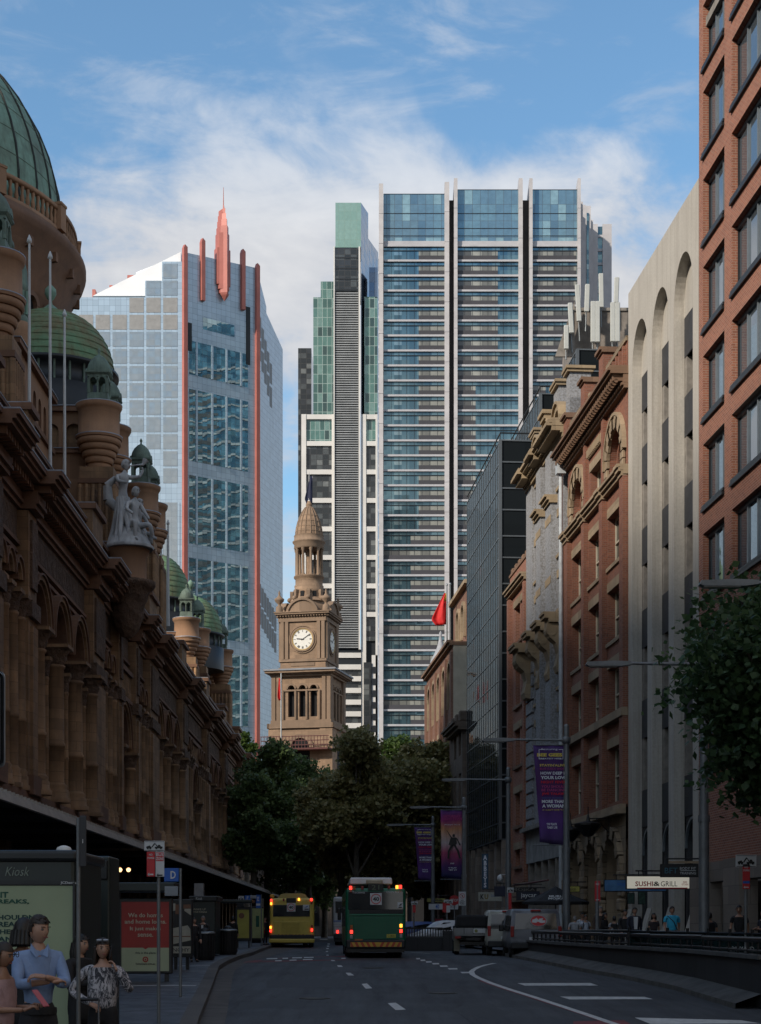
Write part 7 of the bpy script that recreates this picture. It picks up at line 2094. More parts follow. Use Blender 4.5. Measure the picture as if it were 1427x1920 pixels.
g_ = MB(); g_.cyl(tuple(pA), tuple(pB), .03, None, 8, ALUD); g_.build('handrail', GB)
q = P(1375, 1787, 45); text('WYNYARD', .7, .12, SIGNW, GB, (q.x, q.y - .9, q.z + .12), name='lettering')
# low balustraded wall across the lane further on
LW = empty('low_wall', (0, 0, 0), 0, 'low dark wall with a short baluster rail running from the green bus to the ute', 'wall')
a = G(765, 1783); b_ = G(862, 1783)
yy = a.y
m_ = MB(); m_.box(.9, (830 - 713.5) * yy / F, yy, yy + .4, gz(yy) - .1, CAMZ + (1742 - 1758) * yy / F, WT); m_.box((830 - 713.5) * yy / F, (862 - 713.5) * yy / F, yy - .3, yy + .5, gz(yy) - .1, CAMZ + (1742 - 1745.5) * yy / F, WT); m_.build('wall', LW)
m_ = MB(); zc = CAMZ + (1742 - 1758) * yy / F
m_.box(.9, (830 - 713.5) * yy / F, yy + .05, yy + .3, zc + .42, zc + .5, BLACK); m_.box(.9, (830 - 713.5) * yy / F, yy + .0, yy + .35, zc, zc + .06, COPM)
for k in range(20):
 xx = 1.0 + k * .13 * 1.0; m_.box(xx, xx + .05, yy + .1, yy + .2, zc + .05, zc + .43, BLACK)
m_.build('baluster_rail', LW)
# ================================================================ people
SKINT = [m_plain('light skin', (.42, .24, .165), .5, 0, .08, 9), m_plain('tan skin', (.30, .16, .10), .5, 0, .08, 9), m_plain('brown skin', (.19, .10, .06), .5, 0, .08, 9)]
HAIR = [m_plain('dark brown hair', (.022, .014, .010), .6, 0, .3, 20), m_plain('grey hair', (.18, .17, .16), .7, 0, .2, 20), m_plain('black hair', (.008, .007, .007), .5, 0, .3, 20)]
EYEW = m_plain('eye', (.10, .09, .08), .3); LIPM = m_plain('lips', (.26, .09, .075), .5); SHOE = m_plain('dark shoe', (.015, .013, .012), .5)
def cloth(name, c, var=.25): return m_plain(name, c, .85, 0, var, 6, bump=.3)
def skin(nodes, edges, root, mats, name, parent, sub=2):
 """one smooth surface grown over a jointed skeleton (nodes: name -> (xyz, radius or (rx,ry)))"""
 keys = list(nodes); ix = {k: i for i, k in enumerate(keys)}
 me = bpy.data.meshes.new(name)
 me.from_pydata([tuple(nodes[k][0]) for k in keys], [(ix[a], ix[b]) for a, b in edges], [])
 ob = bpy.data.objects.new(name, me); COL.objects.link(ob)
 ob.modifiers.new('skin', 'SKIN')
 for i, k in enumerate(keys):
  r_ = nodes[k][1]; r_ = r_ if isinstance(r_, tuple) else (r_, r_)
  d = me.skin_vertices[0].data[i]; d.radius = r_; d.use_root = (k == root)
 ss = ob.modifiers.new('sub', 'SUBSURF'); ss.levels = sub; ss.render_levels = sub
 dg = bpy.context.evaluated_depsgraph_get(); dg.update()
 m2 = bpy.data.meshes.new_from_object(ob.evaluated_get(dg))
 bpy.data.objects.remove(ob)
 V = [tuple(v.co) for v in m2.vertices]; Fc = [tuple(p.vertices) for p in m2.polygons]
 bpy.data.meshes.remove(m2)
 return V, Fc
def head_mesh(m_, c, s, face, mat, tilt=0.0):
 """head with brow, nose, lips, chin and ears; looks along local -y turned by face (radians)"""
 M0 = m_.M
 m_.M = Matrix.Translation(c) @ Matrix.Rotation(face, 4, 'Z') @ Matrix.Rotation(tilt, 4, 'X')
 nu, nv = 24, 18; vv = []
 for j in range(nv + 1):
  ph = math.pi * j / nv
  for i in range(nu):
   th = 2 * math.pi * i / nu
   x = math.sin(ph) * math.sin(th); y = -math.sin(ph) * math.cos(th); z = math.cos(ph)
   w_ = .077 * (1 - .26 * max(0, -z) ** 1.3); dpt = .098 * (1 - .10 * max(0, -z))
   X, Y_, Z = x * w_, y * dpt, z * .122
   fr = max(0, -y) ** 2
   # nose, eye sockets, mouth, chin
   nz = math.exp(-((x / .16) ** 2) - ((z + .12) / .20) ** 2); Y_ -= .022 * nz * fr * (1 if z < .1 else .6)
   for sx in (-1, 1): Y_ += .012 * math.exp(-(((x - sx * .42) / .20) ** 2) - ((z - .10) / .13) ** 2) * fr
   Y_ -= .007 * math.exp(-((x / .5) ** 2) - ((z - .30) / .10) ** 2) * fr
   Y_ -= .008 * math.exp(-((x / .30) ** 2) - ((z + .44) / .10) ** 2) * fr
   Y_ -= .010 * math.exp(-((x / .35) ** 2) - ((z + .80) / .16) ** 2) * max(0, -y)
   if z < -.5 and y > 0: Y_ *= .75
   vv.append((X * s, Y_ * s, Z * s))
 fs = [(j * nu + i, j * nu + (i + 1) % nu, (j + 1) * nu + (i + 1) % nu, (j + 1) * nu + i) for j in range(nv) for i in range(nu)]
 m_.add(vv, fs, mat, True)
 for sx in (-1, 1):
  m_.lathe(sx * .078 * s, .012 * s, [(.004 * s, -.032 * s), (.012 * s, -.02 * s), (.016 * s, .0), (.014 * s, .022 * s), (.003 * s, .034 * s)], 8, mat, sx=.6, sy=1.3)
  m_.ball((sx * .032 * s, -.078 * s, .014 * s), .0125 * s, EYEW, 6); m_.box(sx * .032 * s - .019 * s, sx * .032 * s + .019 * s, -.096 * s, -.084 * s, .034 * s, .040 * s, HAIR[0])
 m_.rbox(-.024 * s, .024 * s, -.101 * s, -.085 * s, -.060 * s, -.048 * s, .004 * s, LIPM, 1)
 m_.M = M0
def hair_mesh(m_, c, s, face, mat, long=0.0, tilt=0.0, bun=False, hood=False, seed=1):
 M0 = m_.M
 m_.M = Matrix.Translation(c) @ Matrix.Rotation(face, 4, 'Z') @ Matrix.Rotation(tilt, 4, 'X')
 rg_ = random.Random(seed); nu, nv = 26, 13; vv = []; ok = []
 for j in range(nv + 1):
  ph = math.pi * .78 * j / nv
  for i in range(nu):
   th = 2 * math.pi * i / nu
   x = math.sin(ph) * math.sin(th); y = -math.sin(ph) * math.cos(th); z = math.cos(ph)
   k = 1.07 + .07 * rg_.random()
   vv.append((x * .080 * k * s, (y * .102 * k + .006) * s, z * .126 * k * s + .004 * s)); ok.append((y, z))
 fs = []
 for j in range(nv):
  for i in range(nu):
   q = (j * nu + i, j * nu + (i + 1) % nu, (j + 1) * nu + (i + 1) % nu, (j + 1) * nu + i)
   y = sum(ok[a][0] for a in q) / 4; z = sum(ok[a][1] for a in q) / 4
   if y < -.12 and z < .50 + .0 * y: continue
   if y < .25 and z < -.05 and not (long or hood): continue
   if z < -.45 and not (long or hood): continue
   fs.append(q)
 m_.add(vv, fs, mat, True)
 for k in range(46 if s > .9 else 0):
  a = rg_.uniform(0, 6.28); ph = rg_.uniform(.05, 1.25)
  x, y, z = math.sin(ph) * math.sin(a) * .084, -math.sin(ph) * math.cos(a) * .108 + .006, math.cos(ph) * .132
  if y < -.04 and z < .075: continue
  m_.tube([(x * s, y * s, z * s), ((x * 1.05 + .008) * s, (y * 1.03 - .022) * s, (z * 1.02 - .004) * s), ((x + .014) * s, (y - .036) * s, (z - .014) * s)], [.012 * s, .010 * s, .003 * s], 4, mat)
 if long:
  for k in range(15):
   a = R(30) + R(300) * k / 14; x, y = -math.sin(a) * .082 * s, -math.cos(a) * .095 * s + .01 * s
   if y < .0: continue
   m_.tube([(x, y, .03 * s), (x * 1.12, y * 1.15 + .004, -.10 * s), (x * (1.15 + .1 * rg_.random()), y * 1.1 + .008, -.10 * s - long)], [.026 * s, .030 * s, .016 * s], 6, mat)
 if bun: m_.ball((0, .12 * s, .03 * s), .05 * s, mat, 7)
 m_.M = M0
def hand_mesh(m_, wr, dr, up, s, mat, curl=.5, side=1):
 """palm, four bent fingers of unequal length and a thumb leaving the side of the palm"""
 d = Vector(dr).normalized(); u = Vector(up); u = (u - d * u.dot(d)).normalized(); x = d.cross(u)
 wr = Vector(wr)
 M0 = m_.M
 Mx = Matrix(((x.x, d.x, u.x, wr.x), (x.y, d.y, u.y, wr.y), (x.z, d.z, u.z, wr.z), (0, 0, 0, 1)))
 m_.M = (M0 or Matrix.Identity(4)) @ Mx
 m_.rbox(-.040 * s, .040 * s, -.01 * s, .088 * s, -.013 * s, .013 * s, .011 * s, mat, 2)
 for k, (ln_, xo) in enumerate(((.070, -.030), (.080, -.010), (.074, .010), (.056, .030))):
  p = Vector((xo * s, .084 * s, 0)); a = 0; r_ = .0095 * s; pts = [tuple(p)]
  for q in range(3):
   a += curl * (.55 if q else .35); p = p + Vector((0, math.cos(a), -math.sin(a))) * ln_ * s * (.45, .32, .23)[q]; pts.append(tuple(p))
  m_.tube(pts, [r_, r_ * .92, r_ * .84, r_ * .66], 7, mat)
  for q in pts[1:]: m_.ball(q, r_ * .86, mat, 5)
 sx = side
 p0 = Vector((sx * .036 * s, .018 * s, 0)); p1 = p0 + Vector((sx * .026, .030, -.012)) * s; p2 = p1 + Vector((sx * .010, .028, -.014)) * s
 m_.tube([tuple(p0), tuple(p1), tuple(p2)], [.013 * s, .0115 * s, .0085 * s], 7, mat); m_.ball(tuple(p1), .0112 * s, mat, 5); m_.ball(tuple(p2), .0085 * s, mat, 5)
 m_.M = M0
def person(label, at, h=1.75, yaw=0.0, top=None, legs=None, skin_t=0, hair=0, sleeve='long', pose='stand', long=0.0, face=0.0, tilt=0.0, extras=None, bulk=1.0, group=None, coat=False, lean=0.0, detail=1, fem=False, seed=1):
 s = h / 1.75
 e = empty('person', at, yaw, label, 'person', group)
 sk = SKINT[skin_t]; sw = (.19 if not fem else .165) * bulk
 J = {}
 J['pelvis'] = (0, 0, .94); J['waist'] = (0, .0, 1.08); J['chest'] = (0, 0, 1.27); J['upper'] = (0, .01, 1.40); J['neck'] = (0, .012, 1.475); J['neck2'] = (0, -.0, 1.55)
 J['head'] = (0, -.015, 1.632)
 for sd, sx in (('L', 1), ('R', -1)):
  J['sh' + sd] = (sx * sw, .01, 1.405); J['hip' + sd] = (sx * .095, 0, .88); J['kn' + sd] = (sx * .105, -.01, .49); J['an' + sd] = (sx * .11, .02, .09); J['toe' + sd] = (sx * .125, -.14, .035)
  J['el' + sd] = (sx * (sw + .05), .03, 1.13); J['wr' + sd] = (sx * (sw + .055), -.05, .89); J['hd' + sd] = (sx * (sw + .05), -.10, .80)
 if pose == 'walk':
  J['knL'] = (.10, -.12, .50); J['anL'] = (.10, -.20, .10); J['toeL'] = (.11, -.36, .05); J['knR'] = (-.10, .05, .48); J['anR'] = (-.10, .28, .13); J['toeR'] = (-.11, .15, .04)
  J['elL'] = (sw + .05, .10, 1.14); J['wrL'] = (sw + .04, .12, .90); J['hdL'] = (sw + .03, .11, .81); J['elR'] = (-sw - .04, -.02, 1.13); J['wrR'] = (-sw - .03, -.20, .96); J['hdR'] = (-sw - .02, -.27, .91)
 elif pose == 'crossed':
  J['elL'] = (sw + .035, -.12, 1.17); J['elR'] = (-sw - .035, -.11, 1.17); J['wrL'] = (-.02, -.255, 1.24); J['wrR'] = (.05, -.205, 1.20); J['hdL'] = (-.12, -.23, 1.25); J['hdR'] = (.14, -.19, 1.21)
 elif pose == 'phone':   # her left hand (viewer's right) at the ear, her right hand on the case handle
  J['elL'] = (sw + .12, -.06, 1.17); J['wrL'] = (.155, -.11, 1.40); J['hdL'] = (.10, -.075, 1.53); J['elR'] = (-sw - .17, .05, 1.17); J['wrR'] = (-.12, -.16, 1.04); J['hdR'] = (-.05, -.20, 1.0)
 elif pose == 'hold':
  J['elL'] = (sw + .04, -.0, 1.14); J['elR'] = (-sw - .04, -.0, 1.14); J['wrL'] = (.08, -.27, 1.16); J['wrR'] = (-.08, -.27, 1.14); J['hdL'] = (.05, -.33, 1.19); J['hdR'] = (-.05, -.33, 1.17)
 elif pose == 'bag':
  J['elR'] = (-sw - .04, -.06, 1.16); J['wrR'] = (-.10, -.25, 1.17); J['hdR'] = (-.04, -.30, 1.18)
 J = {k: Vector(v) * s for k, v in J.items()}
 for k in J:
  if J[k].z > .9 * s: J[k].y += -lean * (J[k].z - .9 * s)
 b = bulk
 body = {k: (J[k], r) for k, r in dict(pelvis=(.13 * b, .095 * b), waist=(.118 * b, .085 * b), chest=(.14 * b, .098 * b), upper=(.115, .082), neck=(.055, .055), neck2=(.05, .052)).items()}
 for sd in 'LR':
  for k, r in (('sh', .052), ('el', .040), ('wr', .026), ('hip', .080), ('kn', .055), ('an', .036), ('toe', .030)): body[k + sd] = (J[k + sd], r * (.92 if fem else 1))
 body = {k: (v, (r[0] * s, r[1] * s) if isinstance(r, tuple) else r * s) for k, (v, r) in body.items()}
 E = [('pelvis', 'waist'), ('waist', 'chest'), ('chest', 'upper'), ('upper', 'neck'), ('neck', 'neck2')]
 for sd in 'LR': E += [('upper', 'sh' + sd), ('sh' + sd, 'el' + sd), ('el' + sd, 'wr' + sd), ('pelvis', 'hip' + sd), ('hip' + sd, 'kn' + sd), ('kn' + sd, 'an' + sd), ('an' + sd, 'toe' + sd)]
 m_ = MB(); V, Fc = skin(body, E, 'pelvis', None, 'b', None, 2 if detail else 1); m_.add(V, Fc, sk, True)
 hs = s * (.97 if not fem else .92)
 head_mesh(m_, J['head'], hs, face, sk, tilt)
 for sd, sx in (('L', -1), ('R', 1)):
  d = J['hd' + sd] - J['wr' + sd]
  upv = (0, -1, .2) if pose in ('stand', 'walk') else (0, -.3, 1)
  if pose == 'phone' and sd == 'L': upv = (1, .0, 0)
  hand_mesh(m_, J['wr' + sd] + d * .05, d, upv, s * (1 if not fem else .9), sk, .5 if pose in ('stand', 'walk') else 1.1, -sx)
 m_.build('body', e)
 # clothes
 def grow(keys, edges, root, k, mat, name, over=None):
  nd = {}
  for q in keys:
   r_ = body[q][1]; r_ = r_ if isinstance(r_, tuple) else (r_, r_)
   kk = (over or {}).get(q, k); nd[q] = (body[q][0], (r_[0] * kk + .006 * s, r_[1] * kk + .006 * s))
  V, Fc = skin(nd, edges, root, None, 'c', None, 2 if detail else 1)
  m2 = MB(); m2.add(V, Fc, mat, True); return m2.build(name, e)
 for sd in 'LR': body['mid' + sd] = ((J['sh' + sd] * .35 + J['el' + sd] * .65), .047 * s)
 keys = ['pelvis', 'waist', 'chest', 'upper', 'shL', 'shR']; ed = [('pelvis', 'waist'), ('waist', 'chest'), ('chest', 'upper'), ('upper', 'shL'), ('upper', 'shR')]
 for sd in 'LR':
  if sleeve == 'long': keys += ['el' + sd, 'wr' + sd]; ed += [('sh' + sd, 'el' + sd), ('el' + sd, 'wr' + sd)]
  elif sleeve == 'rolled':
   body['fore' + sd] = (J['el' + sd].lerp(J['wr' + sd], .45), .042 * s); keys += ['el' + sd, 'fore' + sd]; ed += [('sh' + sd, 'el' + sd), ('el' + sd, 'fore' + sd)]
  elif sleeve == 'short': keys += ['mid' + sd]; ed += [('sh' + sd, 'mid' + sd)]
 if sleeve != 'none': keys.append('neck'); ed.append(('upper', 'neck'))
 if coat:
  body['hem'] = (J['pelvis'] + Vector((0, 0, -.30 * s)), (.15 * s, .12 * s)); keys.append('hem'); ed.append(('pelvis', 'hem'))
 kk = 1.14 if not coat else 1.24
 topn = {'long': 'shirt', 'rolled': 'shirt', 'short': 'tshirt', 'none': 'singlet'}[sleeve] if not coat else 'coat'
 grow(keys, ed, 'chest', kk, top, topn, {'wrL': 1.35, 'wrR': 1.35, 'elL': 1.25, 'elR': 1.25, 'upper': 1.18, 'neck': 1.06})
 grow(['waist', 'pelvis', 'hipL', 'hipR', 'knL', 'knR', 'anL', 'anR'], [('pelvis', 'waist'), ('pelvis', 'hipL'), ('pelvis', 'hipR'), ('hipL', 'knL'), ('hipR', 'knR'), ('knL', 'anL'), ('knR', 'anR')], 'pelvis', 1.10, legs, 'trousers', {'waist': 1.06, 'anL': 1.5, 'anR': 1.5, 'knL': 1.2, 'knR': 1.2})
 for sd in 'LR':
  m2 = MB(); a, t = J['an' + sd], J['toe' + sd]
  d = t - a; an_ = math.atan2(d.x, -d.y)
  m2.M = Matrix.Translation((a + d * .5) - Vector((0, 0, (a + d * .5).z - min(a.z, .09 * s) * .0))) @ Matrix.Rotation(an_, 4, 'Z') if False else Matrix.Translation(((a.x + t.x) / 2, (a.y + t.y) / 2, max(0, min(a.z - .09 * s, .06)))) @ Matrix.Rotation(an_, 4, 'Z')
  m2.rbox(-.045 * s, .045 * s, -.15 * s, .13 * s, 0, .09 * s, .03 * s, SHOE, 2, (.85, .9)); m2.build('shoe', e)
 m2 = MB(); hair_mesh(m2, J['head'], hs * (1.16 if 0 < long < .05 else 1), face, HAIR[hair], long * s, tilt, seed=seed); m2.build('hair', e)
 if extras: extras(e, J, s)
 return e
def stand(px, ytop, Y, z):
 """where a person stands and how tall they are, from the measured top of the head"""
 h = CAMZ + (1742 - ytop) * Y / F - z
 return ((px - 713.5) * Y / F, Y, z), h
fz = lambda Y: gz(Y) + .15
# --- the group waiting at the near left
BLUE = cloth('light blue shirt', (.22, .31, .50), .16); DKT = cloth('dark trousers', (.018, .018, .022)); BLKC = cloth('black cloth', (.012, .012, .014))
def collar(e, J, s):
 m_ = MB(); c = J['neck']
 for sx in (-1, 1): m_.add([(sx * .01, c.y - .075 * s, c.z - .05 * s), (sx * .075 * s, c.y - .04 * s, c.z + .045 * s), (sx * .085 * s, c.y - .055 * s, c.z - .01 * s), (sx * .05 * s, c.y - .105 * s, c.z - .075 * s), (sx * .01, c.y - .085 * s, c.z - .05 * s), (sx * .075 * s, c.y - .05 * s, c.z + .045 * s), (sx * .09 * s, c.y - .065 * s, c.z - .01 * s), (sx * .05 * s, c.y - .115 * s, c.z - .075 * s)], [(0, 1, 2, 3), (7, 6, 5, 4), (0, 3, 7, 4), (1, 5, 6, 2), (3, 2, 6, 7)], BLUE)
 m_.build('collar', e)
 m_ = MB(); m_.lathe(0, J['pelvis'].y, [(.158 * s, J['pelvis'].z - .03), (.162 * s, J['pelvis'].z + .0), (.158 * s, J['pelvis'].z + .03)], 24, BLKC, sy=.8, close=False); m_.build('belt', e)
at, h = stand(72, 1719, 15.2, fz(15.2))
person('man in a light blue shirt with folded arms, at the kiosk poster', at, h, R(28), BLUE, DKT, 0, 0, 'rolled', 'crossed', 0, R(26), R(4), collar, .92, seed=3)
def phone_extras(e, J, s):
 m_ = MB(); p = J['head'] + Vector((.088, -.045, -.02)) * s; m_.M = Matrix.Translation(p) @ Matrix.Rotation(R(12), 4, 'Y') @ Matrix.Rotation(R(-20), 4, 'X'); m_.rbox(-.006, .006, -.03, .03, -.07, .07, .004, BLACK, 1); m_.build('phone', e)
 m_ = MB(); c = J['head'] + Vector((0, -.03, .10)) * s
 for sx in (-1, 1): m_.rbox(c.x + sx * .036 * s - .030 * s, c.x + sx * .036 * s + .030 * s, c.y - .075 * s, c.y - .03 * s, c.z - .01, c.z + .012, .006, m_plain('pale lens', (.30, .32, .36), .15, .4), 1)
 m_.build('sunglasses', e)
def printm():
 b = NB('black and white print'); v = b.noise(15, 6, .75, sc3=(1.4, 1.4, .55), dist=1.6)
 b.set(b.mix(b.ramp(v, .46, .56), (.035, .038, .05), (.50, .48, .50)), .85); return b.mat
at, h = stand(193, 1760, 17.2, fz(17.2))
person('woman in a black and white printed top talking on a phone beside her suitcase', at, h, R(6), printm(), BLKC, 0, 0, 'long', 'phone', .14, R(14), R(2), phone_extras, 1.12, fem=True, seed=5)
sc_e = empty('suitcase', (at[0] - .10, at[1] - .30, fz(17)), R(8), 'dark wheeled suitcase with a raised chrome handle at the phoning woman\'s side', 'suitcase')
m_ = MB(); m_.rbox(-.2, .2, -.12, .12, .06, .60, .04, BLKC, 2); m_.build('shell', sc_e)
m_ = MB()
for x in (-.11, .11): m_.cyl((x, .1, .58), (x * .92, .06, 1.0), .010, None, 8, m_plain('chrome tube', (.5, .5, .5), .2, .9))
m_.cyl((-.105, .06, 1.0), (.105, .06, 1.0), .016, None, 8, BLACK); m_.build('handle', sc_e)
for x in (-.15, .15):
 m_ = MB(); m_.cyl((x - .02, .08, .035), (x + .02, .08, .035), .035, None, 12, RUBBER); m_.build('wheel', sc_e)
def glasses(e, J, s):
 c = J['head']; fr = MB(); fr.M = Matrix.Translation(c) @ Matrix.Rotation(R(60), 4, 'Z')
 for sx in (-1, 1): fr.arch_ring(sx * .034, .012, .022, .027, -.112, -.108, BLACK, 12, 0, 2 * math.pi); fr.cyl((sx * .062, -.108, .012), (sx * .082, .0, .014), .003, None, 5, BLACK)
 fr.box(-.01, .01, -.112, -.108, .012, .018, BLACK); fr.build('glasses', e)
 m_ = MB(); p = (J['hdL'] + J['hdR']) / 2 + Vector((0, -.06, .06)); m_.M = Matrix.Translation(p) @ Matrix.Rotation(R(50), 4, 'X'); m_.rbox(-.045, .045, -.09, .09, -.006, .006, .005, m_plain('pink phone case', (.45, .10, .13), .4), 1); m_.build('phone', e)
at, h = stand(4, 1768, 14.2, fz(14.2))
person('woman with glasses looking down at a pink phone, cut by the left picture edge', at, h, R(72), cloth('pale pink top', (.40, .26, .26)), BLKC, 1, 0, 'none', 'hold', .10, R(4), R(14), glasses, 1.0, fem=True, seed=7)
at, h = stand(44, 1728, 17.4, fz(17.4))
person('person in black with dark bushy hair, mostly hidden behind the blue shirted man', at, h, R(150), BLKC, BLKC, 1, 2, 'long', 'stand', .02, 0, 0, None, 1.05, coat=True, seed=9)
at, h = stand(150, 1754, 19.5, fz(19.5))
def cup(e, J, s):
 m_ = MB(); p = J['hdR'] + Vector((0, -.06, .05)); m_.lathe(p.x, p.y, [(.03, p.z - .05), (.04, p.z + .05), (.043, p.z + .055), (.043, p.z + .065), (.01, p.z + .068)], 14, WHITEP); m_.build('paper_cup', e)
person('person in a black coat holding a paper cup, behind the tall grey pole', at, h, R(60), BLKC, BLKC, 0, 2, 'long', 'bag', .22, R(5), 0, cup, 1.12, coat=True, seed=11)
# --- others along the left footpath
GN = 'people waiting along the dark left footpath'
for i, (px, yt, Y, yw, tp, hr, lb) in enumerate(((364, 1727, 58, 20, (.02, .02, .022), 0, 'man in dark clothes seated height low beside the second kiosk, by the grey poster'),
  (381, 1718, 60, -10, (.03, .03, .032), 1, 'grey haired man with a white tie in front of the second kiosk'),
  (406, 1722, 72, 60, (.02, .02, .02), 0, 'dark clothed person between the second kiosk and the round bins'),
  (437, 1721, 74, 160, (.012, .012, .013), 2, 'person in black seen from behind at the yellow poster'),
  (497, 1720, 95, 40, (.02, .02, .03), 0, 'person in dark clothes at the kerb beside the yellow bus'))):
 at, h = stand(px, yt, Y, fz(Y))
 h = max(1.5, min(1.9, h))
 lb = lb.replace('seated height low ', '')
 ex = None
 if i == 1:
  def ex(e, J, s):
   m_ = MB(); m_.prism([(-.04, 1.40 * s), (.04, 1.40 * s), (.03, 1.15 * s), (0, 1.1 * s), (-.03, 1.15 * s)], -.145 * s, -.13 * s, SIGNW); m_.build('tie', e)
 person(lb, at, h, R(yw), cloth('dark top', tp), BLKC, 0, hr, 'long', 'stand', 0, 0, 0, ex, 1.05, GN, detail=0, seed=20 + i)
# --- people on the right footpath
GR = 'people walking on the right footpath'
def strap(e, J, s):
 m_ = MB(); m_.tube([tuple(J['shR'] + Vector((.05, -.07, .05)) * s), tuple(J['chest'] + Vector((.03, -.13, 0)) * s), tuple(J['pelvis'] + Vector((.15, -.10, .06)) * s)], .016, 6, BLACK); m_.build('bag_strap', e)
def bagw(e, J, s):
 m_ = MB(); p = J['hdR'] + Vector((0, -.03, -.16)); m_.rbox(p.x - .12, p.x + .12, p.y - .06, p.y + .06, p.z - .18, p.z + .12, .04, SIGNW, 2, (.6, .6)); m_.build('white_bag', e)
def pack(e, J, s):
 m_ = MB(); c = J['chest']; m_.rbox(-.15 * s, .15 * s, c.y + .09 * s, c.y + .27 * s, c.z - .22 * s, c.z + .16 * s, .06 * s, BLKC, 2); m_.build('backpack', e)
 m_ = MB()
 for sx in (-1, 1): m_.tube([(sx * .1 * s, c.y + .1 * s, c.z + .15 * s), (sx * .11 * s, c.y + .01, c.z + .20 * s), (sx * .12 * s, c.y - .13 * s, c.z + .05 * s), (sx * .14 * s, c.y - .05, c.z - .15 * s)], .018, 6, BLACK)
 m_.build('shoulder_strap', e)
def suitx(e, J, s):
 m_ = MB(); c = J['chest']; m_.prism([(-.075 * s, c.z + .17 * s), (.075 * s, c.z + .17 * s), (.05 * s, c.z - .25 * s), (-.05 * s, c.z - .25 * s)], c.y - .150 * s, c.y - .125 * s, SIGNW); m_.build('shirt_front', e)
SB = cloth('turquoise tee', (.03, .34, .52), .1); GRY = cloth('grey shirt', (.30, .31, .33)); LTS = cloth('pale shirt', (.42, .46, .52)); NV = cloth('navy suit', (.015, .018, .03))
SHORTS = cloth('grey shorts', (.12, .12, .13))
ppl = [(1260, 1700, 54, 4, SB, SHORTS, 1, 0, 'short', 'walk', 0, strap, 'man in a turquoise t-shirt with a dark bag strap across his chest', 1.1, False, False),
 (1226, 1712, 60, -4, cloth('black blouse', (.03, .02, .022)), BLKC, 1, 2, 'short', 'walk', .05, None, 'dark haired woman in a low necked black top, beside the man in turquoise', .95, False, True),
 (1190, 1702, 58, 8, NV, NV, 1, 0, 'long', 'walk', 0, suitx, 'man in an open navy suit jacket and white shirt', 1.08, True, False),
 (1172, 1706, 62, 10, BLKC, BLKC, 1, 2, 'long', 'walk', 0, None, 'dark haired man in black walking beside the navy suited man', 1.0, False, False),
 (1152, 1718, 64, 170, GRY, DKT, 1, 2, 'short', 'walk', 0, pack, 'person with a dark backpack over a grey shirt, walking away', 1.0, False, False),
 (1134, 1712, 63, 60, BLKC, BLKC, 1, 2, 'long', 'bag', .1, bagw, 'person in a long black coat holding a white carrier bag', 1.12, True, False),
 (1125, 1700, 67, 20, cloth('brown top', (.06, .04, .03)), BLKC, 0, 1, 'long', 'stand', 0, None, 'tall grey haired man behind the black coated person', 1.0, False, False),
 (1098, 1716, 70, 12, LTS, DKT, 1, 2, 'short', 'stand', 0, pack, 'person in a pale blue shirt with pack straps, under the stone arches', 1.0, False, False),
 (1092, 1712, 73, 0, LTS, DKT, 1, 2, 'long', 'stand', 0, None, 'person half hidden behind the pale shirted person with pack straps', 1.0, False, False),
 (1078, 1718, 66, 165, GRY, DKT, 0, 1, 'short', 'walk', 0, None, 'balding man in a light grey shirt seen from behind, beside the tall banner post', 1.15, False, False),
 (1386, 1698, 47, -20, BLKC, BLKC, 1, 2, 'short', 'walk', 0, None, 'bearded man in a black t-shirt beside the no stopping sign at the right', 1.02, False, False),
 (1432, 1706, 46, -60, cloth('navy tee', (.02, .025, .04)), DKT, 0, 2, 'short', 'hold', 0, None, 'person in a navy t-shirt cut by the right picture edge', 1.0, False, False),
 (1331, 1719, 50, 175, cloth('charcoal tee', (.03, .03, .033)), BLKC, 1, 2, 'short', 'stand', 0, pack, 'person with a backpack seen from behind, close by the thick lamp post', 1.0, False, False)]
for i, (px, yt, Y, yw, tp, lg, st_, hr, sl, ps, lo_, ex, lb, bk, ct, fm) in enumerate(ppl):
 z = rfz(Y); X = (px - 713.5) * Y / F
 at, h = stand(px, yt, Y, z); h = max(1.5, min(1.92, h))
 person(lb, at, h, R(yw), tp, lg, st_, hr, sl, ps, lo_, 0, 0, ex, bk, GR, ct, detail=1 if i < 4 else 0, fem=fm, seed=40 + i)
# ================================================================ marble statue group on the market building
MARB = m_stone('weathered marble', (.46, .46, .45), (.09, .09, .09), 9, 9, .8, .001, .75, .4)
ST = empty('statue_group', tuple(STAT), R(35), 'white marble statue group of a standing trumpeter over seated figures, on the market wall', 'statue')
S_ = 2.25
def figure(nodes, edges, root, name, head, facing, scale=1.0, mats=MARB):
 m_ = MB(); V, Fc = skin(nodes, edges, root, None, 's', None, 2); m_.add(V, Fc, mats, True)
 M = m_.M; head_mesh(m_, Vector(head), 2.0 * scale, facing, mats)
 m2 = MB(); m_.build(name, ST)
 m2.M = None; hair_mesh(m2, Vector(head), 2.05 * scale, facing, mats, 0, 0, seed=2); m2.build('marble_hair', ST)
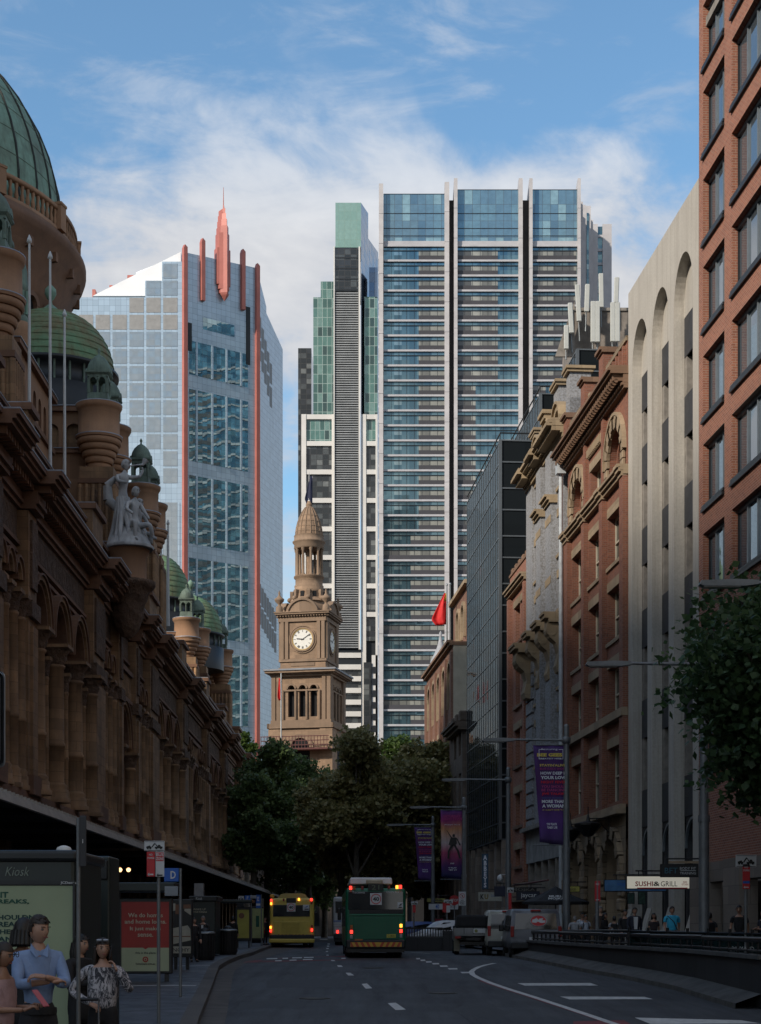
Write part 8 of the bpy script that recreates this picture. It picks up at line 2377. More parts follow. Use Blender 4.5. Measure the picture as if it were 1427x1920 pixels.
# standing figure, arms raised holding a trumpet
figure({'p': ((-.2, .1, 2.5), (.26, .2)), 'w': ((-.22, .08, 2.9), (.21, .17)), 'c': ((-.2, .05, 3.35), (.27, .2)), 'u': ((-.18, .05, 3.65), (.22, .16)), 'n': ((-.15, .02, 3.85), .11), 'n2': ((-.13, 0, 3.98), .10),
  'sl': ((.16, 0, 3.62), .12), 'el': ((.55, -.22, 3.68), .09), 'wl': ((.80, -.1, 4.05), .07), 'fl': ((.72, -.12, 4.22), .06),
  'sr': ((-.55, .08, 3.6), .12), 'er': ((-.60, -.2, 3.3), .10), 'wr': ((-.2, -.42, 3.25), .07),
  'hl': ((-.06, .05, 2.3), .18), 'kl': ((.05, -.1, 1.5), .13), 'al': ((.0, .05, .6), .09), 'hr': ((-.36, .1, 2.3), .18), 'kr': ((-.4, .0, 1.5), .13), 'ar': ((-.45, .1, .6), .09)},
 [('p', 'w'), ('w', 'c'), ('c', 'u'), ('u', 'n'), ('n', 'n2'), ('u', 'sl'), ('sl', 'el'), ('el', 'wl'), ('wl', 'fl'), ('u', 'sr'), ('sr', 'er'), ('er', 'wr'), ('p', 'hl'), ('hl', 'kl'), ('kl', 'al'), ('p', 'hr'), ('hr', 'kr'), ('kr', 'ar')], 'p', 'standing_figure', (-.10, -.03, 4.2), R(40))
figure({'p': ((.1, -.5, 1.15), (.30, .24)), 'w': ((.12, -.5, 1.5), (.22, .18)), 'c': ((.12, -.52, 1.95), (.27, .2)), 'u': ((.12, -.52, 2.25), (.22, .16)), 'n': ((.14, -.55, 2.45), .10), 'n2': ((.15, -.57, 2.55), .09),
  'sl': ((.45, -.52, 2.2), .12), 'el': ((.62, -.7, 1.8), .09), 'wl': ((.72, -.95, 1.45), .07), 'sr': ((-.25, -.52, 2.2), .12), 'er': ((-.42, -.75, 1.85), .09), 'wr': ((-.2, -1.0, 1.6), .07),
  'hl': ((.3, -.7, 1.1), .19), 'kl': ((.62, -1.2, 1.15), .14), 'al': ((.85, -1.1, .55), .09), 'tl': ((.95, -1.3, .45), .07), 'hr': ((-.1, -.7, 1.1), .19), 'kr': ((-.2, -1.25, 1.2), .14), 'ar': ((-.15, -1.15, .4), .09), 'tr': ((-.15, -1.38, .32), .07)},
 [('p', 'w'), ('w', 'c'), ('c', 'u'), ('u', 'n'), ('n', 'n2'), ('u', 'sl'), ('sl', 'el'), ('el', 'wl'), ('u', 'sr'), ('sr', 'er'), ('er', 'wr'), ('p', 'hl'), ('hl', 'kl'), ('kl', 'al'), ('al', 'tl'), ('p', 'hr'), ('hr', 'kr'), ('kr', 'ar'), ('ar', 'tr')], 'p', 'seated_figure', (.16, -.6, 2.78), R(20))
figure({'p': ((.6, .2, .9), (.28, .24)), 'w': ((.6, .15, 1.3), (.22, .18)), 'c': ((.6, .1, 1.7), (.25, .2)), 'u': ((.6, .08, 1.95), (.2, .15)), 'n': ((.62, .04, 2.1), .1), 'n2': ((.63, .0, 2.18), .09),
  'sl': ((.9, .1, 1.9), .11), 'el': ((1.05, -.1, 1.5), .09), 'wl': ((1.0, -.45, 1.3), .07), 'sr': ((.3, .05, 1.9), .11), 'er': ((.25, -.2, 1.5), .09), 'wr': ((.4, -.4, 1.2), .07),
  'hl': ((.8, -.1, .85), .17), 'kl': ((1.0, -.6, .85), .13), 'al': ((1.0, -.6, .3), .08), 'hr': ((.5, -.1, .8), .17), 'kr': ((.5, -.6, .9), .13), 'ar': ((.5, -.55, .3), .08)},
 [('p', 'w'), ('w', 'c'), ('c', 'u'), ('u', 'n'), ('n', 'n2'), ('u', 'sl'), ('sl', 'el'), ('el', 'wl'), ('u', 'sr'), ('sr', 'er'), ('er', 'wr'), ('p', 'hl'), ('hl', 'kl'), ('kl', 'al'), ('p', 'hr'), ('hr', 'kr'), ('kr', 'ar')], 'p', 'seated_figure', (.65, -.03, 2.4), R(50), .9)
m_ = MB(); m_.lathe(0, -.2, [(1.25, 0), (1.28, .12), (1.15, .2), (1.05, .45), (.7, .8), (.45, 1.1), (.2, 1.3)], 14, MARB, sx=.95); m_.build('rock_base', ST)
# drapery folds
m_ = MB()
for k in range(16):
 a = R(-160 + k * 21); x, y = math.cos(a), math.sin(a)
 m_.tube([(x * .25 - .2, y * .2 + .1, 2.6), (x * .45 - .1, y * .4, 1.8), (x * (.75 + .15 * math.sin(k * 2.1)), y * .7 - .1, .9), (x * (1.0 + .1 * math.sin(k)), y * .95 - .2, .1)], [.10, .14, .13, .10], 7, MARB)
m_.build('drapery', ST)
m_ = MB(); m_.tube([(.05, -.2, 4.15), (.45, -.25, 4.25), (.8, -.1, 4.35), (.95, -.1, 4.6)], [.03, .04, .06, .16], 10, MARB); m_.build('trumpet', ST); m_ = MB(); m_.tube([(-.5, .3, 3.6), (-.8, .6, 3.2), (-.75, .6, 2.5), (-.4, .4, 2.1)], [.12, .22, .26, .2], 8, MARB); m_.build('cloak', ST)
# ================================================================ lamp posts with banners
POSTM = m_plain('weathered galvanised post', (.17, .18, .185), .5, .4, .25, 2)
GL_ = 'street lamp posts along the right'
PUR = None
def banner_mat(name, bands):
 """printed cloth: soft colour bands down the height (object z), as on the real banner"""
 b = NB(name); sp = b.n('SeparateXYZ'); b.lk(b.tc(), sp.inputs[0])
 r = b.n('ValToRGB'); e = r.color_ramp.elements
 e[0].position = bands[0][0]; e[0].color = bands[0][1] + (1,); e[1].position = bands[1][0]; e[1].color = bands[1][1] + (1,)
 for p_, c in bands[2:]: q = e.new(p_); q.color = c + (1,)
 v = b.math('DIVIDE', b.math('MULTIPLY', sp.outputs[2], -1.0), 4.1)
 v = b.math('ADD', v, b.math('MULTIPLY', b.math('SUBTRACT', b.noise(1.3, 3), .5), .12)); b.lk(v, r.inputs[0])
 b.set(b.mix(b.ramp(b.noise(2.5, 4, .6, sc3=(2, 1, .4)), .35, .7, 0, .4), r.outputs[0], (.03, .01, .06)), .75); return b.mat
BM1 = banner_mat('purple banner cloth', [(0, (.07, .03, .17)), (.4, (.09, .02, .12)), (.75, (.10, .03, .22)), (1, (.03, .02, .07))])
BM2 = banner_mat('magenta banner cloth', [(0, (.10, .03, .20)), (.16, (.32, .03, .16)), (.30, (.60, .28, .12)), (.5, (.60, .50, .50)), (.66, (.45, .07, .15)), (.85, (.06, .015, .12)), (1, (.01, .015, .08))])
def tc_(name, c): return m_plain(name, c, .7, 0, .08)
TW, TY_, TR_, TM_, TB_ = tc_('print white', (.72, .74, .80)), tc_('print yellow', (.72, .56, .10)), tc_('print red', (.65, .02, .03)), tc_('print magenta', (.45, .05, .20)), tc_('print blue', (.03, .15, .35))
def cloth_banner(par, w_, h_, top, mat, lines, dancer=False, taper=.78):
 """cloth hung between two brackets; its free edge has sagged inwards. x runs from the post (0) to -w_"""
 m_ = MB(); n, k = 18, 8; vv = []
 def pos(t, s_):
  wd = w_ * (1 - (1 - taper) * min(1, t * 1.15))
  return (-.04 - wd * s_, .05 * math.sin(t * 8 + s_ * 3) * s_ + .03 * math.sin(s_ * 11 + t * 3), -h_ * t * (1 - .035 * s_))
 for i in range(n + 1):
  for j in range(k + 1): vv.append(pos(i / n, j / k))
 m_.add(vv, [(i * (k + 1) + j, i * (k + 1) + j + 1, (i + 1) * (k + 1) + j + 1, (i + 1) * (k + 1) + j) for i in range(n) for j in range(k)], mat, True)
 o = m_.build('banner_cloth', par, (0, 0, top)); sd = o.modifiers.new('thick', 'SOLIDIFY'); sd.thickness = .012
 for (t, s_, ww, hh, tx_, cm, bd) in lines:
  wd = 1 - (1 - taper) * min(1, t * 1.15); x, y, z = pos(t, s_)
  text(tx_, ww * w_ * wd, hh * h_, cm, o, (x, y - .045, z), bold=bd)
 if dancer:
  m_ = MB(); cx_, cz_ = -w_ * .47, -h_ * .50; q = h_ * .235
  def pl(pts): m_.prism([(cx_ + a * q, cz_ + b_ * q) for a, b_ in pts], -.085, -.075, INK)
  pl([(-.16, .45), (.18, .45), (.22, .1), (.14, -.02), (-.14, -.02), (-.3, .0)]); pl([(-.05, .48), (.08, .48), (.10, .62), (.02, .68), (-.06, .6)])
  pl([(-.16, .45), (-.05, .40), (-.38, .88), (-.43, .90)]); pl([(.14, .45), (.24, .40), (.44, .02), (.40, -.06), (.36, .0)])
  pl([(-.14, 0), (.02, 0), (-.22, -.40), (-.26, -.84), (-.36, -.84), (-.34, -.38)]); pl([(0, 0), (.14, 0), (.34, -.36), (.46, -.82), (.36, -.84), (.22, -.38)])
  m_.build('dancer_print', o)
 return o
beelines = [(.045, .5, .5, .022, 'Featuring', TW, 0), (.10, .5, .80, .034, 'BEE GEES', TY_, .05), (.138, .5, .72, .014, 'GREATEST HITS', TW, .02), (.205, .42, .84, .026, "STAYIN'ALIVE", TY_, .02), (.24, .42, .84, .020, 'BLUE SUEDE SHOES', TM_, .0), (.285, .40, .86, .030, 'HOW DEEP IS', TW, .03), (.33, .40, .86, .032, 'YOUR LOVE', TW, .04),
   (.375, .40, .86, .026, 'NIGHT FEVER', TR_, .02), (.42, .40, .86, .026, 'YOU SHOULD', TM_, .02), (.455, .40, .86, .026, 'BE DANCING', TM_, .02), (.495, .40, .86, .030, "JIVE TALKIN'", TR_, .03), (.535, .42, .80, .012, 'DISCO INFERNO', TB_, .0), (.57, .42, .84, .032, 'MORE THAN', TW, .04), (.615, .42, .84, .034, 'A WOMAN', TW, .04), (.655, .42, .82, .018, "IF I CAN'T HAVE YOU", TY_, .0),
   (.80, .5, .55, .024, 'NOW PLAYING', TW, .03), (.835, .5, .55, .024, 'SYDNEY LYRIC', TW, .03)]
snf = [(.09, .5, .76, .034, 'SATURDAY', TM_, .02), (.13, .5, .92, .036, 'NIGHT FEVER', TM_, .02), (.215, .5, .70, .022, 'Always Here', TW, .0), (.78, .5, .18, .018, 'SNF', TW, .02), (.845, .5, .78, .020, 'NOW PLAYING', TW, .02), (.875, .5, .78, .020, 'SYDNEY LYRIC', TW, .02)]
lamps = [(1600, 37.6, 0, 'lamp post outside the picture whose arm alone reaches in at the upper right', None), (1320, 49.0, 0, 'thick lamp post between the concrete arch building and the brick office block', None), (1062, 68.7, 1, 'lamp post carrying the large purple song title banner', 'bee'), (953, 87.0, 0, 'lamp post without a banner between the two nearer banners, with a round camera', None), (870, 106.7, 0, 'lamp post carrying the magenta dancer banner', 'snf'), (812, 124.7, 0, 'farthest lamp post, carrying the small purple song title banner', 'bee')]
for i, (px, Y, _, lb, bn) in enumerate(lamps):
 k = Y / F; X = (px - 713.5) * k; g = rfz(Y)
 e = empty('street_lamp', (X, Y, g), 0, lb, 'street lamp', GL_)
 za = 9.45 - g
 r0 = .15 if i else .16
 m_ = MB(); m_.cyl((0, 0, 0), (0, 0, 4.2), r0 * 1.02, r0, 14, POSTM); m_.cyl((0, 0, 4.2), (0, 0, za + .55), r0 * .9, r0 * .7, 14, POSTM); m_.lathe(0, 0, [(r0 * .7, za + .55), (r0 * .6, za + .62), (.01, za + .66)], 12, POSTM)
 m_.lathe(0, 0, [(r0 * 1.2, 0), (r0 * 1.2, .35), (r0, .4)], 14, POSTM); m_.lathe(0, 0, [(r0 * 1.12, 4.1), (r0 * 1.16, 4.15), (r0 * 1.12, 4.3)], 14, POSTM); m_.lathe(0, 0, [(r0 * .8, za - .14), (r0 * 1.15, za - .12), (r0 * 1.15, za + .12), (r0 * .8, za + .14)], 14, POSTM)
 m_.build('post', e)
 m_ = MB(); m_.cyl((-.05, 0, za), (-2.3, 0, za + .03), .055, .04, 10, POSTM); ao = m_.build('arm', e)
 m_ = MB(); m_.prism([(-3.4, za - .02), (-3.36, za + .06), (-2.6, za + .09), (-2.1, za + .07), (-2.1, za - .02), (-2.4, za - .06), (-3.3, za - .06)], -.14, .14, POSTM); m_.prism([(-3.3, za - .085), (-2.5, za - .085), (-2.5, za - .062), (-3.3, za - .062)], -.1, .1, m_plain('lamp lens', (.2, .2, .2), .3)); m_.build('lamp_head', e)
 if bn:
  h_ = {2: 4.05, 4: 4.35, 5: 3.95}[i]; w_ = {2: 1.30, 4: 1.42, 5: 1.32}[i]
  top = {2: CAMZ + (1742 - 1397) * k - g, 4: CAMZ + (1742 - 1519) * k - g, 5: CAMZ + (1742 - 1551) * k - g}[i]
  cloth_banner(e, w_, h_, top, BM1 if bn == 'bee' else BM2, beelines if bn == 'bee' else snf, bn == 'snf', .80 if bn == 'bee' else .97)
  for z in (top, top - h_ + .02):
   m_ = MB(); m_.cyl((-.1, 0, z), (-w_ - .06, 0, z + .0), .022, None, 8, POSTM); m_.build('banner_arm', e)
  if bn == 'bee':
   m_ = MB()
   for (x0, x1, z0, z1) in ((-.16, -.14, top - .56, top - .20), (-1.12, -1.10, top - .56, top - .20), (-.32, -.14, top - .58, top - .56), (-1.12, -.9, top - .58, top - .56), (-1.12, -.9, top - .20, top - .18), (-.32, -.14, top - .20, top - .18)): m_.box(x0, x1, -.12, -.115, z0, z1, TW)
   m_.build('printed_frame', e)
 if i == 3:
  m_ = MB(); zc = CAMZ + (1742 - 1647) * k - g; m_.cyl((0, 0, zc + .2), (-.42, 0, zc + .2), .02, None, 6, SIGNW); m_.lathe(-.42, 0, [(.02, zc + .2), (.12, zc + .12), (.15, zc), (.15, zc - .05), (.10, zc - .14), (.01, zc - .18)], 12, SIGNW); m_.build('camera_dome', e)
# ================================================================ traffic and parking signs
def signpost(px, ytop, Y, z, label, plates, r=.035, extra=None, cat='sign', polebot=None, group='parking and traffic signs'):
 k = Y / F; X = (px - 713.5) * k
 e = empty('street_sign', (X, Y, z), 0, label, cat, group)
 m_ = MB(); m_.cyl((0, 0.03, 0), (0, 0.03, CAMZ + (1742 - ytop) * k - z), r, None, 10, POSTM); m_.build('pole', e)
 for (x0, x1, y0, y1, mat, items) in plates:
  a, b_, c, d = (x0 - px) * k, (x1 - px) * k, CAMZ + (1742 - y1) * k - z, CAMZ + (1742 - y0) * k - z
  m_ = MB(); m_.rbox(a, b_, -.035, -.022, c, d, .005, mat, 1); po = m_.build('sign_plate', e)
  for it in items:
   if it[0] == 't':
    _, s_, fx, fz_, fw, fh, cm = it
    text(s_, fw * (b_ - a), fh * (d - c), cm, po, (a + (b_ - a) * fx, -.038, c + (d - c) * fz_), bold=.02)
   elif it[0] == 'tow':
    q = MB(); W, H_ = b_ - a, d - c; ox, oz = a, c
    f = lambda u, v: (ox + u * W, oz + v * H_)
    for pts in ([(.10, .30), (.36, .30), (.36, .42), (.32, .44), (.28, .56), (.18, .50), (.10, .44)], [(.52, .28), (.90, .28), (.90, .44), (.82, .46), (.78, .62), (.68, .62), (.66, .44), (.52, .42)], [(.36, .42), (.40, .36), (.56, .74), (.50, .80)], [(.50, .80), (.56, .74), (.68, .46), (.62, .44)]):
     q.prism([f(*p) for p in pts], -.041, -.036, INK)
    for u in (.17, .30, .60, .82): q.cyl((ox + u * W, -.041, oz + .28 * H_), (ox + u * W, -.036, oz + .28 * H_), .06 * H_ + .008, None, 10, INK)
    for (u0, u1, v0, v1) in ((.03, .97, .05, .09), (.03, .97, .91, .95)): q.box(ox + u0 * W, ox + u1 * W, -.040, -.036, oz + v0 * H_, oz + v1 * H_, INK)
    q.build('tow_symbol', po)
   elif it[0] == 'arrow':
    q = MB(); W, H_ = b_ - a, d - c; cz_ = c + it[1] * H_; cx_ = (a + b_) / 2; cm = it[2]
    q.box(cx_ - W * .25, cx_ + W * .3, -.040, -.036, cz_ - .012, cz_ + .012, cm); q.prism([(cx_ - W * .38, cz_), (cx_ - W * .18, cz_ + .035), (cx_ - W * .18, cz_ - .035)], -.040, -.036, cm); q.build('arrow', po)
   elif it[0] == 'band':
    q = MB(); W, H_ = b_ - a, d - c; q.box(a + .01, b_ - .01, -.0375, -.0355, c + it[1] * H_, c + it[2] * H_, it[3]); q.build('red_band', po)
   elif it[0] == 'noturn':
    q = MB(); cx_, cz_ = (a + b_) / 2, c + (d - c) * .70; rr = (b_ - a) * .36
    q.arch_ring(cx_, cz_, rr * .84, rr, -.042, -.036, SIGNR if it[1] else INK, 20, 0, 2 * math.pi); q.prism([(cx_ - rr * .1, cz_ - rr * .6), (cx_ + rr * .1, cz_ - rr * .6), (cx_ + rr * .1, cz_ + .0), (cx_ + rr * .3, cz_ + rr * .2), (cx_ + rr * .15, cz_ + rr * .4), (cx_ - rr * .1, cz_ + rr * .1)], -.042, -.036, INK)
    q.prism([(cx_ - rr * .68, cz_ + rr * .55), (cx_ - rr * .55, cz_ + rr * .68), (cx_ + rr * .68, cz_ - rr * .55), (cx_ + rr * .55, cz_ - rr * .68)], -.046, -.0425, SIGNR); q.build('no_turn_symbol', po)
 return e
signpost(297, 1577, 30.5, fz(30.5), 'bus zone and no stopping signs with a tow-away plate on a grey pole',
  [(271, 309, 1577, 1596, SIGNW, [('tow',)]), (275.5, 291, 1597, 1644, SIGNR, [('t', 'NO', .5, .88, .4, .08, SIGNW), ('t', 'STOPPING', .5, .74, .85, .07, SIGNW), ('arrow', .09, SIGNW)]), (292, 308.5, 1597, 1644, SIGNW, [('band', .62, .97, SIGNR), ('t', 'BUS', .5, .88, .8, .12, SIGNW), ('t', 'ZONE', .5, .72, .8, .12, SIGNW), ('arrow', .06, INK)])], .032)
signpost(338, 1628, 38.5, fz(38.5), 'blue bus stop sign with a big white D on a slim pole',
  [(308, 335.5, 1628, 1653, SIGNB, [('t', 'D', .62, .5, .36, .58, SIGNW)]), (309, 334, 1662, 1680, m_plain('grey timetable box', (.22, .24, .26), .5), [])], .035)
signpost(146, 1533, 16, fz(16), 'tallest dark grey pole at the near left with a sign box seen edge on', [(150, 163, 1530, 1625, m_plain('dark sign back', (.03, .03, .033), .6), [('t', 'i', .5, .5, .12, .08, SIGNW)])], .020, cat='pole')
signpost(1399, 1603, 46, rfz(46), 'no stopping sign under a tow-away plate at the right edge',
  [(1379, 1418, 1603, 1626, SIGNW, [('tow',)]), (1392, 1406, 1620, 1667, SIGNR, [('t', 'NO', .5, .88, .5, .1, SIGNW), ('t', 'STOPPING', .5, .74, .85, .08, SIGNW), ('band', .22, .32, SIGNB), ('arrow', .07, SIGNW)])], .045)
signpost(1120, 1652, 62, rfz(62), 'red no stopping sign on a brown pole before the stone arches', [(1115, 1125.5, 1652, 1690, SIGNR, [('t', 'NO', .5, .85, .6, .1, SIGNW), ('arrow', .07, SIGNW)])], .07)
signpost(958, 1664, 80, rfz(80), 'small white and red parking signs low on the post behind the white van', [(951, 963, 1664, 1674, SIGNW, [('tow',)]), (953.5, 959, 1674, 1712, SIGNR, [])], .04)
signpost(867, 1672, 98, rfz(98), 'white no right turn sign below the magenta banner', [(860, 873.5, 1672, 1698, SIGNW, [('noturn', 1), ('t', 'NO\nRIGHT\nTURN', .5, .25, .7, .36, INK)])], .05)
signpost(838, 1686, 104, gz(104), 'tow-away plate over paired red and white signs in the side street', [(832, 849, 1687, 1694, SIGNW, [('tow',)]), (830, 837, 1692, 1711, SIGNR, []), (837, 844, 1694, 1698, SIGNR, []), (837, 844, 1698, 1711, SIGNW, [])], .05)
signpost(776, 1690, 100, gz(100), 'small tow-away plate over a red sign, close to the green bus', [(771, 783, 1690, 1697, SIGNW, [('tow',)]), (774, 779.5, 1696, 1711, SIGNR, [])], .04)
def stop_():
 Y = 108; k = Y / F; e = empty('stop_sign', ((852 - 713.5) * k, Y, gz(Y)), 0, 'red octagonal stop sign reading STOP, left of the no right turn sign', 'sign', 'parking and traffic signs')
 m_ = MB(); zc = CAMZ + (1742 - 1688) * k - gz(Y); m_.cyl((0, .05, 0), (0, .05, zc), .035, None, 8, POSTM); m_.build('pole', e)
 m_ = MB(); m_.cyl((0, .01, zc), (0, -.01, zc), .34, None, 8, SIGNR, smooth=False); po = m_.build('sign_plate', e); text('STOP', .48, .18, SIGNW, po, (0, -.016, zc), bold=.03)
stop_()
# ================================================================ kiosks, shelters, posters on the left
PGRN = m_plain('pale green poster', (.30, .36, .22), .5, 0, .08, 1.5); DGRN = m_plain('dark green print', (.008, .075, .045), .6)
KB = m_plain('kiosk dark green', (.010, .018, .016), .4, 0, .2, 2); KL_ = m_plain('kiosk frame', (.02, .022, .023), .4, .3, .2, 3)
CRM = m_plain('cream lettering', (.45, .42, .30), .6)
def at_px(px, Y): return (px - 713.5) * Y / F
Y = 20.0; k = Y / F; g = fz(Y)
zz_ = lambda py: CAMZ + (1742 - py) * k - g
K1 = empty('kiosk', (at_px(40, Y), Y, g), 0, 'dark green kiosk with a large pale green poster behind the waiting people', 'kiosk')
kx_ = lambda px: (px - 40) * k
m_ = MB(); m_.rbox(kx_(-250), kx_(141), 0, 1.9, .1, zz_(1600), .05, KB, 2); m_.rbox(kx_(-255), kx_(146), -.06, 2.0, zz_(1616), zz_(1594), .04, KL_, 2); m_.box(kx_(-250), kx_(141), -.05, 0, zz_(1659), zz_(1651), KL_); m_.box(kx_(-240), kx_(138), .1, 1.8, 0, .1, BLACK)
m_.build('body', K1)
m_ = MB(); m_.box(kx_(-120), kx_(138), -.035, -.003, zz_(1930), zz_(1661), PGRN); po = m_.build('poster', K1)
m_ = MB(); m_.box(kx_(138), kx_(142), -.07, -.0, .1, zz_(1655), KL_); m_.build('frame', K1)
for s_, px0, px1, yc, hh in (('IT', 2, 17, 1678, 15), ('BREAKS,', -14, 56, 1691, 13), ("SHOULDN'T", -11, 81, 1720, 13), ('BREAK', -12, 42, 1733, 13), ('THE', -10, 21, 1747, 12), ('PLANET', -22, 52, 1761, 13)):
 s_ = s_ if s_ != 'PLANET' else 'BANK'
 if s_ == 'BANK': px0, px1 = -12, 40
 text(s_, (px1 - px0) * k, hh * k * .74, DGRN if yc < 1705 else m_plain('deep teal print', (.004, .04, .035), .6) if yc == 1720 else bpy.data.materials['deep teal print'], po, (kx_((px0 + px1) / 2), -.038, zz_(yc)), bold=.035)
text('Kiosk', 46 * k, 17 * k, m_plain('pale sage lettering', (.20, .24, .20), .6), K1, (kx_(33), -.012, zz_(1634)), shear=.3)
text('JCDecaux', 34 * k, 6 * k, SIGNW, K1, (kx_(133 - 1), -.056, zz_(1656)), bold=.02)
m_ = MB(); m_.lathe(kx_(108), .4, [(.095, zz_(1597)), (.10, zz_(1592)), (.08, zz_(1586)), (.04, zz_(1583)), (.01, zz_(1582))], 16, WHITEP); m_.build('antenna_dome', K1)
# dark narrow unit beside it
Y = 24.0; k = Y / F; g = fz(Y)
K2 = empty('telephone_unit', (at_px(190, Y), Y, g), 0, 'narrow dark unit with a green strip, between the kiosk and the red poster', 'street cabinet')
zz2 = lambda py: CAMZ + (1742 - py) * k - g
m_ = MB(); m_.rbox((-27) * k, 16 * k, 0, .9, .05, zz2(1605), .03, KB, 2); m_.rbox(-24 * k, 13 * k, -.03, .0, zz2(1650), zz2(1612), .02, KL_, 1); m_.build('body', K2)
m_ = MB(); m_.box(-26 * k, -14 * k, -.02, -.003, .6, zz2(1655), m_plain('green panel', (.012, .09, .05), .35)); m_.box(-26.5 * k, -25 * k, -.03, -.003, .6, zz2(1655), m_plain('pale edge', (.2, .26, .2), .4)); m_.build('side_panel', K2)
for i, (px, py) in enumerate(((164, 1723), (172, 1723), (164, 1739), (172, 1739))):
 m_ = MB(); m_.ball(((px - 190) * k, -.03, zz2(py)), .008, m_emit('small white light', (1, .95, .85), 3) if i == 0 else SMW, 5); SMW = m_.mats[0]; m_.build('light', K2)
# bus shelter with the red poster
Y = 45.0; k = Y / F; g = fz(Y)
zs2 = lambda py: CAMZ + (1742 - py) * k - g
S1 = empty('bus_shelter', (at_px(272, Y), Y, g), 0, 'dark bus shelter with a red and cream home loan poster', 'bus shelter')
sx_ = lambda px: (px - 272) * k
PRED = m_plain('red poster', (.30, .018, .012), .45, 0, .12, 1.5); PCRM = m_plain('cream poster', (.34, .38, .24), .45, 0, .08, 1.5)
m_ = MB(); m_.rbox(sx_(222), sx_(323), 0, .22, zs2(1826), zs2(1684), .03, KL_, 2); m_.box(sx_(228), sx_(236), .05, .15, 0, zs2(1826), BLACK); m_.box(sx_(308), sx_(316), .05, .15, 0, zs2(1826), BLACK); m_.build('frame', S1)
m_ = MB(); m_.rbox(sx_(130), sx_(330), -.3, 1.3, zs2(1672), zs2(1655), .03, KB, 2); m_.build('roof', S1)
m_ = MB()
for px in (150, 210): m_.box(sx_(px), sx_(px) + .08, .9, 1.0, 0, zs2(1670), BLACK)
m_.box(sx_(150), sx_(222), .93, .95, .3, zs2(1690), m_plain('shelter glass', (.02, .025, .025), .08)); m_.build('back_panel', S1)
m_ = MB(); m_.box(sx_(150), sx_(220), .3, .7, .42, .48, STEEL); m_.box(sx_(160), sx_(164), .45, .55, 0, .42, STEEL); m_.box(sx_(206), sx_(210), .45, .55, 0, .42, STEEL); m_.build('bench', S1)
m_ = MB(); m_.box(sx_(228), sx_(317), -.02, -.004, zs2(1777), zs2(1691), PRED); m_.box(sx_(228), sx_(317), -.02, -.004, zs2(1821), zs2(1777), PCRM); m_.prism([(sx_(268), zs2(1776.9)), (sx_(278), zs2(1776.9)), (sx_(273), zs2(1780))], -.024, -.0205, PRED); po = m_.build('poster', S1)
for s_, xc_, yc, ww, hh, cm in (('We do homes', 273, 1716, 65, 8, CRM), ('and home loans.', 273, 1728, 78, 8, CRM), ('It just makes', 273, 1742, 58, 9, CRM), ('sense.', 273, 1753.5, 29, 6, CRM), ('this is the place', 273, 1787, 38, 5, INK), ('homeloans.com.au', 273, 1807, 36, 4, INK)):
 text(s_, ww * k, hh * k, cm, po, (sx_(xc_), -.026, zs2(yc)), bold=.015)
m_ = MB(); m_.arch_ring(sx_(273), zs2(1799), 3.2 * k, 5.4 * k, -.03, -.021, PRED, 18, 0, 2 * math.pi); m_.prism([(sx_(271.5), zs2(1801)), (sx_(274.5), zs2(1801)), (sx_(274.5), zs2(1798.5)), (sx_(273), zs2(1797)), (sx_(271.5), zs2(1798.5))], -.03, -.021, PRED); m_.build('emblem', po)
# black and cream poster stand
Y = 52.0; k = Y / F; g = fz(Y); zs3 = lambda py: CAMZ + (1742 - py) * k - g
S2 = empty('poster_stand', (at_px(340, Y), Y, g), 0, 'dark framed poster stand with a cream and black perfume advertisement, past the red one', 'advertising panel')
q = lambda px: (px - 340) * k
m_ = MB(); m_.rbox(q(319), q(361), 0, .2, zs3(1795), zs3(1686), .02, KL_, 1); m_.box(q(326), q(332), .05, .15, 0, zs3(1795), BLACK); m_.box(q(348), q(354), .05, .15, 0, zs3(1795), BLACK); m_.build('frame', S2)
m_ = MB(); y0, y1 = -.02, -.004
m_.box(q(322), q(358), y0, y1, zs3(1788), zs3(1691), m_plain('black poster', (.012, .012, .012), .4)); CR2 = m_plain('cream print', (.36, .34, .27), .5, 0, .2, 3); BRN = m_plain('brown print', (.16, .07, .035), .5)
m_.prism([(q(322), zs3(1771)), (q(358), zs3(1763)), (q(357), zs3(1742)), (q(352), zs3(1735)), (q(322), zs3(1741))], y0 - .003, y0 - .001, CR2); m_.box(q(322), q(358), y0 - .003, y0 - .001, zs3(1787.5), zs3(1774.5), CR2)
m_.prism([(q(322), zs3(1709)), (q(329), zs3(1707)), (q(329), zs3(1694)), (q(322), zs3(1694))], y0 - .003, y0 - .001, CR2); m_.prism([(q(346), zs3(1708)), (q(358), zs3(1716)), (q(358), zs3(1704)), (q(346), zs3(1704))], y0 - .003, y0 - .001, CR2); m_.box(q(329), q(336), y0 - .003, y0 - .001, zs3(1714), zs3(1696), BRN); m_.box(q(344), q(358), y0 - .003, y0 - .001, zs3(1703.5), zs3(1696), BRN); m_.box(q(322), q(357), y0 - .004, y0 - .0031, zs3(1757), zs3(1755), BRN)
po = m_.build('poster', S2); text('NCHY', 32 * k, 7 * k, INK, po, (q(340), -.026, zs3(1781)), bold=.01)
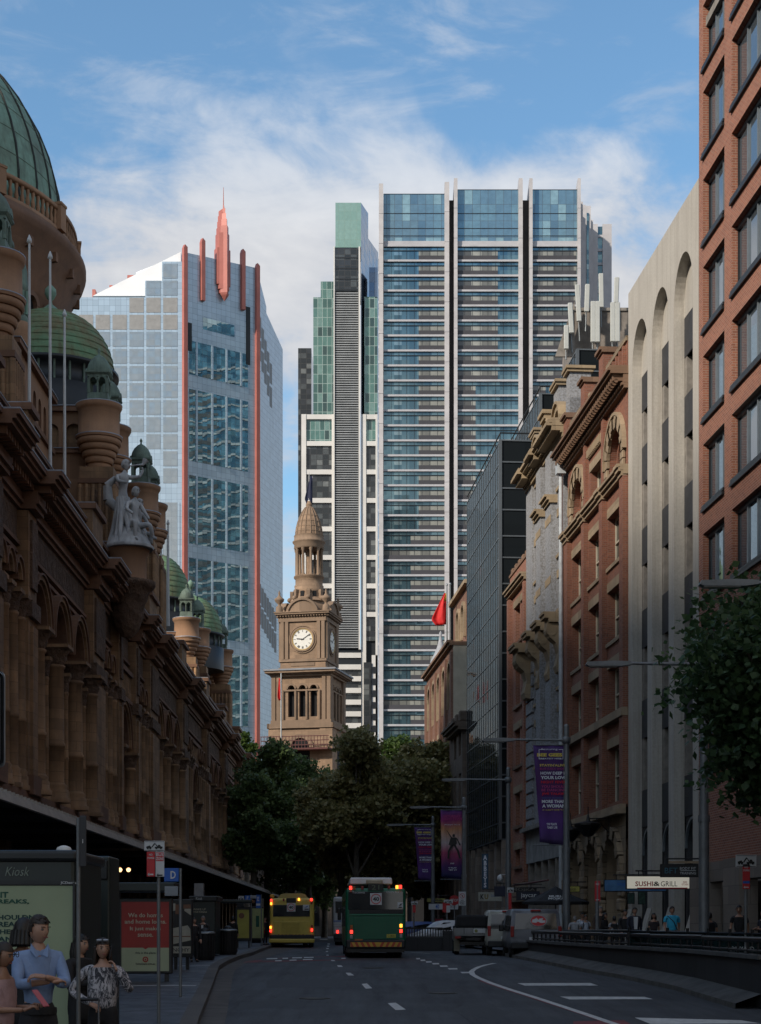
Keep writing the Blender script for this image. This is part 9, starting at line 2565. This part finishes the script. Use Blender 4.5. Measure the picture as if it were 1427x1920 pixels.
# second kiosk
Y = 64.0; k = Y / F; g = fz(Y); zs4 = lambda py: CAMZ + (1742 - py) * k - g
K3 = empty('kiosk', (at_px(382, Y), Y, g), 0, 'second smaller dark kiosk farther along the footpath, behind the round bins', 'kiosk')
q4 = lambda px: (px - 382) * k
m_ = MB(); m_.rbox(q4(358), q4(404), 0, 2.0, .05, zs4(1686), .04, KB, 2); m_.rbox(q4(354), q4(408), -.1, 2.1, zs4(1690), zs4(1680), .03, KL_, 1); m_.build('body', K3)
text('Kiosk', 12 * k, 5 * k, SIGNW, K3, (q4(374), -.115, zs4(1685)), name='lettering'); text('WAKE UP', 24 * k, 3.5 * k, CRM, K3, (q4(374), -.01, zs4(1705))); text('YOUR MORNING', 26 * k, 3.5 * k, CRM, K3, (q4(375), -.01, zs4(1710)))
m_ = MB(); m_.box(q4(363), q4(380), .2, .6, zs4(1680) + .0, zs4(1656), m_plain('pale duct', (.25, .25, .25), .6)); m_.build('roof_unit', K3)
# round bins
BINM = m_plain('bin black', (.012, .012, .013), .5, .2, .25, 3)
proto = None
for i, (px0, px1, y0, y1, lb) in enumerate(((368, 399, 1753, 1800, 'nearest round black litter bin with a domed lid'), (414.5, 440, 1749, 1790, 'middle round black litter bin, before the yellow poster'), (472, 489, 1741, 1768, 'farthest black litter bin, by the blue bus stop signs'))):
 c = G((px0 + px1) / 2, y1, .15); k = c.y / F
 if proto is None:
  R_ = .36
  e = empty('litter_bin', tuple(c), 0, lb, 'bin', 'round litter bins on the footpath'); proto = e
  m_ = MB(); m_.lathe(0, 0, [(R_ * .92, 0), (R_ * .95, .05), (R_, .1), (R_, .88), (R_ * 1.02, .92)], 24, BINM)
  for a_ in range(20): a = 2 * math.pi * a_ / 20; m_.box(math.cos(a) * R_ - .012, math.cos(a) * R_ + .012, math.sin(a) * R_ - .012, math.sin(a) * R_ + .012, .12, .86, BINM)
  m_.build('drum', e)
  m_ = MB(); m_.lathe(0, 0, [(R_ * 1.05, .92), (R_ * 1.05, .97), (R_ * .9, .99), (R_ * .5, 1.0)], 24, STEEL); m_.lathe(0, 0, [(R_ * .5, 1.0), (R_ * .45, 1.07), (R_ * .2, 1.12), (.01, 1.13)], 16, BINM); m_.build('lid', e)
 else: copy_thing(proto, tuple(c), .4 * i, lb)
# yellow posters and blue stop flags further on
Y = 84.0; k = Y / F; g = fz(Y); zs5 = lambda py: CAMZ + (1742 - py) * k - g
S3 = empty('bus_shelter', (at_px(458, Y), Y, g), 0, 'far bus shelter with a yellow poster before the blue bus stop signs', 'bus shelter')
q5 = lambda px: (px - 458) * k
YP = m_plain('yellow poster', (.36, .33, .06), .5, 0, .15, 2)
m_ = MB(); m_.rbox(q5(441), q5(470), 0, .2, zs5(1764), zs5(1701), .02, KL_, 1); m_.box(q5(444), q5(447), .05, .15, 0, zs5(1763), BLACK); m_.box(q5(465), q5(468), .05, .15, 0, zs5(1763), BLACK); m_.build('frame', S3)
m_ = MB(); m_.rbox(q5(412), q5(474), -.3, 1.4, zs5(1693), zs5(1687), .03, KB, 1); m_.build('roof', S3)
m_ = MB(); m_.box(q5(445), q5(467), -.02, -.004, zs5(1759), zs5(1706), YP); po = m_.build('poster', S3)
m_ = MB(); m_.cyl((q5(453), -.02, zs5(1717)), (q5(453), -.03, zs5(1717)), .14, None, 18, BRN); m_.build('round_print', po)
e = empty('poster_stand', (at_px(484, 92), 92, fz(92)), 0, 'pale yellow green poster panel beside the yellow bus', 'advertising panel'); kk = 92 / F
m_ = MB(); m_.rbox(-12 * kk, 11 * kk, 0, .2, .3, 2.1, .02, KL_, 1); m_.build('frame', e); m_ = MB(); m_.box(-11 * kk, 10 * kk, -.02, -.004, .4, 2.0, m_plain('pale yellow poster', (.30, .33, .14), .5)); m_.box(-4 * kk, 2 * kk, -.024, -.021, 1.0, 1.6, DGRN); m_.build('poster', e)
signpost(490, 1677, 90, fz(90), 'far blue bus stop flag with white lettering on a slim pole, nearest the yellow bus', [(480, 488.5, 1678, 1703, SIGNB, [('t', 'E', .5, .7, .4, .3, SIGNW), ('band', .2, .35, SIGNW)])], .03)
signpost(471, 1676, 88, fz(88), 'blue bus stop flag beside a small white plate, second from the yellow bus', [(459, 470, 1679, 1688, SIGNB, [('t', 'F', .5, .5, .3, .7, SIGNW)]), (447, 457, 1680, 1689, SIGNW, [('tow',)]), (469, 481, 1679, 1685, m_plain('grey plate', (.3, .31, .32), .5), [])], .03)
# ================================================================ shop signs on the right
def hang_sign(name, label, px0, px1, y0, y1, Y, mat, items, thick=.16, frame=None, tilt=0.0, group='hanging shop signs on the right', emit=None):
 k = Y / F; xc_ = (px0 + px1) / 2; zc = CAMZ + (1742 - (y0 + y1) / 2) * k
 e = empty(name, ((xc_ - 713.5) * k, Y, zc), 0, label, 'shop sign', group)
 W, H_ = (px1 - px0) * k, (y1 - y0) * k
 m_ = MB(); m_.rbox(-W / 2, W / 2, -thick / 2, thick / 2, -H_ / 2, H_ / 2, .01, frame or BLACK, 1); m_.build('case', e)
 m_ = MB(); m_.box(-W / 2 + .03, W / 2 - .03, -thick / 2 - .008, -thick / 2 - .002, -H_ / 2 + .03, H_ / 2 - .03, mat); po = m_.build('face', e)
 for (s_, fx, fz_, fw, fh, cm, bd) in items: text(s_, fw * W, fh * H_, cm, po, (-W / 2 + fx * W, -thick / 2 - .012, -H_ / 2 + fz_ * H_), bold=bd)
 m_ = MB()
 for x in (-W * .3, W * .3): m_.cyl((x, 0, H_ / 2), (x, 0, H_ / 2 + .18), .018, None, 6, BLACK)
 m_.cyl((-W * .35, 0, H_ / 2 + .18), (W / 2 + .3, 0, H_ / 2 + .18), .03, None, 6, BLACK); m_.build('bracket', e)
 e.rotation_euler = (0, R(tilt), 0)
 return e, W, H_
LITW = m_emit('backlit cream sign', (.62, .58, .48), .30)
SRED = m_plain('sign lettering red', (.40, .015, .02), .5); STEAL = m_plain('teal lettering', (.02, .12, .17), .5)
e, W, H_ = hang_sign('shop_sign', 'backlit cream SUSHI & GRILL lightbox', 1173.5, 1293, 1642, 1667.5, 63.0, LITW, [('SUSHI', .28, .40, .28, .36, SRED, .02), ('&', .475, .40, .10, .34, INK, .02), ('GRILL', .67, .40, .26, .38, INK, .0), ('ASIAN\nKITCHEN', .92, .44, .10, .32, SRED, .0)], .22)
m_ = MB(); m_.box(-W / 2 + .4, W / 2 - .1, -.14, -.122, -H_ / 2 + .02, -H_ / 2 + .06, SRED); m_.build('red_line', e)
e, W, H_ = hang_sign('shop_sign', 'black BODY FIT TRAINING sign overlapping the sushi sign', 1238, 1309, 1620, 1645, 58.5, INK, [('BFT', .28, .5, .34, .42, STEAL, .0), ('BODY FIT', .72, .66, .42, .20, SIGNW, .0), ('TRAINING', .72, .30, .42, .18, SIGNW, .0)], .14)
m_ = MB(); m_.box(W * .02, W * .43, -.09, -.082, -.012, .004, SIGNW); m_.build('white_line', e)
m_ = MB(); m_.box(-W * .28, W * .5, -.1, .1, H_ / 2 + .02, H_ / 2 + .10, TRIMC); m_.build('timber_cap', e)
hang_sign('shop_sign', 'blue mottled sign partly behind the sushi sign', 1132, 1250, 1649, 1672, 66.5, m_plain('blue mottled print', (.05, .15, .30), .5, 0, .35, 3), [('newsagency', .30, .55, .18, .32, SIGNB, .0)], .16)
hang_sign('shop_sign', 'tall navy ABBEYS sign hanging vertically, white letters', 903.5, 915.5, 1601, 1667, 103, m_plain('navy sign', (.02, .07, .13), .4), [('A\nB\nB\nE\nY\nS', .5, .5, .64, .92, TW, .04)], .2, m_plain('navy case', (.010, .03, .06), .4))
hang_sign('shop_sign', 'cream KU sign below the vertical navy sign', 897, 941, 1673, 1690, 101, m_plain('cream sign', (.36, .36, .30), .5), [('K', .16, .5, .15, .56, INK, .04), ('U', .34, .5, .16, .56, m_plain('gold and navy print', (.20, .13, .02), .5), .04), ('Children', .70, .62, .34, .26, SIGNB, .0)], .14, m_plain('cream case', (.33, .33, .28), .5))
hang_sign('shop_sign', 'navy jaycar sign with white letters', 968, 1012, 1671, 1688.5, 88, m_plain('dark navy sign', (.008, .012, .03), .4), [('jaycar', .52, .5, .66, .60, SIGNW, .01)], .14)
hang_sign('shop_sign', 'plain dark blue box sign by the camera lamp post', 927, 949, 1662, 1681, 97, m_plain('plain navy', (.008, .012, .035), .5), [], .3, m_plain('navy box', (.008, .012, .035), .5))
hang_sign('shop_sign', 'small yellow sign with dark script at the first stone arch', 1062, 1087.5, 1661, 1673, 80, m_plain('yellow sign', (.42, .38, .08), .5), [('salon', .42, .5, .5, .55, INK, .01), ('?', .85, .5, .12, .7, INK, .0)][:1], .12)
hang_sign('shop_sign', 'brown MOJKA board with grey letters, above the navy sign', 955, 1006, 1664, 1673, 93, m_plain('brown board', (.02, .016, .014), .5), [('MOJKA', .52, .5, .85, .7, m_plain('grey letters', (.16, .15, .13), .5), .02)], .12)
hang_sign('shop_sign', 'yellow lit fascia board in the side street beyond the low wall', 800, 835, 1684, 1692, 125, m_plain('yellow fascia', (.30, .28, .06), .5), [('CAFE BAR', .6, .5, .5, .6, INK, .02)], .2)
hang_sign('shop_sign', 'white board with blue figures behind the farthest banner post', 803, 860, 1694, 1706, 122, SIGNW, [('40', .30, .5, .12, .7, SIGNB, .02), ('NO ENTRY', .75, .5, .3, .5, INK, .0)], .1)
hang_sign('shop_sign', 'red shopfront poster at the foot of the far lamp post', 815, 832, 1722, 1744, 123, m_plain('dark red poster', (.25, .015, .03), .5), [('SALE', .5, .3, .5, .12, SIGNW, .0)], .1)
# black cafe umbrella
Y = 79.0; k = Y / F; e = empty('cafe_umbrella', ((1042 - 713.5) * k, Y, rfz(Y)), 0, 'wide black cafe umbrella with white lettering, behind the silver van', 'umbrella')
zt_ = CAMZ + (1742 - 1662) * k - rfz(Y); zb_ = CAMZ + (1742 - 1691) * k - rfz(Y)
m_ = MB(); m_.cyl((0, 0, 0), (0, 0, zt_), .03, None, 8, BLACK); m_.build('pole', e)
m_ = MB(); m_.lathe(0, 0, [(1.55, zb_ - .12), (1.55, zb_), (.8, zb_ + (zt_ - zb_) * .42), (.02, zt_)], 8, cloth('black canvas umbrella', (.014, .014, .016)), False, close=False); co = m_.build('canopy', e)
sd = co.modifiers.new('t', 'SOLIDIFY'); sd.thickness = .01
text('MURU\nMOJKA', .75, .26, SIGNW, co, (-.1, -1.32, zb_ + .17), bold=.02, rx=58)
# window prints beside the concrete building piers
hang_sign('poster_board', 'dark green plant poster in the entry between warehouse and concrete building', 1176, 1190, 1674, 1695, 71.5, m_plain('leaf poster', (.012, .04, .03), .5, 0, .8, 9), [], .06, group=None)
hang_sign('poster_board', 'second plant poster, nearer the concrete pier', 1196, 1211, 1672, 1696, 69.8, m_plain('leaf poster two', (.015, .045, .03), .5, 0, .8, 9), [], .06, group=None)
# curved pieces seen at the left edge: a mirror of a parked motor scooter is cut by the frame
Y = 10.0; k = Y / F
e = empty('traffic_mirror', (at_px(-16, Y), Y, 0.15), 0, 'rounded dark panel with a pale rim on a post, cut by the left picture edge', 'mirror')
z0, z1 = CAMZ + (1742 - 1438) * k - .15, CAMZ + (1742 - 1258) * k - .15
m_ = MB(); m_.rbox(-24 * k, 24 * k, 0, .03, z0, z1, .03, m_plain('pale rim', (.35, .4, .45), .4), 3); m_.rbox(-22 * k, 22 * k, -.006, .01, z0 + .01, z1 - .01, .03, BLACK, 3); m_.build('plate', e)
m_ = MB(); m_.cyl((-.04, .05, 0), (-.04, .05, z1), .03, None, 8, POSTM); m_.build('pole', e)
